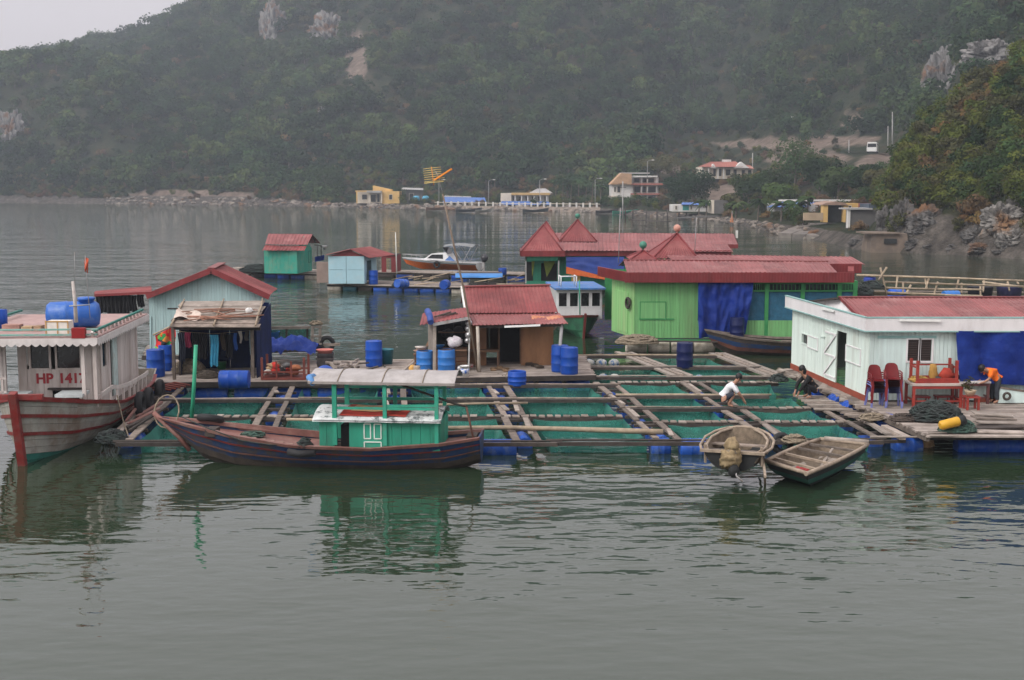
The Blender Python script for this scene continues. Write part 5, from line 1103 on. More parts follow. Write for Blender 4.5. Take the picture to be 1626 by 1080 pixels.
# left-hand railing with slats on the fore deck
for i in range(5): MB(MF).beam((6.9, -1.15 - i * .2, 1.1), (6.9, -1.15 - i * .2, 1.75), .05, .05, (0, 1, 0)).build('rail_post', CABW, fb)
MB(MF).beam((6.9, -2.1, 1.62), (6.9, -1.05, 1.78), .05, .06).build('rail_board', CABW, fb); MB(MF).beam((6.9, -2.1, 1.35), (6.9, -1.05, 1.42), .05, .06).build('rail_board', CABW, fb)
# things on the roof
tk = thing('water_tank', fw(5.2, .3, rz + .06), 'big blue water tank lying on the fishing boat roof', 'tank')
ctr = PY(116, 491, fw(5.0, 0).y); ax = V(1, .25, 0).normalized()
MB().lathe([(.12, -.70), (.28, -.67), (.35, -.58), (.36, -.2), (.375, -.17), (.36, -.14), (.36, .14), (.375, .17), (.36, .2), (.35, .58), (.28, .67), (.12, .7)], 22, V(ctr.x, ctr.y, rz + .43), axis=ax).build('tank_body', mat('tank_blue', (.02, .11, .42), .4, .12, 2, (.12, .22, .42), .25, 3), tk)
MB().lathe([(.2, 0), (.2, .07), (.23, .075), (.23, .13), (.18, .15), (.001, .15)], 18, V(ctr.x + .34, ctr.y + .08, rz + .75)).build('tank_cap', mat('tank_blue', (.02, .11, .42)), tk)
bx = thing('foam_box', fw(6.2, -.2, rz), 'white box with tan edges before the blue tank', 'box'); c = PY(94, 499, fw(6.3, 0).y); c.z = rz + .065
MB().box(c.x - .29, c.y - .2, c.z, c.x + .29, c.y + .2, c.z + .34).build('box_body', mat('foam_white', (.68, .64, .58), .8, .1, 5), bx)
for x in (-.3, 0, .27): MB().box(c.x + x, c.y - .215, c.z - .003, c.x + x + .03, c.y - .202, c.z + .35).build('strap', mat('tan_strap', (.45, .27, .1), .7, .2, 5), bx)
MB().box(c.x - .305, c.y - .213, c.z + .32, c.x + .305, c.y - .203, c.z + .355).build('strap', mat('tan_strap', (.45, .27, .1)), bx)
mast = thing('mast', fw(6.4, .3, rz), 'short white mast with a crossbar on the fishing boat roof', 'mast'); my = fw(6.45, 0).y; MB().tube([PY(121, 512, my), PY(119, 480, my), PY(115.5, 447, my)], .055, 8, True, .04).build('pole', mat('mast_white', (.5, .46, .43), .7, .2, 5, (.3, .2, .16), .3, 6), mast); MB().tube([PY(110, 486, my - .06), PY(143, 484, my - .06)], .018, 6).build('crossbar', STEEL, mast); MB().tube([PY(119, 448, my), PY(118, 400, my)], .008, 5).build('whip', STEEL, mast)
fg = thing('flag', fw(5.5, .4, rz), 'small orange red flag on a thin staff above the fishing boat', 'flag'); fy = fw(5.5, 0).y; MB().tube([PY(143, 505, fy), PY(137, 432, fy), PY(135, 405, fy)], .01, 5).build('staff', STEEL, fg)
def ff(s, t): return PY(134.5 + 6 * s * (1 - .2 * t), 408 + 23 * t + 3 * s, fy + .06 * sin(5 * t + 4 * s))
MB().grid(5, 9, ff).grid(5, 9, lambda s, t: ff(s, t) + V(0, .008, 0)).build('flag_cloth', fab('flagred', (.5, .09, .04)), fg)
for i, (u, v, w, h, c) in enumerate(((20, 512, 30, 10, (.35, .2, .16)), (45, 511, 18, 7, (.4, .28, .16)), (62, 512, 12, 8, (.3, .2, .12)))): 
    p = PY(u, v + 6, fw(5.6, 0).y); p.z = rz + .065; tag(MB().box(p.x - w / 130, p.y - .15, p.z, p.x + w / 130, p.y + .15, p.z + h / 60).build('plank_stack', mat('roof_junk%d' % i, c, .8, .3, 4)), ['low pinkish board stack at the left of the boat roof', 'tan board stack in the middle of the boat roof', 'short brown board stack left of the white box'][i], 'boards')
p = PY(5, 500, fw(5.0, 0).y); p.z = rz + .065; tag(MB().lathe([(.2, 0), (.2, .5), (.001, .5)], 16, V(p.x - .1, p.y, rz + .065)).build('blue_can', BLUE), 'blue can cut by the left edge on the boat roof', 'can')
for i, (t, z) in enumerate(((.50, .78), (.38, .72), (.2, .7))):
    p = H2.pt(t, 1); tyre(MF @ V(p.x, p.y + .17, z - .12), (MF.to_3x3() @ V(0, 1, 0)), .27, .09, 'tyre', ['black tyre fender nearest the bow of the fishing boat', 'second black tyre fender along the fishing boat side', 'third black tyre fender along the fishing boat side'][i], 'tyre fenders')
tag(MB().tube([MF @ V(6.0, 1.5, 1.15), P(196, 670, .5), P(205, 695, .35)], .018, 6).build('mooring_rope', ROPE), 'slack mooring rope from the fishing boat to the raft corner', 'rope')
heap(P(178, 703, .28), (.42, .3, .3), 70, .016, ROPED, 'net_bundle', 'dark tangled net bundle on the raft corner by the fishing boat', 'net', 8)
st_ = MB()
for i in range(16): a = P(178 + rnd(-14, 16), 703, .3); st_.tube([a, a + V(rnd(-.1, .1), -.25, -.2), a + V(rnd(-.25, .25), -.4, -.42)], .012, 4, False)
tag(st_.build('hanging_ropes', ROPED), 'ropes trailing into the water from the raft corner', 'rope')
# timbers and pipe clutter between the fishing boat and the raft
for i in range(12):
    a = P(rnd(196, 225), rnd(610, 690), .42); b = a + V(rnd(-.1, .6), rnd(.8, 2.0), rnd(0, .25)); tag(MB().beam(a, b, rnd(.06, .13), .05).build('loose_plank', WOODD if i % 2 else GUN), 'dark loose timber between the fishing boat and the raft', 'plank', 'timbers beside the fishing boat')
for i in range(5):
    a = P(222 + i * 8, 622 - i * 2, .5); tag(MB().tube([a, a + V(.4, .2, .1), a + V(.9, .15, .02)], .03, 6).build('red_hose', mat('red_hose', (.2, .05, .035), .6, .2, 5)), 'reddish hose on the raft beside the fishing boat', 'hose', 'hoses beside the fishing boat')

# round basket boat with a wrapped engine
WEAVE = mat('woven_bamboo', (.15, .115, .08), .85, .35, 9, (.07, .055, .04), .4, 4, bump=.02, bscale=40)
RIM = mat('split_bamboo_rim', (.30, .24, .18), .75, .3, 6, (.16, .12, .09), .35, 5)
TAR = mat('tarred_hull', (.014, .015, .015), .7, .3, 5)
a0 = (P(1118, 739, .42) + P(1208, 754, .42)) / 2; a1 = P(1188, 694, .62); LBk = (a1 - a0).length; MK = frame(a0, ang2(a0, a1))
bb = thing('basket_boat', V((a0.x + a1.x) / 2, (a0.y + a1.y) / 2, 0), 'rounded bamboo basket boat with a cloth wrapped engine', 'boat')
LBk *= .64; H3 = Hull(MK, LBk, 1.5, [(0, .38), (.4, .40), (.8, .48), (1, .56)], [(0, -.02), (.15, -.12), (.85, -.1), (1, .1)], [(0, .84), (.3, 1), (.65, .98), (.85, .8), (.95, .55), (1, .36)], .42, .12)
H3.strake(.01, .6, 0, .03, 18).build('hull_side', TAR, bb); H3.strake(.6, .99, 0, .03, 18).build('hull_side', WEAVE, bb); H3.transom().build('transom', TAR, bb); MB(MK).prism([V(LBk * .97 + .1 * sin(a_ * pi / 12), .60 * cos(a_ * pi / 12), .36 + .26 * sin(a_ * pi / 12)) for a_ in range(13)] + [V(LBk * .93, -.5, .12), V(LBk * .93, .5, .12)], (.04, 0, 0)).build('bow_board', WEAVE, bb, 'rounded woven bow')
for off, q in ((.05, 1.0), (-.09, 1.0)):
    r_ = MB(MK); 
    for sd in (1, -1): r_.tube([H3.pt(t / 14, sd * q, off) + V(0, 0, .03) for t in range(15)], .032, 6)
    r_.build('rim', RIM, bb)
MB(MK).beam(H3.pt(0, 1, .08) + V(-.03, 0, .03), H3.pt(0, -1, .08) + V(-.03, 0, .03), .07, .06).build('stern_bar', RIM, bb); MB(MK).tube([V(LBk * .97 + .1 * sin(a_ * pi / 12) + .02, .61 * cos(a_ * pi / 12), .36 + .27 * sin(a_ * pi / 12)) for a_ in range(13)], .03, 6).build('bow_hoop', RIM, bb)
H3.floor(.06, .05, .95).build('floor_weave', WEAVE, bb)
for i in range(6): x = .4 + i * .2; plank(MK @ V(x, -.6, .13), MK @ V(x, .6, .13), .15, .02, WOODL, bb, 'floor_slat')
for t in (.42, .7): p = H3.pt(t, .85); plank(MK @ V(p.x, p.y, p.z - .03), MK @ V(p.x, -p.y, p.z - .03), .2, .03, WOOD, bb, 'thwart')
for sd in (1, -1): plank(MK @ V(.15, sd * .62, .1), MK @ V(.15, sd * .62, .52), .12, .04, RIM, bb, 'stern_cleat')
en = thing('wrapped_engine', MK @ V(-.1, 0, .3), 'boat engine wrapped in tan cloth on the stern of the basket boat', 'engine')
CL = mat('tan_wrapping', (.29, .22, .125), .95, .4, 7, (.13, .09, .045), .45, 6, bump=.03, bscale=12)
e0 = MK @ V(-.12, 0, .24); eb = MB(); eb.blob(e0 + V(0, 0, .32), (.16, .16, .19), .34, 2.8, 22, 16, 3); eb.build('upper_wrap', CL, en); MB().blob(e0 + V(-.02, -.03, .05), (.23, .18, .27), .38, 2.8, 24, 18, 6).build('skirt_wrap', CL, en); MB().lathe([(.11, -.08), (.17, 0), (.14, .06), (.11, .1)], 14, e0 + V(0, 0, .19)).build('tie', ROPE, en)
MB().tube([e0 + V(.05, -.12, -.1), e0 + V(.08, -.22, -.3), e0 + V(.22, -.28, -.42)], .022, 6).build('steering_leg', STEEL, en); MB().blob(e0 + V(.03, -.14, -.2), (.13, .08, .16), .2, 2, 10, 8, 2).build('propeller_housing', TAR, en)
tag(MB().beam(P(1208, 699, .5), P(1215, 757, .55), .05, .05).build('bamboo_pole', RIM), 'bamboo pole standing between the two small boats', 'pole')
tag(MB().tube([P(1212, 737, .5), P(1214, 750, .3), P(1215, 772, -.05)], .03, 6).build('bamboo_stake', RIM), 'short bamboo stake in the water between the small boats', 'stake')

# flat bamboo punt with cross bars
n0, n1, f1, f0 = P(1216, 734, .42), P(1282, 754, .42), P(1378, 708, .44), P(1302, 699, .5)
pn = thing('bamboo_punt', (n0 + n1 + f0 + f1) / 4 - V(0, 0, .4), 'open bamboo framed boat with cross bars and red floats inside', 'boat')
def pp(s, t, z=0, inn=0):
    p = (n0 + (n1 - n0) * s) * (1 - t) + (f0 + (f1 - f0) * s) * t; bul = .08 * sin(pi * t); p += (n1 - n0).normalized() * (bul * (2 * s - 1)); return V(p.x, p.y, p.z + z)
hm_ = MB()
def hf(s, t): return None
ring = [(0, t / 10) for t in range(11)] + [(s / 6, 1) for s in range(1, 7)] + [(1, 1 - t / 10) for t in range(1, 11)] + [(1 - s / 6, 0) for s in range(1, 6)]
mid_ = (n0 + n1 + f0 + f1) / 4; rows = []
for k, (zz, sc_) in enumerate(((0, 1), (-.15, .93), (-.3, .8), (-.42, .6))): rows.append([V(mid_.x + (pp(*r).x - mid_.x) * sc_, mid_.y + (pp(*r).y - mid_.y) * sc_, pp(*r).z + zz) for r in ring])
nr = len(ring); PGREEN = mat('green_hull_band', (.012, .09, .065), .7, .3, 4)
def band(i, mt, nm):
    mb = MB(); mb.add(rows[i] + rows[i + 1], [(k, (k + 1) % nr, nr + (k + 1) % nr, nr + k) for k in range(nr)]); mb.build(nm, mt, pn); il = MB(); il.add([p + (mid_ - p).normalized() * .03 for p in rows[i] + rows[i + 1]], [(k, nr + k, nr + (k + 1) % nr, (k + 1) % nr) for k in range(nr)]); il.build('lining', WEAVE, pn)
band(0, TAR, 'upper_side'); band(1, PGREEN, 'lower_side'); band(2, TAR, 'bilge')
MB().add([p for p in rows[2]], [tuple(range(nr))]).build('bottom', WEAVE, pn)
for a, b, r in (((0, 0), (0, 1), .045), ((1, -.02), (1, 1), .05), ((-.02, 0), (1.02, 0), .05), ((0, 1), (1, 1.0), .05)):
    MB().tube([pp(a[0] + (b[0] - a[0]) * k / 6, a[1] + (b[1] - a[1]) * k / 6, .03) for k in range(7)], r, 7, True, r * .9).build('rim_pole', RIM, pn)
MB().tube([pp(.1, .99, .06), pp(.55, 1.01, .07), pp(1.0, 1.02, .08)], .055, 7).build('end_pole', WOODL, pn)
for t in (.16, .36, .6, .8): MB().beam(pp(.0, t, .0), pp(1.0, t, .0), .07, .05).build('cross_bar', RIM if t < .5 else WOOD, pn)
for k in range(5): plank(pp(.2 + k * .15, .25, -.3), pp(.2 + k * .15, .85, -.3), .16, .02, WOODL, pn, 'floor_board')
for k, (s, t) in enumerate(((.42, .26), (.5, .24), (.57, .28), (.47, .32))): tag(MB().blob(pp(s, t, -.21), .075, .1, 1, 12, 8, k).build('red_float', mat('red_float', (.33, .03, .03), .5, .2, 6)), 'small round red float in the bottom of the bamboo framed boat', 'float', 'red floats in the small boat')
MB().beam(pp(.75, .3, -.25), pp(.55, .75, .02), .05, .03).build('paddle', WOODL, pn)
tyre(P(1242, 705, .3), (.2, -1, .4), .22, .08, 'tyre', 'black tyre between the two small boats at the raft edge'); heap(P(1262, 703, .38), (.3, .18, .15), 30, .025, ROPE, 'rope_heap', 'thick tan rope coiled at the raft edge above the small boats', 'rope', 12)
# ------------------------------------------------------------------ white house on its deck
def W(A, B, u, v):
    "sight line through this place of the photograph meets the upright plane through A and B"
    d = ray(u, v); e = B - A; nn = Vector((e.y, -e.x, 0)); t = (A - V(0, 0, CH)).dot(nn) / d.dot(nn); return V(0, 0, CH) + d * t
def opening(A, B, u0, u1, v0, v1):
    e = (B - A); e.z = 0; e.normalize(); p, q = W(A, B, u0, v0), W(A, B, u1, v1); s0, s1 = sorted(((p - A).dot(e), (q - A).dot(e))); z0 = W(A, B, (u0 + u1) / 2, v1).z; z1 = W(A, B, (u0 + u1) / 2, v0).z
    return (s0, s1, z0, z1)
def on_wall(mb, A, B, op, off, th):
    e = (B - A); e.z = 0; e.normalize(); nn = Vector((e.y, -e.x, 0)); s0, s1, z0, z1 = op; a, b = A + e * s0 + nn * off, A + e * s1 + nn * off; g = -nn * th
    def q(p, z): return V(p.x, p.y, z)
    return mb.hexa([q(a, z0), q(b, z0), q(b + g, z0), q(a + g, z0), q(a, z1), q(b, z1), q(b + g, z1), q(a + g, z1)])
def frame_on(A, B, op, off, w, th=.03, mb=None):
    mb = mb or MB(); s0, s1, z0, z1 = op
    for r in ((s0 - w, s1 + w, z1, z1 + w), (s0 - w, s1 + w, z0 - w, z0), (s0 - w, s0, z0, z1), (s1, s1 + w, z0, z1)): on_wall(mb, A, B, r, off, th)
    return mb
def bar_on(A, B, u0, v0, u1, v1, w, off=.05, mb=None):
    e = (B - A).normalized(); nn = Vector((e.y, -e.x, 0)); mb = mb or MB(); return mb.beam(W(A, B, u0, v0) + nn * off, W(A, B, u1, v1) + nn * off, .03, w, nn.cross(Vector((0, 0, 1))) if abs(u0 - u1) < 3 else (0, 0, 1))
ZW = .6
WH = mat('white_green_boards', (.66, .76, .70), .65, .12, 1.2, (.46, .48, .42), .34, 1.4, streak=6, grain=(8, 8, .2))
WHF = mat('front_boards', (.56, .68, .65), .65, .14, 1.2, (.38, .43, .4), .38, 1.4, streak=6, grain=(8, 8, .2))  # darker copy of the side boards, the front's shade put into the colour
FAS = mat('white_fascia', (.68, .66, .66), .6, .08, 2, (.5, .46, .45), .25, 1.5, streak=3)
TRIM = mat('teal_trim', (.25, .42, .40), .6, .15, 4)
wh = thing('white_house', P(1440, 637, ZW), 'white board house with a red roof on the near right', 'house')
C0 = P(1378, 638, ZW); CF = P(1257, 584, ZW); CR = V(C0.x + 7.6, C0.y, ZW)
zt = W(C0, CR, 1381, 521).z
o_door = opening(CF, C0, 1330, 1341, 526, 611); o_win = opening(CF, C0, 1275, 1284, 531, 546)
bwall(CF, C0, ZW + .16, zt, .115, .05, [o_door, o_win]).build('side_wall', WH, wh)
o_w1, o_w2 = opening(C0, CR, 1441.5, 1458, 539, 573), opening(C0, CR, 1461.5, 1478, 539, 573)
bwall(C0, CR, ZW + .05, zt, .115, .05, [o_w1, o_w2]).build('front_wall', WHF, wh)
e_s = (C0 - CF).normalized()
on_wall(MB(), CF, C0, (0, (C0 - CF).length, ZW - .05, ZW + .16), .05, .06).build('plinth', mat('red_plinth', (.25, .055, .03), .6, .2, 3, (.2, .05, .03), .3, 3), wh)
on_wall(MB(), C0, CR, (3.0, 7.6, ZW - .0, ZW + .12), .06, .03).build('plinth', mat('red_plinth', (.34, .075, .035)), wh)
BK = CF + V(7.8, 0, 0); bwall(BK, CF, ZW, zt, .4, .05).build('back_wall', WH, wh)
# fascia parapet
def fasc(A, B, va, vb, ua, ub, nm):
    e = (B - A); e.z = 0; e.normalize(); nn = Vector((e.y, -e.x, 0))
    zlo, zhi = zt - .06, zt + .30; p, q = A + nn * .22 - e * .2, B + nn * .22 + e * .2
    def r(p, z, k): return V(p.x, p.y, z) - nn * k
    MB().hexa([r(p, zlo, 0), r(q, zlo, 0), r(q, zlo, .05), r(p, zlo, .05), r(p, zhi, 0), r(q, zhi, 0), r(q, zhi, .05), r(p, zhi, .05)]).build(nm, FAS, wh)
    for z in (zlo - .03, zhi): MB().hexa([r(p, z, -.015), r(q, z, -.015), r(q, z, .07), r(p, z, .07), r(p, z + .035, -.015), r(q, z + .035, -.015), r(q, z + .035, .07), r(p, z + .035, .07)]).build('trim_strip', TRIM, wh)
    MB().hexa([r(p, zlo + .01, .05), r(q, zlo + .01, .05), r(q, zlo + .01, .24), r(p, zlo + .01, .24), r(p, zlo + .03, .05), r(q, zlo + .03, .05), r(q, zlo + .03, .24), r(p, zlo + .03, .24)]).build('soffit', FAS, wh)
fasc(CF, C0, 0, 0, 0, 0, 'side_fascia'); fasc(C0, CR, 0, 0, 0, 0, 'front_fascia')
# roof
ev = C0 + V(.35, .1, 0); yr = C0.y + 3.1; zr = PY(1400, 473, yr).z; ze = zt + .16
rA = PY(1336, 473.5, yr); gA = V(PY(1374, 503, C0.y + .05).x, C0.y + .0, ze)
Corr(gA, V(CR.x, gA.y, ze), V(CR.x, yr, zr), V(rA.x, yr, zr), .135, .02).build('roof_slope', ROOFP, wh)
Corr(V(CR.x, yr + 3.1, ze), V(rA.x - .5, yr + 3.1, ze), V(rA.x, yr, zr), V(CR.x, yr, zr), .15, .02).build('roof_slope', ROOFP, wh)
MB().beam(V(rA.x - .08, yr, zr + .03), V(CR.x, yr, zr + .03), .2, .03).build('ridge_cap', ROOF, wh)
gm = MB(); gm.prism([V(gA.x + .08, gA.y + .3, zt), V(rA.x + .05, yr, zr - .05), V(rA.x - .4, yr + 3, ze), V(rA.x - .4, yr + 3, zt)], (.04, 0, 0)); gm.build('gable_wall', FAS, wh)
MB().beam(V(gA.x - .03, gA.y, ze - .01), V(rA.x - .03, yr, zr - .01), .05, .1).build('barge_board', ROOFD, wh); MB().beam(V(rA.x - .45, yr + 3, ze), V(rA.x - .03, yr, zr - .01), .3, .05).build('barge_board', WOODD, wh)
MB().add([V(CF.x, CF.y, zt + .02), V(C0.x, C0.y, zt + .02), V(CR.x, CR.y, zt + .02), V(CR.x, CF.y, zt + .02)], [(0, 1, 2, 3)]).build('flat_roof', FAS, wh)
# door, windows, shutters on the side wall
on_wall(MB(), CF, C0, o_door, -.3, .03).build('inner_dark', mat('door_inside', (.22, .2, .16), .8, .3, 2), wh)
o_leaf = opening(CF, C0, 1314, 1329, 524, 604); lf = on_wall(MB(), CF, C0, o_leaf, .06, .03).build('door', WH, wh)
zb = MB(); s0, s1, z0, z1 = o_leaf
for z in (z0 + .1, z0 + (z1 - z0) * .48, z1 - .12): on_wall(zb, CF, C0, (s0, s1, z, z + .05), .085, .025)
for a, b in ((z0 + .15, z0 + (z1 - z0) * .48), (z0 + (z1 - z0) * .53, z1 - .12)): zb.beam(CF + e_s * (s0 + .03) + V(-.09, 0, a - ZW), CF + e_s * (s1 - .03) + V(-.09, 0, b - ZW), .02, .05)
zb.build('door_brace', FAS, lf)
wn = on_wall(MB(), CF, C0, o_win, -.03, .02).build('window', GLS, wh); frame_on(CF, C0, o_win, .05, .04).build('window_frame', WH, wn)
for nm, bx_ in (('shutter', (1285, 1300, 536, 553)), ('shutter', (1346, 1368, 552, 576))):
    o_ = opening(CF, C0, *bx_); h = on_wall(MB(), CF, C0, o_, .045, .02).build(nm, WH, wh); frame_on(CF, C0, o_, .06, .03).build('shutter_frame', FAS, h)
bar_on(CF, C0, 1305, 534, 1312, 535, .03).build('hinge_rail', WH, wh)
# front windows with dark shutters
for o_ in (o_w1, o_w2):
    g = on_wall(MB(), C0, CR, o_, -.01, .02).build('window', mat('dark_brown_shutter', (.025, .016, .014), .5, .3, 6), wh); frame_on(C0, CR, o_, .045, .05).build('window_frame', FAS, g)
    sl_ = MB(); s0, s1, z0, z1 = o_
    for k in range(9): on_wall(sl_, C0, CR, (s0 + .03, s1 - .03, z0 + .03 + k * (z1 - z0) / 9.3, z0 + .055 + k * (z1 - z0) / 9.3), .012, .02)
    sl_.build('louvres', mat('dark_louvre', (.04, .025, .02), .5, .2, 5), g)
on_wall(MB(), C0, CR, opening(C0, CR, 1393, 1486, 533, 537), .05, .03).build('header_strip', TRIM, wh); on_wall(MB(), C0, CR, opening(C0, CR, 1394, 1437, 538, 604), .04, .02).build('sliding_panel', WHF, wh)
MB().beam(W(C0, CR, 1424, 507) + V(0, -.28, 0), W(C0, CR, 1488, 508) + V(0, -.28, 0), .04, .05).build('tube_lamp', mat('lamp_tube', (.75, .75, .72), .4, .05, 4), wh); MB().beam(W(CF, C0, 1318, 490) + V(-.27, 0, 0), W(CF, C0, 1338, 494.5) + V(-.27, 0, 0), .04, .05).build('tube_lamp', mat('lamp_tube', (.75, .75, .72)), wh)
# blue tarp over the open right half
tp = W(C0, CR, 1514, 524); tq = V(CR.x, C0.y, 0)
def tpf(s, t):
    x = tp.x + .12 * t * (1 - s) + (CR.x - tp.x) * s; zb_ = W(C0, CR, 1520, 604).z - .3 * s; return V(x, C0.y - .2 - .03 * sin(23 * s + 2 * t) - .12 * noise.noise(V(s * 9, t * 1.5, 0)) - .07 * noise.noise(V(s * 24, t * 4, 5)) - .05 * t, tp.z + (zb_ - tp.z) * t)
tag(MB().grid(40, 14, tpf).grid(40, 14, lambda s, t: tpf(s, t) + V(0, .01, 0)).build('blue_tarp', TARP), 'large blue tarpaulin hung over the open front of the white house', 'tarp')
rb_ = thing('beached_skiff', V(15.2, C0.y - .25, ZW), 'pale green skiff side behind the person in orange', 'skiff')
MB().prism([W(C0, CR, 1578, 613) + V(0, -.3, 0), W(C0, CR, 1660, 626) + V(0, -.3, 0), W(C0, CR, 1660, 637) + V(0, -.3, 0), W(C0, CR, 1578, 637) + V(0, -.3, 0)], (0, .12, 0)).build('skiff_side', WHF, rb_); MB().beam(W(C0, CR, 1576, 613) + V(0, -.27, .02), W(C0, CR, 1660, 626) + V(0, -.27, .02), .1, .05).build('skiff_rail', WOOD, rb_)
tyre(W(C0, CR, 1589, 625) + V(0, -.45, 0), (0, -1, 0), .09, .035, 'small_ring', 'small round ring hanging on the pale skiff', mt=WOODD)
# deck
dk = thing('timber_deck', P(1500, 665, ZW), 'long board deck in front of the white house', 'deck'); zd = ZW - .03
def edge(v): return 1237 + (1474 - 1237) * (v - 586) / (695 - 586)
vv = 638.0; y_ = P(1400, 637, zd).y + .1; i = 0
while True:
    y_ -= .19
    v = proj((0, y_, zd))[1]
    if v > 694: break
    xa = P(edge(v) + rnd(-3, 4), v, zd).x; xb = CR.x + .3; c = rnd(.3, .7); xm = xa + (xb - xa) * c
    for a, b in ((xa, xm - .01), (xm + .01, xb)): plank(V(a, y_, zd + rnd(-.006, .008)), V(b, y_, zd + rnd(-.006, .008)), .178, .04, DECKW, dk)
    i += 1
bl0, bl1 = P(1474, 694, zd - .1), V(CR.x + .3, P(1474, 694, zd - .1).y, zd - .1); plank(bl0, bl1, .08, .14, WOODD, dk, 'edge_beam')
for (u0, v0), (u1, v1) in (((1237, 588), (1372, 650)), ((1372, 650), (1474, 696))): plank(P(u0, v0, zd - .06), P(u1, v1, zd - .06), .1, .16, WOOD, dk, 'edge_beam')
n = 20
for k in range(n):                            # walkway boards along the side wall
    t = (k + .5) / n; a = P(1237 + (1372 - 1237) * t, 588 + 62 * t, zd); b = CF + (C0 - CF) * t + V(-.05, 0, -.03); q = rnd(-.1, .25); plank(a + V(q, 0, rnd(-.01, .012)), b + V(0, 0, rnd(-.01, .01)), .30, .04, WOOD if k % 3 else WOODL, dk)
for k, (u, v, ln) in enumerate(((1386, 662, .55), (1413, 672, .6), (1330, 640, .6), (1300, 625, .6), (1350, 650, .6))): fdrum(u, v, .33, ln, (.12, -1, 0), BLUE, .26, dk)
for u, ln in ((1550, 1.05), (1605, .8), (1660, 1.0)): fdrum(u, 709, .1, ln, (1, 0, 0), BLUE, .24, dk)
tag(MB().blob(P(1466, 700, .12), (.28, .3, .36), .22, 1.8, 16, 12, 4).build('foam_float', mat('eaten_foam', (.45, .30, .16), .9, .3, 6, (.2, .12, .06), .4, 6, bump=.05, bscale=9)), 'crumbling tan foam block under the corner of the deck', 'float')
# landing planks where the second person squats
lp = thing('plank_landing', P(1300, 632, ZR), 'small plank landing between the pens and the white house', 'landing')
for k in range(7): v = 629 + k * 3.4; plank(P(1262 + k * 5, v, ZR + .06), P(1312 + k * 7, v + 1, ZR + .07), .2, .035, WOOD if k % 2 else WOODL, lp)
for k in range(4): plank(P(1330 + k * 6, 652 + k * 3, ZR + .05), P(1375 + k * 10, 654 + k * 4, ZR + .09), .16, .04, WOOD, lp)
plank(P(1404, 676, ZR + .07), P(1440, 694, ZR + .07), .18, .05, WOODL, lp); plank(P(1380, 671, ZR + .05), P(1412, 690, ZR + .05), .16, .05, WOODL, lp)
heap(P(1385, 668, ZR + .1), (.35, .2, .16), 26, .02, ROPE, 'rope_heap', 'tan rope heap on the pen corner below the white house deck', 'rope', 31); heap(P(1236, 606, ZR + .1), (.3, .2, .2), 24, .025, ROPED, 'rope_heap', 'dark rope heap at the left end of the house walkway', 'rope', 32)

# ------------------------------------------------------------------ furniture on the deck
CHR = mat('red_chair_plastic', (.16, .012, .014), .35, .12, 4); CHB = mat('lavender_chair_plastic', (.16, .18, .42), .4, .12, 4)
def chair_proto(mt):
    r = bpy.data.objects.new('plastic_chair', None); COL.objects.link(r)
    MB().grid(8, 8, lambda s, t: V((s - .5) * .40, (t - .5) * .40, .42 - .02 * sin(pi * s) * sin(pi * t))).grid(8, 8, lambda s, t: V((s - .5) * .40, (t - .5) * .40, .405 - .02 * sin(pi * s) * sin(pi * t))).build('seat', mt, r)
    def bf(s, t): a = (s - .5) * 2; return V(a * (.21 - .05 * t * t), .19 + .06 * t - .05 * a * a, .42 + .40 * t * (1 - .16 * a ** 4))
    MB().grid(12, 8, bf).grid(12, 8, lambda s, t: bf(s, t) + V(0, .014, 0)).build('backrest', mt, r)
    for sx in (-1, 1):
        for sy_ in (-1, 1): MB().beam((sx * .22, sy_ * .21, 0), (sx * .185, sy_ * .175, .41), .045, .045, (0, 1, 0)).build('leg', mt, r)
        MB().tube([V(sx * .2, -.17, .41), V(sx * .225, -.15, .6), V(sx * .22, .1, .62), V(sx * .19, .2, .6)], .018, 6).build('armrest', mt, r)
    return r
cps = {0: [chair_proto(CHR), False], 1: [chair_proto(CHB), False]}
for nm, (u, v), nst in (('left', (1391, 645), 6), ('right', (1416, 646), 7)):
    b = P(u, v, zd + .025)
    for k in range(nst):
        c = 1 if k < nst - 4 else 0; pr = cps[c]; o = pr[0] if not pr[1] else copy_tree(pr[0]); pr[1] = True
        o.location = b + V(rnd(-.008, .008), rnd(-.008, .008), k * .062); o.rotation_euler = (0, 0, rnd(-.03, .03) + (.12 if nm == 'left' else -.06)); pos = ['bottom', 'second', 'third', 'fourth', 'fifth', 'sixth', 'topmost'][k if k < nst - 1 else 6]
        tag(o, '%s plastic chair, %s from below in the %s chair stack' % (['dark red', 'lavender blue'][c], pos, nm), 'chair', 'stacked plastic chairs')
REDT = mat('red_table_paint', (.27, .032, .022), .55, .2, 4, (.15, .04, .03), .3, 4); TT = mat('pale_table_top', (.42, .36, .32), .6, .15, 3)
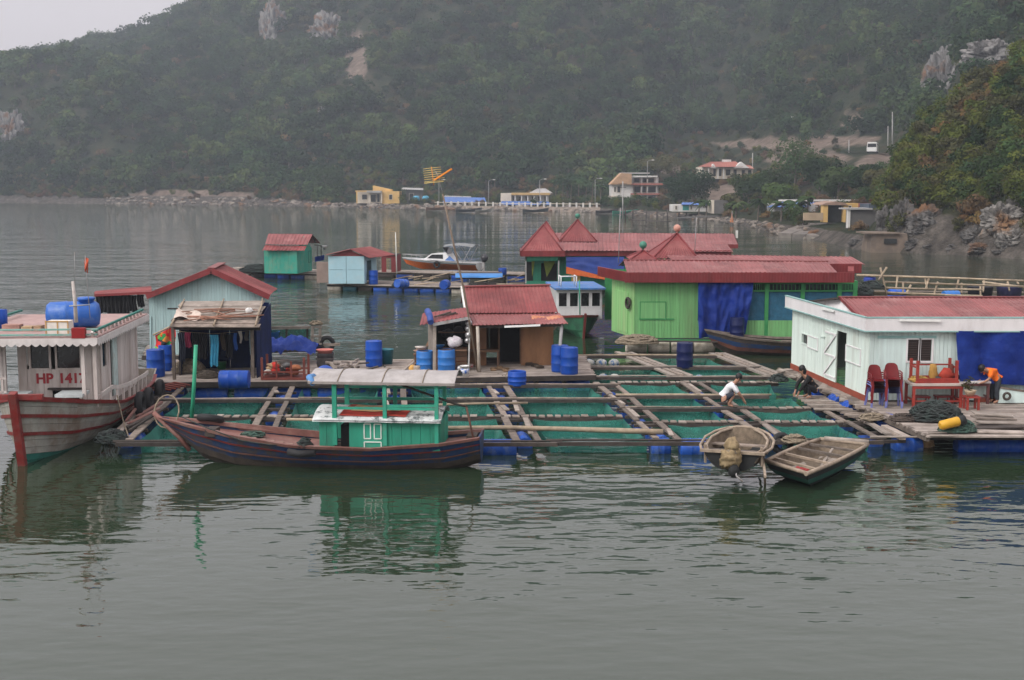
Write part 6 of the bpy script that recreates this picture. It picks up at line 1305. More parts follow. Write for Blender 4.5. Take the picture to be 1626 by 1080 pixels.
def table(b, w, d, h, mt, top, name, label, inv=False, rz=0):
    t = thing(name, b, label, 'table'); M = frame(b, rz) if not inv else frame(b, rz) @ Matrix.Translation(V(0, 0, h)) @ Matrix.Rotation(pi, 4, 'X')
    MB(M).box(-w / 2, -d / 2, h - .05, w / 2, d / 2, h).build('table_top', top, t); MB(M).box(-w / 2 + .02, -d / 2 + .02, h - .13, w / 2 - .02, -d / 2 + .045, h - .05).build('apron', mt, t); MB(M).box(-w / 2 + .02, d / 2 - .045, h - .13, w / 2 - .02, d / 2 - .02, h - .05).build('apron', mt, t)
    for sx in (-1, 1):
        for sy_ in (-1, 1): x, y = sx * (w / 2 - .06), sy_ * (d / 2 - .06); MB(M).box(x - .035, y - .035, 0, x + .035, y + .035, h - .05).build('leg', mt, t)
        MB(M).beam((sx * (w / 2 - .06), -d / 2 + .06, .2), (sx * (w / 2 - .06), d / 2 - .06, .2), .03, .045).build('stretcher', mt, t)
    MB(M).beam((-w / 2 + .06, -d / 2 + .06, .18), (w / 2 - .06, -d / 2 + .06, .18), .03, .04).build('stretcher', mt, t)
    return t
tbp = P(1483, 645, zd + .025) + V(0, .1, 0); table(tbp, 1.42, .78, .66, REDT, TT, 'red_table', 'red wooden table with a second table upturned on it'); table(tbp + V(.02, .1, .662), 1.22, .62, .62, REDT, REDT, 'red_table', 'red wooden table lying upside down on top of another', True, .05)
t2 = P(1542, 641, zd + .025) + V(0, .25, 0); table(t2, 1.0, .7, .64, mat('dark_table_leg', (.09, .03, .03), .6, .2, 4), mat('white_table_cloth', (.58, .54, .52), .8, .1, 4), 'side_table', 'white topped table where the person in orange works')
def can(p, r, h, mt, label, name='canister', lid=None):
    t = thing(name, p, label, 'canister'); MB().lathe([(r * .95, 0), (r, .02), (r, h - .02), (r * .95, h), (.001, h)], 16, p).build('can_body', mt, t)
    if lid: MB().lathe([(r * 1.03, h - .01), (r * 1.03, h + .04), (r * .5, h + .06), (.001, h + .06)], 16, p).build('lid', lid, t)
can(t2 + V(.03, .05, .645), .12, .20, mat('slate_can', (.06, .07, .12), .4, .1, 4), 'slate canister with a red lid on the white topped table', lid=mat('red_lid', (.5, .02, .03), .4, .1, 4))
can(t2 + V(.27, .0, .645), .13, .24, mat('pale_can', (.45, .53, .52), .4, .1, 4), 'pale grey canister beside the red lidded one')
tag(MB().blob(t2 + V(-.38, .1, .72), (.2, .12, .1), .4, 2, 12, 8, 8).build('dark_bag', fab('darkbag', (.02, .02, .03))), 'dark bag at the left end of the white topped table', 'bag')
# things between the upturned legs
heap(tbp + V(-.42, -.02, .665), (.26, .16, .12), 34, .016, mat('yellow_hose', (.42, .26, .06), .6, .2, 6), 'hose_coil', 'yellow hose coiled on the red table', 'hose', 41)
for i, (x, z, r, c, nm) in enumerate(((.0, .95, (.12, .08, .26), (.36, .2, .05), 'mustard'), (.38, .88, (.22, .12, .2), (.3, .035, .02), 'red'), (.5, .98, (.08, .08, .22), (.12, .03, .02), 'brown'), (.12, .78, (.14, .1, .09), (.05, .05, .05), 'black'))): tag(MB().blob(tbp + V(x, .08, z - .05), r, .4, 2.4, 12, 9, 50 + i).build('bundle', fab('tb%d' % i, c)), '%s cloth bundle among the legs of the upturned red table' % nm, 'bundle')
for i, (x, y, nm) in enumerate(((-.3, .1, 'left'), (.32, .15, 'right'))):
    c = tbp + V(x, y, 0); t = thing('red_crate', c, 'low red plastic stool under the red table, %s of two' % nm, 'stool'); MB().box(c.x - .22, c.y - .15, c.z + .22, c.x + .22, c.y + .15, c.z + .26).build('seat', CHR, t)
    for sx in (-.19, .16):
        for sy_ in (-.13, .1): MB().box(c.x + sx, c.y + sy_, c.z, c.x + sx + .03, c.y + sy_ + .03, c.z + .22).build('leg', CHR, t)
tag(MB().lathe([(.1, 0), (.16, .06), (.17, .07), (.001, .05)], 14, tbp + V(-.2, -.25, 0)).build('bowl', mat('white_bowl', (.6, .58, .55))), 'white bowl on the deck under the red table', 'bowl')
# stool with a pot plant
sp_ = P(1542, 650, zd + .025); so_ = thing('red_stool', sp_, 'small red stool carrying the pot plant', 'stool'); MB().box(sp_.x - .19, sp_.y - .17, sp_.z + .33, sp_.x + .19, sp_.y + .17, sp_.z + .37).build('seat', REDT, so_)
for sx in (-.18, .12):
    for sy_ in (-.16, .1): MB().box(sp_.x + sx, sp_.y + sy_, sp_.z, sp_.x + sx + .055, sp_.y + sy_ + .055, sp_.z + .33).build('leg', REDT, so_)
pt_ = thing('pot_plant', sp_ + V(-.05, 0, .375), 'leafy plant in a tan pot on the red stool', 'plant'); pc = sp_ + V(-.05, 0, .375); MB().lathe([(.1, 0), (.16, .14), (.17, .16), (.14, .14), (.001, .12)], 16, pc).build('pot', mat('tan_pot', (.5, .4, .28), .7, .15, 5), pt_)
lv = MB()
for i in range(70):
    a = rnd(0, 6.28); r = rnd(0, .16); p = pc + V(r * cos(a) - .1 * rnd(0, 1), r * sin(a) * .8, rnd(.14, .5)); d = V(rnd(-1, 1), rnd(-1, 1), rnd(-.2, 1)).normalized(); e = d.orthogonal().normalized() * .025; l = rnd(.06, .13); lv.add([p, p + d * l * .5 + e, p + d * l, p + d * l * .5 - e], [(0, 1, 2, 3)])
lv.build('leaves', LEAF['olive'], pt_); MB().tube([pc + V(0, 0, .1), pc + V(-.03, 0, .3), pc + V(-.08, 0, .45)], .012, 5).build('stem', BARK, pt_)
# nets, canister, ropes, board stack
heap(P(1485, 668, zd + .025), (.72, .42, .5), 150, .016, ROPED, 'net_heap', 'big black fishing net heap on the deck', 'net', 51); heap(P(1437, 668, zd + .025), (.42, .24, .14), 50, .014, mat('brown_net', (.075, .06, .05), .95, .4, 9), 'net_heap', 'low brown net tail left of the black net heap', 'net', 52)
yc = P(1509, 672, zd + .3); jy = thing('yellow_jerrycan', yc - V(0, 0, .25), 'yellow jerrycan lying on the black net heap', 'jerrycan'); MB().lathe([(.08, -.28), (.115, -.24), (.12, .2), (.09, .26), (.04, .31), (.04, .35), (.001, .35)], 14, yc, axis=(1, .12, .22)).build('can_body', mat('yellow_plastic', (.55, .30, .02), .45, .15, 5), jy); MB().lathe([(.1, .2), (.12, .24), (.115, .38), (.001, .4)], 14, yc, axis=(1, .12, .22)).build('dark_cap', TAR, jy)
heap(P(1520, 686, zd + .025), (.46, .26, .3), 140, .013, ROPEG, 'rope_heap', 'green rope heap at the front edge of the deck', 'rope', 53)
for i, (u, v, w, d, z, m) in enumerate(((1590, 688, 1.15, .34, 0, DECKW), (1592, 683, 1.3, .4, .05, WOODD), (1595, 679, 1.3, .42, .10, DECKW), (1580, 675, 1.05, .42, .15, WOOD), (1577, 672, .95, .46, .20, WOODL))):
    c = P(u, v, zd + .03) + V(0, .12, z); M = frame(c, (-.06, .04, -.03, .05, -.1)[i]) @ Matrix.Rotation((.02, -.03, .02, .04, .06)[i], 4, 'Y'); tag(MB(M).box(-w / 2, -d / 2, 0, w / 2, d / 2, .03).build('loose_board', m), ['bottom', 'second', 'third', 'fourth', 'topmost'][i] + ' wide board of the stack at the right front of the deck', 'board')
for i in range(7): a = P(rnd(1470, 1540), rnd(682, 692), zd + .035); tag(MB().beam(a, a + V(rnd(.3, .8), rnd(-.15, .15), .02), rnd(.06, .12), .02).build('loose_plank', WOODL if i % 2 else WOODD), 'short loose lath on the deck edge by the green rope', 'plank', 'laths on the deck edge')

# ------------------------------------------------------------------ people
SKIN = mat('skin', (.32, .17, .11), .6, .08, 8); HAIR = mat('black_hair', (.01, .009, .009), .5, .2, 12)
def skin_obj(name, verts, edges, radii, mt, parent, sub=1):
    bm = bmesh.new(); lay = bm.verts.layers.skin.verify(); lo = Vector(verts[0]); vs = []
    for i, (v, r) in enumerate(zip(verts, radii)):
        q = bm.verts.new(Vector(v) - lo); q[lay].radius = (r, r) if not hasattr(r, '__len__') else r; q[lay].use_root = (i == 0); vs.append(q)
    for a, b in edges: bm.edges.new((vs[a], vs[b]))
    me = bpy.data.meshes.new(name); bm.to_mesh(me); bm.free(); me.materials.append(mt)
    o = bpy.data.objects.new(name, me); COL.objects.link(o); put(o, lo, parent)
    s = o.modifiers.new('skin', 'SKIN'); s.use_smooth_shade = True; m = o.modifiers.new('sub', 'SUBSURF'); m.levels = sub; m.render_levels = sub
    return o
def person(base, rz, J, label, shirt, pants, sleeve=.5, bare_legs=False, long_hair=False, mir=1):
    "J: joints in metres, x forward, y left; body is one continuous skin, clothes and hair are children"
    M = frame(base, rz); q = lambda k: M @ V(*J[k]); root = thing('person', base, label, 'person')
    names = ['pelvis', 'waist', 'chest', 'neck', 'head0', 'head1', 'shL', 'elL', 'wrL', 'haL', 'shR', 'elR', 'wrR', 'haR', 'hiL', 'knL', 'anL', 'toL', 'hiR', 'knR', 'anR', 'toR']
    vs = [q(k) for k in names]; R = [.11, .105, .12, .05, .072, .085, .055, .042, .03, .032, .055, .042, .03, .032, .085, .058, .04, .032, .085, .058, .04, .032]
    E = [(0, 1), (1, 2), (2, 3), (3, 4), (4, 5), (2, 6), (6, 7), (7, 8), (8, 9), (2, 10), (10, 11), (11, 12), (12, 13), (0, 14), (14, 15), (15, 16), (16, 17), (0, 18), (18, 19), (19, 20), (20, 21)]
    for h, w_, e_ in (('haL', 'wrL', 6), ('haR', 'wrR', 6)):            # fingers and thumb
        hp, d = q(h), (q(h) - q(w_)).normalized(); sd_ = d.cross(V(0, 0, 1)); sd_ = sd_.normalized() if sd_.length > .05 else V(0, 1, 0); hi = names.index(h)
        for f in range(4): off = (f - 1.5) * .02; vs += [hp + sd_ * off + d * .035, hp + sd_ * off + d * (.07 + .01 * (f in (1, 2))) + V(0, 0, -.012)]; R += [.010, .008]; n_ = len(vs); E += [(hi, n_ - 2), (n_ - 2, n_ - 1)]
        vs += [hp + sd_ * .04 - d * .01, hp + sd_ * .055 + d * .025]; R += [.011, .009]; n_ = len(vs); E += [(hi, n_ - 2), (n_ - 2, n_ - 1)]
    body = skin_obj('body', vs, E, R, SKIN, root)
    hc, hd = (q('head0') + q('head1')) / 2, (q('head1') - q('head0')).normalized(); fwd = (M.to_3x3() @ V(*J['face'])).normalized()
    hr = MB(); hr.blob(hc + hd * .05 - fwd * .03, (.098, .098, .105), .1, 2, 14, 10, 3)
    if long_hair: hr.blob(hc - hd * .06 - fwd * .07, (.08, .09, .13), .15, 2, 12, 8, 5)
    hr.build('hair', HAIR, root)
    fc_ = MB(); sidev = fwd.cross(hd).normalized()
    for s in (-1, 1): fc_.blob(hc + fwd * .088 + sidev * (s * .033), (.011, .011, .008), 0, 1, 8, 6)
    fc_.build('eyes', HAIR, root); MB().blob(hc + fwd * .098 - hd * .025, (.014, .014, .02), 0, 1, 8, 6).build('nose', SKIN, root); MB().blob(hc + fwd * .085 - hd * .06, (.02, .02, .007), 0, 1, 8, 6).build('mouth', mat('lips', (.25, .09, .07), .6, .1, 8), root)
    for s in (-1, 1): MB().blob(hc + sidev * (s * .093) - hd * .005, (.013, .013, .026), 0, 1, 8, 6).build('ear', SKIN, root)
    def mid(a, b, t): return q(a).lerp(q(b), t)
    e1, e2 = (mid('shL', 'elL', min(1, sleeve * 2)), mid('shR', 'elR', min(1, sleeve * 2)))
    sv = [q('waist'), mid('waist', 'chest', .5), q('chest'), mid('chest', 'neck', .55), q('shL'), e1, q('shR'), e2, mid('pelvis', 'waist', .35)]; se = [(0, 1), (1, 2), (2, 3), (2, 4), (4, 5), (2, 6), (6, 7), (0, 8)]; sr = [.125, .132, .14, .075, .075, .064, .075, .064, .122]
    if sleeve > .5:
        for k, (e_, w_) in enumerate((('elL', 'wrL'), ('elR', 'wrR'))): sv += [mid(e_, w_, (sleeve - .5) * 2)]; se += [((5, 9) if k == 0 else (7, 10))]; sr += [.05]
    skin_obj('shirt', sv, se, sr, shirt, root)
    pe = 1.0 if not bare_legs else .0
    pv_ = [q('pelvis'), mid('pelvis', 'waist', .45), q('hiL'), q('knL'), q('hiR'), q('knR')]; pr_ = [.135, .12, .105, .075, .105, .075]; pe_ = [(0, 1), (0, 2), (2, 3), (0, 4), (4, 5)]
    if not bare_legs: pv_ += [mid('knL', 'anL', .92), mid('knR', 'anR', .92)]; pr_ += [.055, .055]; pe_ += [(3, 6), (5, 7)]
    skin_obj('trousers', pv_, pe_, pr_, pants, root)
    return root
SQ = dict(pelvis=(-.20, 0, .24), waist=(-.10, 0, .40), chest=(.07, 0, .60), neck=(.17, 0, .70), head0=(.23, 0, .75), head1=(.30, 0, .86), face=(.75, 0, -.65), shL=(.08, .17, .62), elL=(.26, .22, .42), wrL=(.38, .14, .24), haL=(.42, .12, .16), shR=(.08, -.17, .62), elR=(.26, -.22, .42), wrR=(.40, -.12, .24), haR=(.44, -.10, .16),
          hiL=(-.17, .10, .22), knL=(.16, .17, .42), anL=(-.02, .13, .07), toL=(.13, .14, .03), hiR=(-.17, -.10, .22), knR=(.16, -.17, .42), anR=(-.02, -.13, .07), toR=(.13, -.14, .03))
person(P(1157, 645.5, ZR + .1), -.12, SQ, 'person in a white shirt squatting at the fish pens', fab('pwhite', (.7, .7, .72)), fab('pdark', (.03, .035, .05)), .5, True)
SQ2 = dict(SQ); SQ2.update(head1=(.26, 0, .90), face=(.85, 0, -.5), wrL=(.36, .14, .20), haL=(.39, .12, .11), wrR=(.36, -.14, .20), haR=(.39, -.12, .11))
person(P(1284, 632, ZR + .1), pi + .15, SQ2, 'person in black clothes squatting on the plank landing', fab('pblack', (.012, .012, .013)), fab('pblack2', (.01, .01, .012)), .95, False, True)
BN = dict(pelvis=(-.10, 0, .84), waist=(-.03, 0, .96), chest=(.22, 0, 1.12), neck=(.36, 0, 1.14), head0=(.42, 0, 1.14), head1=(.52, 0, 1.18), face=(.6, 0, -.8), shL=(.25, .18, 1.10), elL=(.34, .22, .86), wrL=(.50, .14, .74), haL=(.57, .11, .72), shR=(.25, -.18, 1.10), elR=(.34, -.22, .86), wrR=(.50, -.14, .74), haR=(.57, -.11, .72),
          hiL=(-.1, .10, .80), knL=(-.03, .11, .43), anL=(-.08, .11, .07), toL=(.08, .12, .03), hiR=(-.1, -.10, .80), knR=(.0, -.11, .43), anR=(-.04, -.11, .07), toR=(.12, -.12, .03))
person(P(1577, 640, zd + .03), pi + .25, {k: (tuple(c * .84 for c in v) if k != 'face' else v) for k, v in BN.items()}, 'person in an orange shirt bending over the table by the blue tarp', fab('porange', (.85, .17, .015)), fab('pgrey', (.03, .035, .045)), .45)
# ------------------------------------------------------------------ bright green floating restaurant
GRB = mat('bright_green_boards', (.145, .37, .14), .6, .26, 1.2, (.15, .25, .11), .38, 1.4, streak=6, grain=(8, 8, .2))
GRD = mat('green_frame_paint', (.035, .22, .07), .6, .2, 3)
GRF = mat('sunlit_green_boards', (.22, .46, .17), .6, .25, 1.2, (.35, .38, .2), .3, 2, streak=8, grain=(8, 8, .2))  # paler copy of the green boards, side wall's sunlight put into the colour
CURT = mat('blue_curtain', (.02, .10, .17), .8, .25, 6, bump=.05, bscale=5)
GLASSD = mat('dim_glass', (.02, .03, .03), .15, .3, 3)
def pyramid(par, b0, b1, apex, depth, nm='pyramid_roof', mt=ROOF, ball=None):
    "ribbed four sided roof: front eave b0-b1"
    c = [b0, b1, b1 + depth, b0 + depth]
    for i in range(4):
        A, B = c[i], c[(i + 1) % 4]; mb = MB(); n = 14; pts = []
        for k in range(n):
            p, q = A + (B - A) * (k / n), A + (B - A) * ((k + 1) / n); nn = (B - A).cross(apex - A).normalized() * .03; nn = nn if nn.z > 0 else -nn; m = (p + q) / 2
            mb.add([p, m + nn, q, apex], [(0, 1, 3), (1, 2, 3)])
        mb.build(nm, mt, par)
    hp = MB()
    for p in c: hp.tube([p + V(0, 0, .03), apex + V(0, 0, .02)], .045, 6)
    hp.build('hip_cap', ROOFD if mt is ROOF else mt, par)
    if ball: MB().lathe([(.04, 0), (.04, .12), (.001, .14)], 8, apex - V(0, 0, .02)).build('finial_stem', ball, par); MB().blob(apex + V(0, 0, .25), .17, 0, 1, 14, 9).build('finial_ball', ball, par)
def box_on(par, nm, mt, A, B, u0, u1, v0, v1, off=.03, th=.04): return on_wall(MB(), A, B, opening(A, B, u0, u1, v0, v1), off, th).build(nm, mt, par)
ZG = .55
gh = thing('green_restaurant', P(1180, 536, ZG), 'bright green board restaurant with a long red roof on floats', 'restaurant')
g0 = P(1007, 536.5, ZG); g1 = V(P(1358, 536.5, ZG).x, g0.y, ZG); gb = P(972, 525, ZG); gt_ = W(g0, g1, 1050, 446).z
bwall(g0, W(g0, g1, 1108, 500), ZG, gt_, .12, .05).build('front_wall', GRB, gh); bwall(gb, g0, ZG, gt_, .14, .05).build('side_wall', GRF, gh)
gq = W(g0, g1, 1108, 500); gq.z = ZG
bwall(gq, g1, ZG, W(g0, g1, 1200, 509).z, .12, .05).build('dado', GRB, gh)
MB().hexa([V(gq.x, g0.y + .35, ZG), V(g1.x, g0.y + .35, ZG), V(g1.x, g0.y + .4, ZG), V(gq.x, g0.y + .4, ZG), V(gq.x, g0.y + .35, gt_), V(g1.x, g0.y + .35, gt_), V(g1.x, g0.y + .4, gt_), V(gq.x, g0.y + .4, gt_)]).build('inner_screen', GLASSD, gh)
for u0, u1 in ((1184, 1215), (1219, 1272), (1276, 1330), (1334, 1356)):
    c = box_on(gh, 'curtain', CURT, g0, g1, u0, u1, 464, 509, -.06, .03); lt = MB()
    for k in range(9): uu = u0 + (u1 - u0) * (k + .5) / 9; lt.beam(W(g0, g1, uu, 451), W(g0, g1, uu, 461), .02, .02, (0, 1, 0))
    lt.build('lattice', GRD, gh)
for u in (1183, 1217, 1274, 1332, 1357): box_on(gh, 'post', GRD, g0, g1, u - 1.8, u + 1.8, 446, 536, .03, .08)
for v in (450, 462): box_on(gh, 'rail', GRD, g0, g1, 1183, 1358, v - 1.2, v + 1.2, .025, .05)
o_ = opening(g0, g1, 1017, 1056, 480, 506); sh_ = on_wall(MB(), g0, g1, o_, .045, .02).build('shutter', GRB, gh); frame_on(g0, g1, o_, .055, .03).build('shutter_frame', GRD, sh_); box_on(gh, 'shutter_rail', GRD, g0, g1, 1015, 1070, 505.5, 507.5, .06, .03)
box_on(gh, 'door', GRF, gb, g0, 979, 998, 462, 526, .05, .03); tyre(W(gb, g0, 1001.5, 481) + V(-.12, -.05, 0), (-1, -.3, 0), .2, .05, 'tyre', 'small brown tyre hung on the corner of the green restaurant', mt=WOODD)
# fascia and roofs
def fas2(par, A, B, ov, z0, z1, th=.06, mt=ROOFD, nm='fascia', wl=.12):
    e = B - A; e.z = 0; e.normalize(); nn = Vector((e.y, -e.x, 0)); a, b = A + nn * ov - e * ov, B + nn * ov + e * ov; mb = MB(); n = max(3, int((b - a).length / wl)); mb.hexa([V(a.x, a.y, z0), V(b.x, b.y, z0), V(b.x, b.y, z0) - nn * th, V(a.x, a.y, z0) - nn * th, V(a.x, a.y, z1), V(b.x, b.y, z1), V(b.x, b.y, z1) - nn * th, V(a.x, a.y, z1) - nn * th])
    for k in range(n): p = a + (b - a) * ((k + .5) / n); mb.beam(V(p.x, p.y, z0 + .02) + nn * .01, V(p.x, p.y, z1 - .02) + nn * .01, .025, .04, (0, 1, 0) if abs(nn.y) < .5 else (1, 0, 0))
    return mb.build(nm, mt, par)
fz0, fz1 = W(g0, g1, 1010, 447.5).z, W(g0, g1, 1010, 431.5).z
ge = V(PY(1346, 440, g0.y).x - .3, g0.y, ZG)
fas2(gh, g0, ge, .45, fz0, fz1); fas2(gh, gb + V(-.1, .4, 0), g0, .4, fz0, fz1)
dg_ = Vector((-.1, 1, 0))
ra, rb2 = PY(990, 413.5, g0.y + 2.6), PY(1314, 416, g0.y + 2.6); A_, B_ = V(g0.x - .35, g0.y - .4, fz1 - .02), V(PY(1330, 430, g0.y - .4).x, g0.y - .4, fz1 - .02)
Corr(A_, B_, rb2, ra, .17, .025).build('roof_slope', ROOFP, gh); Corr(rb2 + V(0, 2.6, -.4), ra + V(0, 2.6, -.4), ra, rb2, .17, .025).build('roof_slope', ROOFP, gh); MB().beam(ra + V(0, 0, .03), rb2 + V(0, 0, .03), .22, .04).build('ridge_cap', ROOF, gh)
rc, rd = PY(1056, 404, g0.y + 6.5), PY(1344, 408.5, g0.y + 6.5); C_, D_ = V(rc.x + .2, g0.y + 3.6, fz1 + .05), PY(1373, 431, g0.y + 3.6)
Corr(C_, V(D_.x, g0.y + 3.6, fz1 + .05), rd + V(.25, 0, 0), rc, .17, .025).build('back_roof_slope', ROOFP, gh); Corr(rd + V(.6, 3, -.6), rc + V(0, 3, -.6), rc, rd, .17, .025).build('back_roof_slope', ROOFP, gh)
fas2(gh, V(rb2.x + .2, g0.y + 3.7, ZG), V(D_.x - .3, g0.y + 3.7, ZG), .15, fz0 + .1, fz1 + .1); bwall(V(g1.x - .3, g0.y + 4, ZG), V(D_.x - .5, g0.y + 4, ZG), ZG, fz0 + .1, .3, .05).build('back_wing_wall', GRD, gh)
MB().prism([rc + V(0, .1, -.05), rc + V(-.35, -2.2, -.5), rc + V(-.35, 2.4, -.5)], (.04, 0, 0)).build('gable', GRB, gh)
bwall(g1, V(g1.x, g0.y + 4, ZG), ZG, gt_, .3, .05).build('side_wall', GRD, gh); bwall(V(g1.x, g0.y + 7, ZG), V(gb.x, g0.y + 7, ZG), ZG, gt_, .4, .05).build('back_wall', GRD, gh)
py = g0.y + 6.0; pyramid(gh, PY(1036, 411, py), PY(1108, 411, py), PY(1075, 371, py + 1.5), V(0, 3, 0), ball=mat('pink_ball', (.5, .26, .2), .5, .15, 5))
py = g0.y + 4.2; pyramid(gh, PY(1001, 413, py), PY(1043, 413, py), PY(1021, 398, py + .9), V(0, 1.8, 0), ball=mat('green_ball', (.05, .2, .14), .5, .15, 5))
MB().box(PY(1349, 436, g0.y + 3.4).x - .12, g0.y + 3.2, fz0 + .2, PY(1349, 436, g0.y + 3.4).x + .12, g0.y + 3.25, fz1 - .0).build('number_plate', mat('red_plate', (.4, .12, .12), .6, .2, 5), gh)
# floats of the restaurant
fl_ = empty('float_row', P(1060, 549, .1), gh)
for i, u in enumerate((1010, 1046, 1082, 1118)): p = P(u, 551, .18); MB().lathe([(.22, -.42), (.27, -.36), (.27, .36), (.22, .42)], 12, p, axis=(1, 0, 0)).build('float_drum', FOAM, fl_)
plank(P(985, 541, .5), P(1140, 543, .5), .2, .05, WOODD, gh, 'edge_beam'); plank(P(1000, 540, .5), P(1240, 542, .5), .12, .07, GRD, gh, 'edge_beam')
heap(P(1012, 546, .42), (.85, .4, .32), 70, .03, ROPE, 'rope_heap', 'pale rope and net heap on the float before the green restaurant', 'rope', 61)
def gtf(s, t):
    a = W(g0, g1, 1107 + 88 * s - 14 * t * s, 447 + 88 * t - 6 * s * t); return V(a.x, g0.y - .16 - .2 * noise.noise(V(s * 7, t * 1.4, 0)) - .12 * noise.noise(V(s * 16, t * 5, 3)) - .15 * t - .08, a.z)
tag(MB().grid(30, 22, gtf).grid(30, 22, lambda s, t: gtf(s, t) + V(0, .012, 0)).build('blue_tarp', TARP), 'crumpled blue tarpaulin hung on the front of the green restaurant', 'tarp')
drum(P(1167, 537, ZG) + V(0, -.4, 0), 'navy drum against the blue tarpaulin of the green restaurant', 'navy', sc=1.0)

# old wooden boat before the green restaurant
bo_ = P(1140, 561, 0) + V(-.5, -.2, 0); MO = frame(bo_ + V(5.4, -.3, 0), ang2(bo_ + V(5.4, -.3, 0), bo_)); ob = thing('old_wooden_boat', bo_ + V(2.4, 0, 0), 'old brown wooden boat moored before the green restaurant', 'boat')
H4 = Hull(MO, 5.1, 1.5, [(0, .6), (.5, .6), (.8, .72), (1, .98)], [(0, 0), (.2, -.15), (.85, -.12), (1, .3)], [(0, .7), (.3, 1), (.6, .95), (.85, .55), (1, .05)], .55, .4)
for q0, q1, mt in ((.02, .45, HDARK), (.45, .62, mat('brown_hull', (.12, .045, .03), .7, .3, 3, (.05, .03, .03), .4, 2)), (.62, .8, HBLUE), (.8, 1, HDARK)): H4.strake(q0, q1, .004, .04, 18).build('hull_plank', mt, ob)
H4.strake(.95, 1.02, .05, .16).build('gunwale', WOOD, ob); H4.transom().build('transom', HDARK, ob); H4.floor(lambda t: lerp_tab(H4.sheer, t) - .1, .02, .98).build('deck', WOOD, ob)

# white cabin boat with a green hull seen from its bow
sb = P(926, 537, 0); MS = frame(sb + V(-.45, 5.6, 0), ang2(sb + V(-.45, 5.6, 0), sb)); cb = thing('cabin_boat', sb + V(0, 2, 0), 'small green boat with a white windowed cabin and blue roof', 'boat')
HGR = mat('dark_green_hull', (.02, .11, .055), .65, .3, 2, (.02, .04, .03), .35, 2)
H5 = Hull(MS, 5.6, 2.1, [(0, .8), (.5, .75), (.85, .92), (1, 1.05)], [(0, 0), (.2, -.2), (1, -.1)], [(0, .8), (.3, 1), (.6, 1), (.85, .68), (.96, .3), (1, .05)], .5, .3)
for q0, q1 in ((.02, .5), (.5, .72), (.72, 1)): H5.strake(q0, q1, .004, .04, 18).build('hull_plank', HGR, cb)
H5.strake(.93, 1.0, .05, .1).build('gunwale', mat('dark_red_rail', (.16, .03, .025), .6, .2, 4), cb); H5.transom().build('transom', HGR, cb)
a, b = H5.pt(1, 0), H5.pt(1, 1); MB(MS).beam(a + V(.03, 0, -.1), b + V(.06, 0, .06), .1, .12, (1, 0, .2)).build('stem', mat('dark_red_rail', (.16, .03, .025)), cb); H5.floor(lambda t: lerp_tab(H5.sheer, t) - .1, .02, .98).build('deck', WOOD, cb)
CBW = mat('cabin_boat_white', (.62, .63, .63), .5, .08, 3)
for (x0, y0), (x1, y1) in (((4.3, -1.0), (4.3, 1.0)), ((4.3, 1.0), (1.0, 1.0)), ((1.0, -1.0), (4.3, -1.0))):
    A, B = MS @ V(x0, y0, 0), MS @ V(x1, y1, 0); L_ = (B - A).length; k = 4 if L_ < 3 else 5; ops = [(L_ * (i + .14) / k, L_ * (i + .86) / k, 1.28, 1.88) for i in range(k)]; bwall(A, B, .7, 2.05, L_ / k / 7, .05, ops, 0).build('cabin_wall', CBW, cb)
    on_wall(MB(), A, B, (.05, L_ - .05, 1.2, 1.95), -.06, .02).build('cabin_glass', GLS, cb)
    for i in range(k): frame_on(A, B, ops[i], .04, .035).build('window_frame', CBW, cb)
MB(MS).box(.7, -1.15, 2.05, 4.6, 1.15, 2.12).build('cabin_roof', mat('blue_roof_paint', (.05, .17, .42), .6, .2, 3, (.3, .2, .2), .3, 3), cb)
rl = MB(MS)
for x in (3.2, 4.0):
    for y in (-.8, -.1): rl.tube([(x, y, 2.12), (x, y, 2.6)], .03, 5)
for y in (-.8, -.1): rl.tube([(3.2, y, 2.6), (4.0, y, 2.6)], .03, 5)
rl.tube([(4.0, -.8, 2.6), (4.0, -.1, 2.6)], .03, 5); rl.build('roof_rail', WHITE, cb)
tag(MB().tube([PY(921, 500, sb.y + .6), PY(920, 445, sb.y + .6)], .03, 6).build('green_staff', GREENL), 'thin green staff standing on the bow of the cabin boat', 'staff')

# ------------------------------------------------------------------ teal restaurant with pyramid roofs
TEAL = mat('teal_green_boards', (.016, .17, .1), .6, .2, 1.5, (.02, .1, .06), .3, 1.2, streak=5, grain=(6, 6, .2))
tr_ = thing('teal_restaurant', P(1000, 450, .6), 'teal green restaurant with red pyramid roofs behind the green one', 'restaurant'); t0 = P(834, 451, .6); t1 = V(P(1168, 451, .6).x, t0.y, .6); tz = W(t0, t1, 860, 406).z
pr0, pr1 = W(t0, t1, 834, 450), W(t0, t1, 889, 450)
bwall(V(pr0.x, t0.y, .6), V(pr1.x, t0.y, .6), .3, W(t0, t1, 850, 447).z, .3, .05).build('dado', TEAL, tr_)
box_on(tr_, 'beam', TEAL, t0, t1, 834, 889, 406, 414, .03, .1)
for u in (835, 887): box_on(tr_, 'post', STEEL, t0, t1, u - 1, u + 1, 408, 450, .03, .08)
bq0, bq1 = t0 + V(0, 1.1, 0), t1 + V(0, 1.1, 0); bwall(bq0, bq1, .3, tz, .25, .05, [opening(bq0, bq1, 838, 844, 416, 446), opening(bq0, bq1, 862, 880, 418, 446)]).build('back_wall', TEAL, tr_)
on_wall(MB(), bq0, bq1, (0, 6, .6, tz), -.2, .03).build('dark_inside', DARKIN, tr_)
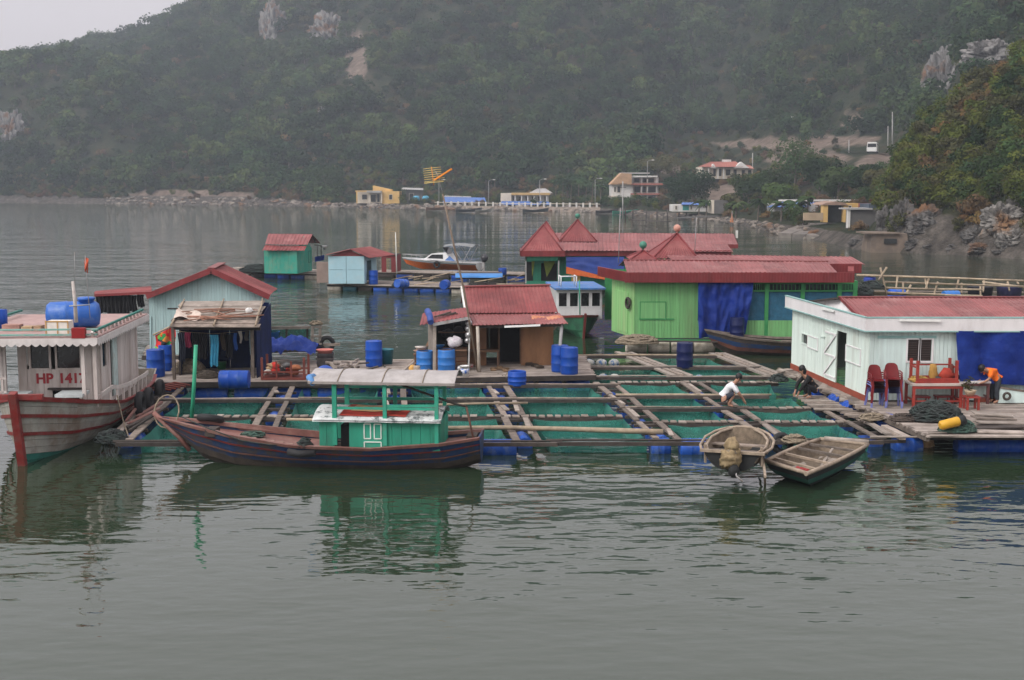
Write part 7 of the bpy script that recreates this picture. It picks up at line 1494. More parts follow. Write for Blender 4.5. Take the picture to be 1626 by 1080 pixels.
for u0, u1, u2 in ((863, 882, 868), (844, 849, 845)): 
    a, b, c = W(bq0, bq1, u0, 415) + V(0, -.1, 0), W(bq0, bq1, u1, 415) + V(0, -.1, 0), W(bq0, bq1, u2, 440) + V(0, -.1, 0); MB().prism([a, b, c], (0, .02, 0)).build('curtain', mat('olive_curtain', (.16, .2, .03), .9, .2, 5), tr_)
box_on(tr_, 'door', mat('yellow_door', (.45, .3, .08), .7, .2, 4), t0, t1, 908, 922, 435, 455, -.5, .05)
mw0 = W(t0, t1, 897, 450); bwall(V(mw0.x, t0.y + .6, .6), V(t1.x, t0.y + .6, .6), .3, tz, .25, .05, [(.5, 1.0, .5, 1.5)]).build('front_wall', TEAL, tr_)
f0, f1 = W(t0, t1, 830, 407).z, W(t0, t1, 830, 398).z; fas2(tr_, V(pr0.x, t0.y, 0), V(pr1.x, t0.y, 0), .3, f0, f1, wl=.15); fas2(tr_, V(pr0.x, t0.y + 3, 0), V(pr0.x, t0.y, 0), .3, f0, f1, wl=.15); fas2(tr_, V(pr1.x + .4, t0.y + .5, 0), V(t1.x - .5, t0.y + .5, 0), .25, f0, f1, wl=.15)
y = t0.y - .1; pyramid(tr_, PY(829, 398.5, y), PY(893, 398.5, y), PY(863, 357, y + 1.6), V(0, 3.2, 0)); pyramid(tr_, PY(838, 396, y + 3.5), PY(897, 396, y + 3.5), PY(867.5, 352, y + 5), V(0, 3, 0))
pyramid(tr_, PY(889, 384, y + 4.5), PY(948, 384, y + 4.5), PY(917, 349, y + 6), V(0, 3, 0), ball=mat('green_ball', (.05, .2, .14)))
Corr(PY(884, 398, y + .2), PY(1164, 400, y + .2), PY(1155, 388, y + 2.6), PY(884, 385, y + 2.6), .22, .03).build('roof_slope', ROOFP, tr_); Corr(PY(880, 385, y + 5), PY(1172, 389, y + 5), PY(1165, 371.5, y + 8), PY(882, 370, y + 8), .22, .03).build('roof_slope', ROOFP, tr_)
Corr(PY(1172, 385, y + 11), PY(880, 385, y + 11), PY(882, 370, y + 8), PY(1165, 371.5, y + 8), .3, .03).build('roof_slope', ROOFP, tr_); a = PY(1172, 392, y + 4.9); MB().hexa([PY(1100, 395, y + 4.9), a + V(0, 0, -.1), a + V(0, .1, -.1), PY(1100, 395, y + 5), PY(1100, 388, y + 4.9), a + V(0, 0, .16), a + V(0, .1, .16), PY(1100, 388, y + 5)]).build('fascia', ROOFD, tr_)
MB().box(PY(1168, 375, y + 8).x, y + 7.8, PY(1168, 378, y + 8).z, PY(1171, 375, y + 8).x, y + 8, PY(1168, 366, y + 8).z).build('vent_pipe', WHITE, tr_); bwall(V(t1.x, t0.y + .6, .6), V(t1.x, t0.y + 9, .6), .3, tz, .4, .05).build('side_wall', TEAL, tr_)
def ttf(s, t): return W(t0, t1, 899 + 92 * s, 408 + (16 + 22 * s) * t) + V(0, -.05 - .06 * noise.noise(V(s * 5, t * 4, 0)), 0)
tag(MB().grid(24, 10, ttf).build('blue_tarp', mat('blue_tarp_far', (.025, .055, .25), .55, .2, 2, bump=.05, bscale=3)), 'sagging blue tarpaulin along the front of the teal restaurant', 'tarp'); tag(MB().grid(20, 3, lambda s, t: W(t0, t1, 899 + 78 * s, 423.5 + 20 * s + (11 - 8 * s) * t) + V(0, -.1, 0)).build('orange_cloth', fab('orange_far', (.55, .12, .03))), 'orange cloth strip below the sagging blue tarpaulin', 'cloth')
for i, (u, vb, vt, yy) in enumerate(((984, 417, 330, 54), (1105, 404, 345, 58), (987, 440, 352, 56))[:2]): tag(MB().tube([PY(u - 2, vb, yy), PY(u + 1, vt, yy)], .017, 5).build('aerial_pole', STEEL), ['tall thin aerial pole at the left end of the green restaurant roof', 'thin aerial pole beside the pink ball finial'][i], 'pole')
deck('restaurant_platform', 'plank platform under the teal restaurant', P(800, 457, .3), P(990, 457, .3), P(990, 448, .3), P(810, 448, .3), .4, WOODD)

# ------------------------------------------------------------------ turquoise hut, light blue hut and their rafts
TURQ = mat('turquoise_boards', (.03, .30, .22), .6, .12, 1.5, (.16, .27, .19), .38, 2.2, streak=1.5)
th_ = thing('turquoise_hut', P(445, 434, .5), 'small turquoise hut with a two step red roof on a raft', 'hut'); h0, h1 = P(420.5, 434, .5), P(472, 434.5, .5); hb0 = h1 + V(.55, 3.0, 0); hz = W(h0, h1, 440, 397).z
bwall(h0, h1, .5, hz, .3, .05).build('front_wall', TURQ, th_); apz = PY(490, 375, h1.y + 1.4).z; bwall(h1, hb0, .5, lambda s: hz + (apz - hz) * (1 - abs(s - 1.5) / 1.5), .3, .05).build('side_wall', TURQ, th_); bwall(hb0, h0 + V(.55, 3, 0), .5, hz, .4, .05).build('back_wall', TURQ, th_); bwall(h0 + V(.55, 3, 0), h0, .5, hz, .4, .05).build('side_wall', TURQ, th_)
y = h0.y; rl_, rr_ = PY(426, 371.5, y + 1.5), PY(496, 372.5, y + 1.5); Corr(PY(421, 388, y - .1), PY(488, 389, y - .1), rr_, rl_, .2, .03).build('roof_slope', ROOFP, th_); Corr(rr_ + V(.3, 1.8, -.7), rl_ + V(.3, 1.8, -.7), rl_, rr_, .2, .03).build('roof_slope', ROOF, th_); Corr(PY(416.5, 397.5, y - .5), PY(483, 398.5, y - .5), PY(487, 391, y), PY(421, 389.5, y), .2, .025).build('awning_sheet', ROOF, th_)
MB().tube([rr_, PY(501, 386, y + 2.8)], .05, 5).build('barge_board', WOODD, th_); o_ = opening(h1, hb0, 489, 493, 399, 416); frame_on(h1, hb0, o_, .04, .04).build('window_frame', mat('dark_teal', (.01, .12, .09), .6, .2, 4), th_)
def raft2(nm, label, fl, fr, d, n, mats, cat='raft'):
    r = thing(nm, (fl + fr) / 2, label, cat); k = 5
    for i in range(k): plank(fl + V(0, d * i / (k - 1), .28), fr + V(0, d * i / (k - 1), .28), d / k * .9, .06, WOOD if i % 2 else WOODL, r)
    for i in range(n):
        a = fl + (fr - fl) * ((i + .5) / n); h = (fr - fl).length / n * .44; MB().lathe([(.2, -h), (.26, -h + .05), (.26, h - .05), (.2, h)], 12, V(a.x, a.y + .15, .1), axis=fr - fl).build('float_drum', mats[i % len(mats)], r)
    plank(fl + V(0, -.08, .2), fr + V(0, -.08, .2), .06, .12, WOODD, r, 'edge_beam'); return r
raft2('turquoise_hut_raft', 'narrow float raft under the turquoise hut', P(357, 436, .1), P(506, 441, .1), 3.6, 7, [FLOATB, FOAM, WOODD, BLUE, BLUE])
heap(P(408, 432, .42), (1.3, .5, .55), 60, .03, ROPED, 'net_heap', 'dark net heap on the raft left of the turquoise hut', 'net', 71); tag(MB().beam(P(362, 431, .45), P(388, 424, .8), .12, .06).build('loose_plank', WOODL), 'pale board sticking out left of the far net heap', 'plank')
sq = thing('squid_lamp', P(508, 432, .5), 'lamp shade on a bracket beside the turquoise hut', 'lamp'); y = hb0.y; MB().beam(PY(499, 389, y), PY(514, 391, y), .06, .06).build('bracket', WOODD, sq); MB().lathe([(.22, 0), (.12, -.2), (.02, -.32), (.001, -.32)], 12, PY(515, 390, y)).build('shade', STEEL, sq)
for u in (504, 510): MB().tube([PY(u, 391, y), PY(u, 412, y)], .03, 5).build('strut', WOODD, sq)
tag(MB().grid(8, 4, lambda s, t: PY(500 + 15 * s, 408 + 8 * t - 3 * s, hb0.y - .5 + .1 * sin(5 * s))).build('blue_sheet', TARP), 'small blue sheet right of the turquoise hut', 'sheet')
LBL = mat('light_blue_panel', (.35, .55, .62), .6, .06, 2, (.42, .55, .58), .3, 1.5)
lb = thing('light_blue_hut', P(550, 451, .5), 'light blue panel hut with a low red gable roof', 'hut'); l0, l1 = P(522.5, 450.5, .5), P(578, 450.5, .5); lz = W(l0, l1, 550, 407).z; lm = (l0.x + l1.x) / 2; lh = (lz + .5) / 2
for x0, x1, z0, z1 in ((l0.x, lm - .012, .5, lh), (lm + .012, l1.x, .5, lh), (l0.x, lm - .012, lh + .02, lz), (lm + .012, l1.x, lh + .02, lz)): MB().box(x0, l0.y, z0, x1, l0.y + .05, z1).build('wall_panel', LBL, lb)
lb1 = l1 + V(.5, 2.6, 0); bwall(l1, lb1, .5, lz, .5, .05, [(.9, 1.6, .5, 1.9)]).build('side_wall', LBL, lb); bwall(l0 + V(.5, 2.6, 0), l0, .5, lz, .6, .05).build('side_wall', LBL, lb); MB().prism([V(l0.x, l0.y + .02, lz), V(l1.x, l0.y + .02, lz), V(PY(553, 396, l0.y).x, l0.y + .02, lz + .42)], (0, .04, 0)).build('gable', ROOFD, lb)
y = l0.y; apx = PY(556, 396, y - .2); dd_ = V(.9, 3.2, 0); Corr(PY(518, 405, y - .2), PY(518, 405, y - .2) + dd_, apx + dd_, apx, .2, .03).build('roof_slope', ROOFP, lb); Corr(PY(601, 409, y - .2) + dd_ * .9, PY(587, 410, y - .2), apx, apx + dd_, .2, .03).build('roof_slope', ROOF, lb); bwall(lb1, l0 + V(.5, 2.6, 0), .5, lz, .6, .05).build('back_wall', LBL, lb)
tag(MB().box(*(PY(503, 449, y + .6)), *(PY(522, 416, y + .66))).build('plywood_sheet', mat('grey_plywood', (.26, .19, .16), .8, .15, 2)), 'upright grey brown plywood sheet left of the light blue hut', 'sheet')
rs = thing('red_shack', P(618, 432, .5), 'low dark red shed behind the light blue hut', 'shed'); r0, r1 = P(606, 432, .5), P(629, 432, .5); bwall(r0, r1, .5, W(r0, r1, 618, 405).z, .3, .05, [(.35, .7, .5, 1.5)]).build('front_wall', ROOFD, rs); bwall(r1, r1 + V(.2, 1.5, 0), .5, W(r0, r1, 618, 405).z, .3, .05).build('side_wall', ROOFD, rs); MB().box(r0.x - .1, r0.y - .1, W(r0, r1, 618, 406).z, r1.x + .1, r0.y + 1.5, W(r0, r1, 618, 404).z).build('roof', WOODD, rs)
tag(MB().tube([P(630, 434, .5), PY(629, 400, P(630, 434, .5).y), PY(628, 369, P(630, 434, .5).y)], .05, 6, True, .03).build('pale_pole', WHITE), 'pale upright pole at the right of the dark red shed', 'pole')
raft2('light_blue_hut_raft', 'float raft with blue drums under the light blue hut', P(520, 458, .1), P(742, 463, .1), 3.0, 9, [FOAM, mat('teal_float', (.03, .13, .17), .5, .2, 4), WOODD, FLOATB, FLOATB, FLOATB, FLOATB, FLOATB, FOAM])
drum(P(593, 451.5, .42), 'blue drum standing right of the light blue hut'); drum(P(645, 451, .62), 'blue drum lying on the far raft, left of two', 'float', tilt=(pi / 2 - .1, 0, -.6)); drum(P(709, 451, .62), 'blue drum lying end on towards the viewer on the far raft', 'blue', tilt=(pi / 2, 0, -.15))
heap(P(634, 455, .4), (.45, .3, .3), 20, .03, ROPED, 'rope_heap', 'black rope heap beside the left lying drum on the far raft', 'rope', 75)
raft2('far_pontoon', 'dark pontoon walkway behind the light blue hut raft', P(600, 438, .1), P(835, 442, .1), 2.0, 8, [WOODD, BLUE, WOODD])
for i in range(16): a = P(rnd(620, 830), rnd(436, 453), .45); tag(MB().tube([a, a + V(rnd(.4, 1.8), rnd(-.4, .6), rnd(0, .4))], .035, 5).build('bamboo_pole', BAMBOO), 'loose bamboo pole on the far rafts', 'pole', 'poles on the far rafts')
bt = P(760, 440, .55); tag(MB().grid(12, 3, lambda s, t: P(723 + 75 * s, 441 - 7 * t, .72 + .1 * sin(pi * t) + .03 * sin(9 * s))).build('blue_sheet', mat('sky_blue_sheet', (.04, .2, .5), .6, .15, 3)), 'sky blue sheet over a long box on the far pontoon', 'sheet'); tag(MB().box(*P(724, 443, .35), *(P(797, 441, .35) + V(0, 1.0, .34))).build('long_box', WOODD), 'long dark box under the sky blue sheet', 'box')
drum(P(798, 436, .4), 'blue cut drum at the right end of the far pontoon', 'blue', h=.46, r=.29, open_top=True)

# speedboat
sb0 = P(762, 430, .25); MSB = frame(sb0, ang2(sb0, P(646, 427, .25))); spd = thing('speedboat', P(705, 429, .2), 'white and orange speedboat with a grey canopy on the far raft', 'speedboat'); LS = (P(646, 427, .25) - sb0).length
H6 = Hull(MSB, LS, 1.9, [(0, .6), (.5, .68), (1, .86)], [(0, 0), (.8, .02), (1, .4)], [(0, .85), (.3, 1), (.6, .96), (.85, .6), (1, .05)], .5, .35); SW = mat('gelcoat_white', (.72, .72, .72), .3, .05, 3)
H6.strake(.02, .82, 0, .04, 18).build('hull', mat('orange_gelcoat', (.62, .13, .02), .35, .1, 3), spd); H6.strake(.82, 1.0, .01, .04, 18).build('topside_band', mat('grey_band', (.3, .32, .34), .4, .1, 3), spd); H6.strake(.97, 1.02, .04, .06, 18).build('gunwale', SW, spd); H6.transom().build('transom', SW, spd); H6.floor(lambda t: lerp_tab(H6.sheer, t) - .05, .02, .98).build('deck', SW, spd)
MB(MSB).prism([V(2.1, -.62, .7), V(4.4, -.62, .8), V(3.7, -.62, 1.25), V(2.5, -.62, 1.32)], (0, 1.24, 0)).build('cabin', SW, spd); MB(MSB).prism([V(2.75, .63, .88), V(4.05, .63, .9), V(3.65, .63, 1.18), V(2.75, .63, 1.2)], (0, .02, 0)).build('cabin_window', GLS, spd); MB(MSB).prism([V(1.75, .62, .72), V(2.6, .62, .76), V(2.2, .62, 1.1)], (0, .02, 0)).build('side_panel', mat('blue_panel', (.08, .17, .4), .4, .1, 4), spd)
MB(MSB).beam((2.45, 0, 1.25), (2.8, 0, 1.72), 1.0, .05).build('windscreen', GLS, spd); GC = mat('grey_canvas', (.2, .21, .21), .8, .2, 4); MB(MSB).grid(8, 6, lambda s, t: V(.3 + 2.4 * s, (t - .5) * 1.5, 1.85 + .2 * sin(pi * (.15 + .7 * s)) - .15 * (2 * t - 1) ** 2)).build('canopy', GC, spd); fr_ = MB(MSB)
for y in (-.7, .7): fr_.tube([(1.1, y, .65), (.4, y, 1.85)], .03, 5); fr_.tube([(1.1, y, .65), (2.0, y, 1.95)], .03, 5)
fr_.build('canopy_frame', STEEL, spd); rl = MB(MSB); rl.tube([H6.pt(t, 1) + V(0, -.08, .28) for t in (.72, .8, .9, 1)] + [H6.pt(t, -1) + V(0, .08, .28) for t in (1, .9, .8, .72)], .02, 5); rl.build('bow_rail', STEEL, spd)
for t in (.75, .88, .98):
    for sd in (1, -1): p = H6.pt(t, sd); MB(MSB).tube([p, p + V(0, 0, .28)], .015, 5).build('rail_post', STEEL, spd)
MB(MSB).blob(V(-.35, 0, .95), (.3, .25, .32), .15, 1.5, 14, 10).build('outboard_cowl', mat('black_cowl', (.03, .03, .035), .3, .1, 4), spd); MB(MSB).beam((-.3, 0, .7), (-.3, 0, 0), .18, .14, (0, 1, 0)).build('outboard_leg', STEEL, spd); tyre(MSB @ V(3.1, 1.0, .45), MSB.to_3x3() @ V(0, 1, 0), .2, .08, 'tyre', 'black tyre fender on the orange side of the speedboat')

# ------------------------------------------------------------------ bamboo railed pens at the back right
bp = thing('bamboo_pens', P(1490, 470, .3), 'bamboo railed fish pens behind the white house', 'fish pens')
RLS = [((1360, 437), (1626, 446), 1.2), ((1360, 466), (1560, 470), .4), ((1370, 456), (1475, 459), .9), ((1455, 459), (1560, 460), .6), ((1362, 463), (1500, 468), .6), ((1405, 448), (1626, 455), .8), ((1560, 448), (1640, 458), 1.1)]
for (u0, v0), (u1, v1), z in RLS: a, b = PY(u0, v0, 62), PY(u1, v1, 60); pole(a, b, .055, BAMBOO, bp, 'rail', .004)
for u0, v0, u1, v1 in ((1398, 425, 1408, 470), (1408, 425, 1395, 445), (1425, 440, 1423, 458), (1434, 449, 1434, 468), (1446, 453, 1438, 468), (1468, 440, 1472, 458), (1475, 441, 1470, 458), (1489, 448, 1483, 468), (1523, 441, 1518, 460), (1527, 450, 1527, 466), (1563, 443, 1561, 464), (1613, 445, 1618, 452), (1385, 451, 1384, 463), (1557, 453, 1557, 472), (1600, 448, 1603, 462)): pole(PY(u0, v0, 61.4), PY(u1, v1, 61), .05, BAMBOO, bp, 'upright', .01)
for k, v in enumerate((462, 468, 474)): plank(P(1340, v, .35), P(1680, v + 3, .35), .35, .06, WOOD, bp, 'walk_plank')
for u, w_ in ((1556, 40), (1602, 44)):
    a = P(u - w_ / 2, 471, .4); b = P(u + w_ / 2, 471, .4); t = thing('net_bin', (a + b) / 2, 'black net bin behind the white house roof' if u < 1580 else 'long navy net bin at the back right', 'bin'); MB().lathe([(.62, 0), (.7, .55), (.72, .58), (.66, .55), (.001, .5)], 18, (a + b) / 2).build('bin_shell', mat('black_bin', (.012, .012, .02), .7, .2, 4) if u < 1580 else mat('navy_bin', (.03, .03, .09), .7, .2, 4), t)
for u, v, l in ((1412, 467, 'blue drum lying in the bamboo railed pens, left of two'), (1498, 470, 'blue drum lying in the bamboo railed pens, right of two')): drum(P(u, v, .65), l, 'bright' if u > 1450 else 'float', tilt=(0, pi / 2, .2))
heap(PY(1384, 452, 61) - V(0, 0, .2), (.6, .4, .35), 24, .03, ROPED, 'net_heap', 'black net heap at the left of the bamboo railed pens', 'net', 81); tag(MB().blob(PY(1381, 444, 62), (.3, .2, .2), .3, 2, 10, 8).build('blue_bundle', fab('blueb', (.04, .07, .35))), 'small blue bundle by the bamboo railed pens', 'bundle'); heap(PY(1372, 462, 60) - V(0, 0, .3), (.5, .4, .5), 24, .03, ROPED, 'net_heap', 'black net heap beside the right corner of the green restaurant', 'net', 82)
# ------------------------------------------------------------------ village on the far shore
YEL = mat('yellow_render', (.62, .40, .14), .8, .12, .8, (.5, .33, .16), .3, .8); CRM = mat('cream_render', (.62, .55, .45), .8, .1, .6, (.42, .36, .3), .3, .6); WHT = mat('white_render', (.62, .6, .57), .8, .1, .6, (.42, .4, .37), .3, .6); GRY = mat('grey_concrete', (.12, .115, .11), .9, .2, .6, (.1, .095, .09), .4, .5); TILE = mat('red_tile', (.34, .12, .09), .8, .2, 1, (.22, .09, .08), .3, 1); DKW = mat('dark_opening', (.02, .022, .022), .5, .3, 1); BLR = mat('blue_roof_sheet', (.07, .16, .42), .6, .15, .6); GREYR = mat('grey_sheet', (.36, .35, .34), .7, .15, .6); OCH = mat('ochre_band', (.5, .33, .14), .8, .1, 1)
def at(u, v, y): p = PY(u, v, y); return p
class Bld:
    "building whose front plane stands at depth y; all measures in photograph places, turned into metres there"
    def __init__(s, name, label, cat, u0, u1, v0, v1, y, depth): s.y, s.d = y, depth; s.t = thing(name, PY((u0 + u1) / 2, v1, y), label, cat)
    def box(s, nm, mt, u0, u1, v0, v1, y0=0, d=None, parent=None):
        a, b = PY(u0, v1, s.y), PY(u1, v0, s.y); d = s.d if d is None else d; return MB().box(a.x, s.y + y0, a.z, b.x, s.y + y0 + d, b.z).build(nm, mt, parent or s.t)
    def wins(s, lst, mt=DKW, nm='window', y0=-.06, fr=None):
        for u0, u1, v0, v1 in lst:
            w = s.box(nm, mt, u0, u1, v0, v1, y0, .05)
            a, b = PY(u0, v1, s.y), PY(u1, v0, s.y); f = MB(); k = .09
            for p, q in (((a.x, a.z), (b.x, a.z)), ((a.x, b.z), (b.x, b.z)), ((a.x, a.z), (a.x, b.z)), ((b.x, a.z), (b.x, b.z))): f.beam((p[0], s.y + y0 - .03, p[1]), (q[0], s.y + y0 - .03, q[1]), k, k, (0, 1, 0))
            f.build('frame', fr or CRM, w)
    def slope(s, nm, mt, eave, ridge, y0, y1):
        (u0, v0, u1, v1), (r0, w0, r1, w1) = eave, ridge; corr(MB(), PY(u0, v0, s.y + y0), PY(u1, v1, s.y + y0), PY(r1, w1, s.y + y1), PY(r0, w0, s.y + y1), .6, .06, th=.05).build(nm, mt, s.t)
B = Bld('yellow_house', 'yellow single storey house with arched windows on the far shore', 'house', 564, 634, 295, 324, 364, 8)
B.box('wall', YEL, 607, 634, 304, 324); B.box('wall', CRM, 566, 607, 304, 323, 1.5, 6); B.box('parapet', OCH, 564, 607, 302.5, 305, .2, .6); B.box('porch_roof', GREYR, 583, 606, 303, 306, -1.2, 2.5); MB().prism([PY(592, 304, 366), PY(622, 304, 366), PY(622, 301.5, 366), PY(592, 294.8, 366)], (0, 4, 0)).build('monopitch_roof', YEL, B.t)
B.wins([(574, 582, 309, 317), (588, 596, 309, 321), (598, 602, 308, 321), (618, 623, 309, 317)], y0=1.4); B.wins([(618, 623, 309, 317)], y0=-.06); 
for u in (567, 587, 606): B.box('post', YEL if u < 570 else CRM, u - .8, u + .8, 304, 323, -.6, .4)
B = Bld('grey_shed', 'unfinished grey shed with blue tanks on the far shore', 'shed', 638, 670, 297, 322, 366, 6); B.box('wall', GRY, 645, 670, 301, 322, 0, 5); B.slope('roof_sheet', GREYR, (637, 300.5, 672, 302), (640, 298, 672, 299), -1, 4); B.wins([(650, 657, 307, 318)], y0=-.06)
for u in (661, 676): p = PY(u, 319, 362); tag(MB().lathe([(.9, 0), (.95, .3), (.95, 1.1), (.6, 1.4), (.001, 1.45)], 12, p).build('blue_tank', mat('cyan_tank', (.06, .3, .45), .5, .15, 3)), 'cyan water tank beside the grey shed, %s of two' % ('left' if u < 670 else 'right'), 'tank')
B = Bld('blue_roof_hall', 'long low hall with a blue sheet roof left of the colonnade building', 'hall', 704, 771, 311, 327, 343, 7); B.box('wall', CRM, 705, 771, 319, 327); B.slope('roof_slope', BLR, (703, 321, 772, 321), (706, 313, 770, 314), -1.2, 3.5); B.slope('roof_slope', GREYR, (705, 312.5, 748, 313.5), (706, 310.8, 748, 312), 3.5, 6); B.wins([(709 + i * 10, 714 + i * 10, 321.5, 325.5) for i in range(6)])
B = Bld('colonnade_building', 'white colonnaded building with a blue awning and gabled block behind', 'building', 794, 876, 299, 329, 332, 9); B.box('wall', CRM, 795, 812, 307, 322, 0, 8); B.box('back_wall', WHT, 812, 872, 309, 322, 1.6, 6); B.box('roof_band', OCH, 812, 873, 306.5, 310, -.3, 8)
for u in (818, 828, 838, 848, 858, 868): B.box('column', WHT, u - .8, u + .8, 310, 321, -.1, .35)
B.wins([(814.5 + i * 10, 817 + i * 10, 312, 319) for i in range(6)], y0=1.5); B.slope('awning', BLR, (792, 325, 876, 325.5), (797, 319.5, 870, 320), -3, -.3); B.box('gable_wall', WHT, 842, 876, 305, 309, 4, 5); B.slope('gable_roof', GREYR, (840, 306.5, 878, 306.5), (853, 299.5, 866, 299.5), 3.6, 8)
for u in (797, 812, 830, 848, 866): B.box('awning_post', WHT, u - .4, u + .4, 322, 331, -2.8, .2)
B = Bld('three_storey_villa', 'three storey villa with balconies and a sloping tan roof', 'villa', 968, 1052, 275, 325, 322, 10); B.box('wall', WHT, 971, 1003, 293, 322, 0, 8); B.box('wall', WHT, 1002, 1047, 282, 322, 1.8, 7)
for v0, v1, mt in ((279, 281.5, WHT), (291, 294, TILE), (307, 309.5, TILE)): B.box('balcony_slab', mt, 1001, 1053 if v0 > 285 else 1044, v0, v1, -.5, 3)
MB().prism([PY(969, 293, 321), PY(1003, 293, 321), PY(1003, 276, 321), PY(987, 275, 321)], (0, 8, 0)).build('sloping_roof', mat('tan_tile', (.42, .26, .15), .8, .2, 1), B.t); B.box('roof_slab', GREYR, 987, 1032, 274, 276, 0, 8)
B.wins([(1008, 1017, 283, 290), (1020, 1028, 283, 290), (1030, 1040, 283, 290), (1008, 1018, 296, 306), (1020, 1027, 296, 306), (1029, 1044, 296, 306), (1012, 1020, 312, 320), (1030, 1038, 312, 320)], y0=1.7); B.wins([(975, 978, 297, 305), (980, 985, 296, 306)])
for u in (1004, 1019, 1028, 1042): B.box('column', WHT, u - .7, u + .7, 281, 320, -.3, .3)
B.box('terrace', CRM, 966, 980, 311, 313.5, -2, 3)
B = Bld('red_roof_villa', 'white villa with a red hipped roof on the hillside', 'villa', 1108, 1197, 253, 286, 322, 10); B.box('wall', CRM, 1114, 1196, 265, 284); B.slope('roof_slope', TILE, (1108, 265, 1180, 265), (1128, 257, 1168, 256.5), -1.5, 4); B.box('ridge_block', WHT, 1151, 1165, 253, 257, 3.6, 1)
for u0, u1, v in ((1128, 1138, 260), (1165, 1190, 257)): MB().prism([PY(u0, 267, 320.6), PY(u1, 267, 320.6), PY((u0 + u1) / 2, v, 320.6)], (0, 3, 0)).build('gable', WHT, B.t)
B.slope('roof_slope', TILE, (1176, 267, 1198, 268), (1180, 262, 1192, 263), -1.2, 2); B.wins([(1132, 1137, 268, 280), (1141, 1146, 268, 280), (1152, 1160, 269, 279), (1164, 1170, 269, 282), (1177, 1183, 270, 283), (1187, 1193, 270, 283)])
for u in (1115, 1124, 1139, 1148): B.box('column', WHT, u - .7, u + .7, 266, 284, -1.2, .4)
B = Bld('white_hut', 'small white hut with a blue roof near the jetty', 'hut', 1068, 1128, 321, 337, 246, 5); B.box('wall', WHT, 1068, 1124, 325, 336); B.slope('roof_slope', BLR, (1082, 325, 1129, 325.5), (1083, 321.5, 1127, 322), -.6, 4); B.wins([(1072, 1075, 327, 333), (1096, 1099, 327, 333)]); B.box('door', mat('teal_door', (.03, .25, .22), .6, .2, 2), 1084, 1094, 326, 334, -.06, .05)
B = Bld('concrete_block', 'plain grey concrete block by the jetty', 'building', 1130, 1157, 317, 340, 237, 5); B.box('wall', GRY, 1134, 1156, 318, 339); B.box('side_pier', CRM, 1130, 1134, 318, 339, -.2, 5)
B = Bld('blue_roof_shed', 'blue roofed shed among bushes by the right shore', 'shed', 1216, 1306, 320, 338, 196, 6); B.box('wall', GREYR, 1230, 1303, 324, 336); B.slope('roof_slope', BLR, (1217, 329, 1282, 328), (1240, 321, 1300, 321.5), -1, 4); B.box('back_roof', WHT, 1253, 1410, 318, 320.5, 5, 3); B.wins([(1252, 1258, 329, 333), (1272, 1278, 329, 333)])
B = Bld('yellow_boathouse', 'yellow boathouse with a wide dark doorway at the slipway', 'boathouse', 1306, 1368, 320, 358, 166, 7); B.box('side_pillar', YEL, 1307, 1315, 325, 353, 0, 1.5); B.box('side_pillar', YEL, 1339, 1347, 325, 357, 0, 1.5); B.box('doorway', DKW, 1315, 1339, 326, 354, .8, .2); MB().prism([PY(1306, 325.5, 165.8), PY(1347, 326, 165.8), PY(1342, 322, 165.8), PY(1327, 320, 165.8), PY(1311, 322.5, 165.8)], (0, 6, 0)).build('gable', mat('brown_gable', (.3, .2, .15), .8, .2, 1), B.t)
B.box('wing', YEL, 1347, 1366, 323, 340, 1, 2); B.box('red_sign', TILE, 1366, 1385, 323, 329, .8, .5); B.box('low_wall', mat('tan_wall', (.42, .32, .22), .9, .15, .8), 1276, 1307, 338, 350, 0, .4); B.wins([(1350, 1355, 327, 334)], y0=.9)
B = Bld('concrete_store', 'dark streaked concrete store at the foot of the headland', 'building', 1345, 1404, 326, 370, 150, 1.6); B.box('wall', GRY, 1348, 1402, 332, 366); B.box('roof_slab', GREYR, 1344, 1384, 330.5, 333, -.4, 4); B.box('upper_box', mat('slate_box', (.06, .08, .11), .7, .2, 1), 1383, 1404, 324, 340, 1, 4); B.box('white_pier', WHT, 1345, 1350, 332, 362, -.2, .6)
B = Bld('bunker', 'low concrete bunker with a dark slot at the water edge', 'bunker', 1373, 1440, 369, 399, 124.5, 5); a, b = PY(1382, 399, 124.5), PY(1446, 371, 124.5)
BKM = mat('bunker_concrete', (.17, .13, .1), .95, .3, .9, (.12, .1, .085), .4, .8, bump=.08, bscale=3); MB().hexa([V(a.x, 124.5, -.5), V(b.x, 124.5, -.5), V(b.x + .3, 130, -.5), V(a.x + .5, 130, -.5), V(a.x + .15, 124.7, b.z), V(b.x - .3, 124.7, b.z), V(b.x - .3, 129, b.z), V(a.x + .6, 129, b.z)]).build('casemate', BKM, B.t); B.box('slot', DKW, 1404, 1424, 379, 387, -.06, .3); B.box('roof_lip', BKM, 1376, 1430, 369.5, 372, -.1, 4)
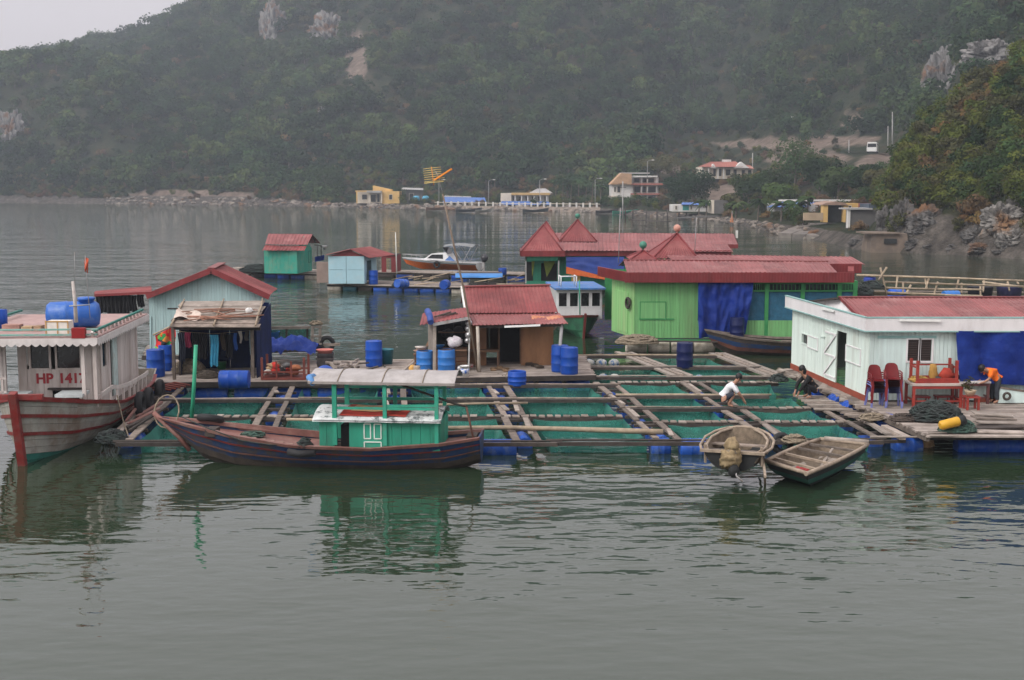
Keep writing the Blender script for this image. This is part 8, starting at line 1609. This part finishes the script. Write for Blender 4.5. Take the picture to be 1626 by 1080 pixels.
# slipway, sea wall, jetty
sw = thing('slipway', PY(1290, 365, 158), 'sloping concrete slipway before the boathouse', 'slipway')
for i in range(6): u0 = 1236 + i * 22; a, b = PY(u0, 370 + i * 1.6, 160 - i * 2.2), PY(u0 + 21, 371 + i * 1.6, 158 - i * 2.2); c, d = PY(u0 + 40 - i * 3, 354, 172 - i), PY(u0 + 60 - i * 3, 354, 170 - i); MB().hexa([a - V(0, 0, 1.5), b - V(0, 0, 1.5), d - V(0, 0, 1.5), c - V(0, 0, 1.5), a, b, d, c]).build('slab', mat('slip_concrete', (.17, .15, .13), .9, .2, .6, (.07, .065, .06), .4, .5, rand=.2), sw)
for nm, lb_, u0, v0, u1, v1 in (('sea_wall', 'stone sea wall with white posts before the village, left stretch', 690, 326, 800, 328), ('sea_wall', 'stone sea wall with white posts before the village, right stretch', 800, 328, 953, 329.5)):
    y0, y1 = shore_y(u0) + 3, shore_y(u1) + 3; a, b = PY(u0, v0, y0), PY(u1, v1, y1); t = thing(nm, (a + b) / 2, lb_, 'wall'); MB().hexa([V(a.x, a.y - 2.5, -.3), V(b.x, b.y - 2.5, -.3), V(b.x, b.y + .8, -.3), V(a.x, a.y + .8, -.3), V(a.x, a.y, a.z), V(b.x, b.y, b.z), V(b.x, b.y + .8, b.z), V(a.x, a.y + .8, a.z)]).build('stone_face', mat('sea_wall_stone', (.21, .17, .135), .95, .3, 1.2, (.1, .085, .07), .4, .9, bump=.15, bscale=1.5), t); n = round((u1 - u0) / 10.5)
    for k in range(n): p = a + (b - a) * ((k + .5) / n); MB().box(p.x - .22, p.y - .0, p.z, p.x + .22, p.y + .3, p.z + 1.1).build('post', WHT, t)
    MB().beam(a + V(0, .15, .8), b + V(0, .15, .8), .15, .12).build('rail', CRM, t)
jt = thing('jetty', P(1040, 350, .5), 'thin jetty on stakes off the village beach', 'jetty'); a, b = P(1003, 349, .6), P(1062, 352, .6); MB().beam(a, b, 1.0, .15).build('walk', WOODD, jt); MB().beam(P(1075, 346, 1.0), P(1140, 343, 1.4), 1.5, .25).build('walk', GRY, jt)
for u in (993, 1005, 1026, 1043, 1060, 1078, 1090, 1108): p = P(u, 350, -.3); MB().tube([p, p + V(0, 0, 2.3)], .12, 5).build('stake', WOODD, jt)
BM = [mat('skiff%d' % i, c, .7, .2, 1.5) for i, c in enumerate(((.3, .17, .12), (.05, .06, .07), (.35, .33, .3), (.04, .05, .05), (.03, .3, .2), (.06, .05, .05)))]
for i, (u, v, ln, l) in enumerate(((693, 333, 5.5, 'tan skiff beached left of the sea wall'), (744, 336, 6, 'dark skiff afloat below the blue roofed hall'), (768, 337, 4, 'pale skiff afloat right of the dark one'), (850, 336.5, 6, 'dark skiff below the colonnaded building'), (992, 339, 5.5, 'green upturned boat on the village beach'), (963, 338, 5, 'black boat pulled up at the end of the sea wall'))):
    p = P(u, v, .25); M = frame(p - V(ln / 2, 0, .25), .05); H = Hull(M, ln, 1.7, [(0, .8), (.5, .7), (1, 1.2)], [(0, 0), (1, .3)], [(0, .6), (.4, 1), (.8, .7), (1, .05)], .6, .3); t = thing('skiff', p, l, 'boat', 'boats on the far shore'); H.strake(.02, 1, 0, .1, 12).build('hull', BM[i], t); H.transom().build('transom', BM[i], t); H.floor(.4, .05, .95).build('inside', WOODD, t)
fg = thing('flag', P(1162, 358, 0), 'orange flag on a float off the right shore', 'flag'); p = P(1162, 358, 0); MB().tube([p - V(0, 0, .3), p + V(0, 0, 2.4)], .05, 5).build('staff', STEEL, fg); MB().prism([p + V(0, 0, 2.3), p + V(.25, 0, .5), p + V(-.3, 0, .5)], (0, .04, 0)).build('flag_cloth', fab('flagor', (.6, .2, .06)), fg)
# lamp posts and poles
for i, (u, v0, v1, l) in enumerate(((697, 286, 326, 'street lamp right of the blue roofed hall'), (776, 286, 324, 'street lamp left of the colonnaded building'), (857, 285, 326, 'street lamp before the colonnaded building'), (945, 284, 326, 'street lamp left of the three storey villa'), (1028, 255, 285, 'street lamp above the three storey villa'))):
    y = shore_y(u) + 7 if u < 1000 else 318; b, t_ = PY(u, v1, y), PY(u, v0 + 1.5, y); L = thing('street_lamp', b, l, 'street lamp', 'street lamps on the shore road'); MB().tube([b, t_], .11, 6, True, .07).build('post', STEEL, L); MB().tube([t_, t_ + V(.6, 0, .3), t_ + V(1.2, 0, .35)], .06, 5).build('arm', STEEL, L); MB().blob(t_ + V(1.4, 0, .33), (.4, .2, .13), 0, 1, 8, 6).build('lamp_head', WHT, L)
for u, v0, v1, y, l in ((1417, 178, 242, 300, 'tall concrete power pole beside the hill road'), (1410, 200, 242, 310, 'thinner pole just left of the tall power pole'), (1348, 222, 246, 320, 'short pole left of the bus'), (1195, 243, 270, 325, 'white pole right of the red roofed villa'), (1105, 292, 312, 290, 'white pole on the dirt slope below the villa'), (989, 288, 350, 250, 'tall wooden pole with a cross arm before the three storey villa')):
    b, t_ = PY(u, v1 + 3, y), PY(u, v0, y); L = thing('power_pole', b, l, 'pole', 'poles behind the shore'); MB().tube([b, t_], .16, 6, True, .11).build('post', GREYR, L)
    if v1 - v0 > 35: MB().beam(t_ + V(-.9, 0, -.5), t_ + V(.9, 0, -.5), .12, .12).build('cross_arm', WOODD, L); MB().beam(t_ + V(-.7, 0, -1.2), t_ + V(.7, 0, -1.2), .12, .12).build('cross_arm', WOODD, L)
# road with a bus
yb = 300; rp = [PY(1340, 241.5, 318), PY(1372, 246, yb), PY(1405, 250, 288), PY(1440, 256, 270), PY(1480, 262, 255)]; rv = []
for k, p in enumerate(rp): p = V(p.x, p.y, ground(p.x, p.y) + .35); rv += [p + V(-.5, -3.2, 0), p + V(.8, 3.2, .1)]
road = MB(); road.add(rv, [(2 * i, 2 * i + 2, 2 * i + 3, 2 * i + 1) for i in range(4)]); struct(road.build('road', mat('road_asphalt', (.16, .15, .145), .9, .15, .8)))
b = PY(1384, 246.5, 297); b.z = max(b.z, ground(b.x, b.y)); bus = thing('minibus', b, 'white minibus coming round the hill road', 'bus'); M = frame(b, -.34)
MB(M).prism([V(-1.15, 0, .45), V(1.15, 0, .45), V(1.15, 0, 1.5), V(1.0, 0, 2.6), V(-1.0, 0, 2.6), V(-1.15, 0, 1.5)], (0, 6, 0)).build('body', mat('bus_white', (.72, .72, .7), .4, .05, 2), bus); MB(M).prism([V(-1.0, -.05, 1.45), V(1.0, -.05, 1.45), V(.92, -.05, 2.25), V(-.92, -.05, 2.25)], (0, .06, 0)).build('windscreen', GLS, bus)
for s in (-1, 1): MB(M).box(s * .95 - .12, -.06, .8, s * .95 + .12, 0, 1.0).build('headlight', mat('lamp_glass', (.7, .7, .65), .2, .05, 3), bus); MB(M).lathe([(.001, -.12), (.36, -.12), (.42, -.06), (.42, .06), (.36, .12), (.001, .12)], 14, (s * 1.0, 1.1, .42), axis=(1, 0, 0)).build('wheel', RUBBER, bus); MB(M).lathe([(.001, -.12), (.36, -.12), (.42, -.06), (.42, .06), (.36, .12), (.001, .12)], 14, (s * 1.0, 4.6, .42), axis=(1, 0, 0)).build('wheel', RUBBER, bus); MB(M).box(s * 1.06 - .03, .5, 1.5, s * 1.06 + .03, 5.6, 2.15).build('side_window', GLS, bus)
p = hit(1252, 198, 250); tw = thing('small_gatehouse', p, 'tiny white structure high on the wooded slope', 'structure'); MB().box(p.x - 1.2, p.y - 1, p.z - 1, p.x - .7, p.y + 1, p.z + 2.6).build('pier', WHT, tw); MB().box(p.x + .7, p.y - 1, p.z - 1, p.x + 1.2, p.y + 1, p.z + 2.6).build('pier', WHT, tw); MB().box(p.x - 1.8, p.y - 1.1, p.z + 1.6, p.x + 1.5, p.y + 1.1, p.z + 2.1).build('lintel', WHT, tw)
# ------------------------------------------------------------------ individual trees and palms
def tree(u, v, y, h, rx, kind, label, seed, group='trees behind the shore', n=2200, leaf=.42):
    b = PY(u, v, y); b.z = max(.3, ground(b.x, b.y) - .2) if y < 600 else ground(b.x, b.y) - .2; t = thing('broadleaf_tree', b, label, 'tree', group); rg = random.Random(seed); zc = h * .62
    me = crown_mesh('crown', LEAF[kind], rx, h * .40, n, leaf, 9, seed, False, zc); o = bpy.data.objects.new('crown', me); COL.objects.link(o); o.parent = t
    tk = MB(frame(b, 0)); tk.tube([(0, 0, -.5), (.1, 0, h * .3), (.05, .1, h * .6)], rx * .07, 6, False, rx * .03)
    for k in range(4): a = rg.uniform(0, 6.3); tk.tube([(.05, 0, h * .3), (cos(a) * rx * .45, sin(a) * rx * .45, h * .7)], rx * .03, 5, False, rx * .01)
    tk.build('trunk', BARK, t)
for i, a in enumerate(((1262, 318, 262, 12, 5.5, 'mid', 'broad rounded tree right of the red roofed villa'), (1228, 325, 250, 7, 3.6, 'mid', 'smaller green tree left of the broad rounded tree'), (1240, 334, 215, 6, 3.2, 'light', 'light green tree behind the blue roofed shed'), (1300, 320, 240, 8, 4.5, 'dark', 'dark tree right of the broad rounded tree'), (1330, 322, 215, 6, 4, 'mid', 'green tree above the boathouse'), (1370, 322, 205, 5, 3.2, 'dark', 'dark tree right above the boathouse'), (1393, 318, 200, 4, 2.6, 'olive', 'olive tree at the foot of the road bend'), (1305, 300, 270, 5, 4, 'olive', 'olive bush on the dirt bank'), (1100, 320, 275, 9, 4.5, 'dark', 'dark tree right of the three storey villa'), (1078, 318, 285, 7, 4, 'dark', 'dark tree close to the villa balconies'), (1180, 318, 255, 6, 3.2, 'mid', 'green tree below the red roofed villa'), (1205, 312, 262, 6, 3, 'dark', 'dark tree on the dirt slope below the villa'), (1160, 330, 238, 4, 2.4, 'olive', 'olive bush right of the concrete block'), (1045, 262, 345, 7, 7, 'olive', 'wide olive mound of brush above the three storey villa'), (780, 318, 385, 8, 5, 'mid', 'green tree between the hall and the colonnaded building'), (900, 322, 350, 8, 4.6, 'dark', 'dark tree right of the colonnaded building'), (925, 322, 345, 7, 4, 'mid', 'green tree between the colonnaded building and the villa'), (690, 318, 395, 7, 4.5, 'dark', 'dark tree left of the blue roofed hall'), (520, 320, 395, 11, 7, 'mid', 'big spreading green tree left of the yellow house'), (640, 312, 405, 8, 5, 'dark', 'dark tree behind the grey shed'))): tree(a[0], a[1], a[2], a[3], a[4], a[5], a[6], 100 + i)
for i, (u, h, rx, l) in enumerate(((163, 7, 2.4, 'leftmost small tree standing out on the skyline'), (175, 9, 3, 'tall tree on the skyline left of the pair'), (192, 9, 3.8, 'widest round tree on the skyline'), (212, 9, 2, 'narrow pointed tree on the skyline'), (222, 8, 2.6, 'small tree right of the narrow skyline tree'), (250, 7, 3, 'low tree on the rising skyline'), (285, 6, 3.4, 'rightmost round tree on the rising skyline'), (116, 6, 3, 'tree on the near left crest'))):
    best = None                                   # highest sight line over this bearing = the crest
    for y in range(480, 800, 4):
        x = (u - CX) / F * y * .9925; vv_ = proj((x, y, ground(x, y)))[1]
        if best is None or vv_ < best[0]: best = (vv_, y)
    tree(u, best[0], best[1], h, rx, 'mid' if i % 2 else 'dark', l, 140 + i, 'trees on the skyline', 420, .7)
PALM = leafmat('palm_leaf', (.045, .075, .03))
def palm(u, v, y, h, label, seed):
    b = PY(u, v, y); b.z = ground(b.x, b.y) - .1; t = thing('palm_tree', b, label, 'palm', 'palms on the shore'); rg = random.Random(seed); M = frame(b, 0); MB(M).tube([(0, 0, -.3), (.1, 0, h * .5), (.2, .1, h)], .16, 6, False, .1).build('trunk', BARK, t); fr = MB(M)
    for k in range(15):
        a = rg.uniform(0, 6.28); e = rg.uniform(.1, 1.1); L_ = rg.uniform(1.6, 2.5); c = V(.2, .1, h); prev = None
        for s in range(7):
            q = s / 6; p = c + V(cos(a) * L_ * q * cos(e * (1 - q * .6)), sin(a) * L_ * q * cos(e * (1 - q * .6)), L_ * (sin(e) * q - .75 * q * q)); sd = V(-sin(a), cos(a), 0) * (.42 * sin(pi * min(1, q + .12)))
            cur = (p + sd - V(0, 0, .2), p, p - sd - V(0, 0, .2))
            if prev: fr.add([prev[0], prev[1], cur[1], cur[0], prev[2], cur[2]], [(0, 1, 2, 3), (1, 4, 5, 2)])
            prev = cur
    fr.build('fronds', PALM, t)
for i, (u, v, y, h, l) in enumerate(((785, 322, 378, 5, 'palm just left of the colonnaded building'), (882, 328, 352, 6, 'palm at the right end of the colonnaded building'), (893, 329, 348, 6.5, 'second palm right of the colonnaded building'), (906, 330, 342, 5.5, 'palm in the middle of the dark grove behind the sea wall'), (918, 330, 338, 6.5, 'tall palm in the dark grove behind the sea wall'), (930, 330, 333, 5.5, 'palm right of the tall grove palm'), (940, 331, 328, 6, 'palm at the right end of the sea wall'), (953, 331, 318, 5, 'last palm before the three storey villa'), (1109, 335, 240, 3.6, 'palm before the small white hut'), (1121, 335, 238, 3.4, 'palm right of the small white hut'), (1168, 342, 216, 3.2, 'low palm right of the concrete block'), (1203, 344, 200, 3, 'low palm left of the blue roofed shed'), (1262, 342, 182, 2.6, 'small palm before the blue roofed shed'), (1281, 340, 180, 3.2, 'small palm left of the boathouse wall'), (1240, 342, 185, 2.6, 'small palm on the bank by the blue roof'))): palm(u, v, y, h, l, 200 + i)
# ------------------------------------------------------------------ boulders of the headland and the shore
RK = [(1590, 352, 46, 40, 1, 'huge pale boulder at the right edge'), (1550, 378, 30, 26, 0, 'dark boulder left of the huge pale one'), (1610, 385, 40, 28, 1, 'pale boulder below the huge one'), (1470, 352, 40, 32, 0, 'big grey boulder under the orange shrubs'), (1432, 350, 26, 40, 0, 'upright grey rock beside the concrete store'), (1405, 355, 20, 34, 0, 'narrow dark rock right of the concrete store'), (1560, 398, 36, 14, 0, 'low dark rock at the water below the headland'), (1600, 404, 34, 12, 0, 'low wet rock at the far right waterline'), (1520, 398, 30, 12, 0, 'low rock in the middle of the headland waterline'), (1480, 394, 26, 12, 0, 'low rock right of the bunker waterline'), (1450, 390, 18, 14, 0, 'round rock just right of the bunker'), (1555, 300, 14, 16, 0, 'small rock poking out of the headland brush'), (1615, 330, 26, 26, 1, 'pale rock shoulder above the huge boulder'), (1360, 385, 20, 8, 0, 'flat rock left of the bunker'), (1460, 372, 30, 20, 0, 'grey boulder below the big grey one')]
for i, (u, v, w_, h_, pale, l) in enumerate(RK):
    p = hit(u, min(v + h_ * .35, 404), 95) or P(u, v, 0); s = p.y / F; c = PY(u, v, p.y + w_ * s * .25); tag(rock(c, (w_ * s * .72, w_ * s * .55, h_ * s * .8), 20 + i * 1.7, 30, 22, .6).build('boulder', ROCKL if pale else ROCKM), l, 'rock', 'boulders of the headland')
rg = random.Random(9); mb = MB()                                     # rubble nobody could count
for i in range(520):
    ub = rg.choice([rg.uniform(165, 560), rg.uniform(560, 950), rg.uniform(1000, 1300)]); of = rg.uniform(-.6, 5); y = shore_y(ub) + of; x = (ub - CX) / F * y * .9925; r = rg.uniform(.25, .9) * (1 if ub < 1000 else .6); mb.blob((x, y, max(0, ground(x, y)) + r * .15), (r * 1.2, r, r * .7), .5, 1.6, 7, 5, i)
stuff(mb.build('shore_rubble', rockmat('rubble', (.06, .055, .05), (.3, .26, .22), sc=.5, stretch=1)))
HAZE = .00048
# ------------------------------------------------------------------ haze
m_ = MB(); m_.box(-1000, -40, -3, 1000, 1150, 215)
hz = m_.build('haze', None); stuff(hz)
hm = bpy.data.materials.new('haze_air'); hm.use_nodes = True; nt = hm.node_tree; nt.nodes.clear()
pv = nt.nodes.new('ShaderNodeVolumePrincipled'); pv.inputs['Density'].default_value = HAZE; pv.inputs['Color'].default_value = (.78, .88, 1.0, 1); pv.inputs['Anisotropy'].default_value = .2
nt.links.new(pv.outputs[0], nt.nodes.new('ShaderNodeOutputMaterial').inputs['Volume']); hz.data.materials.append(hm)
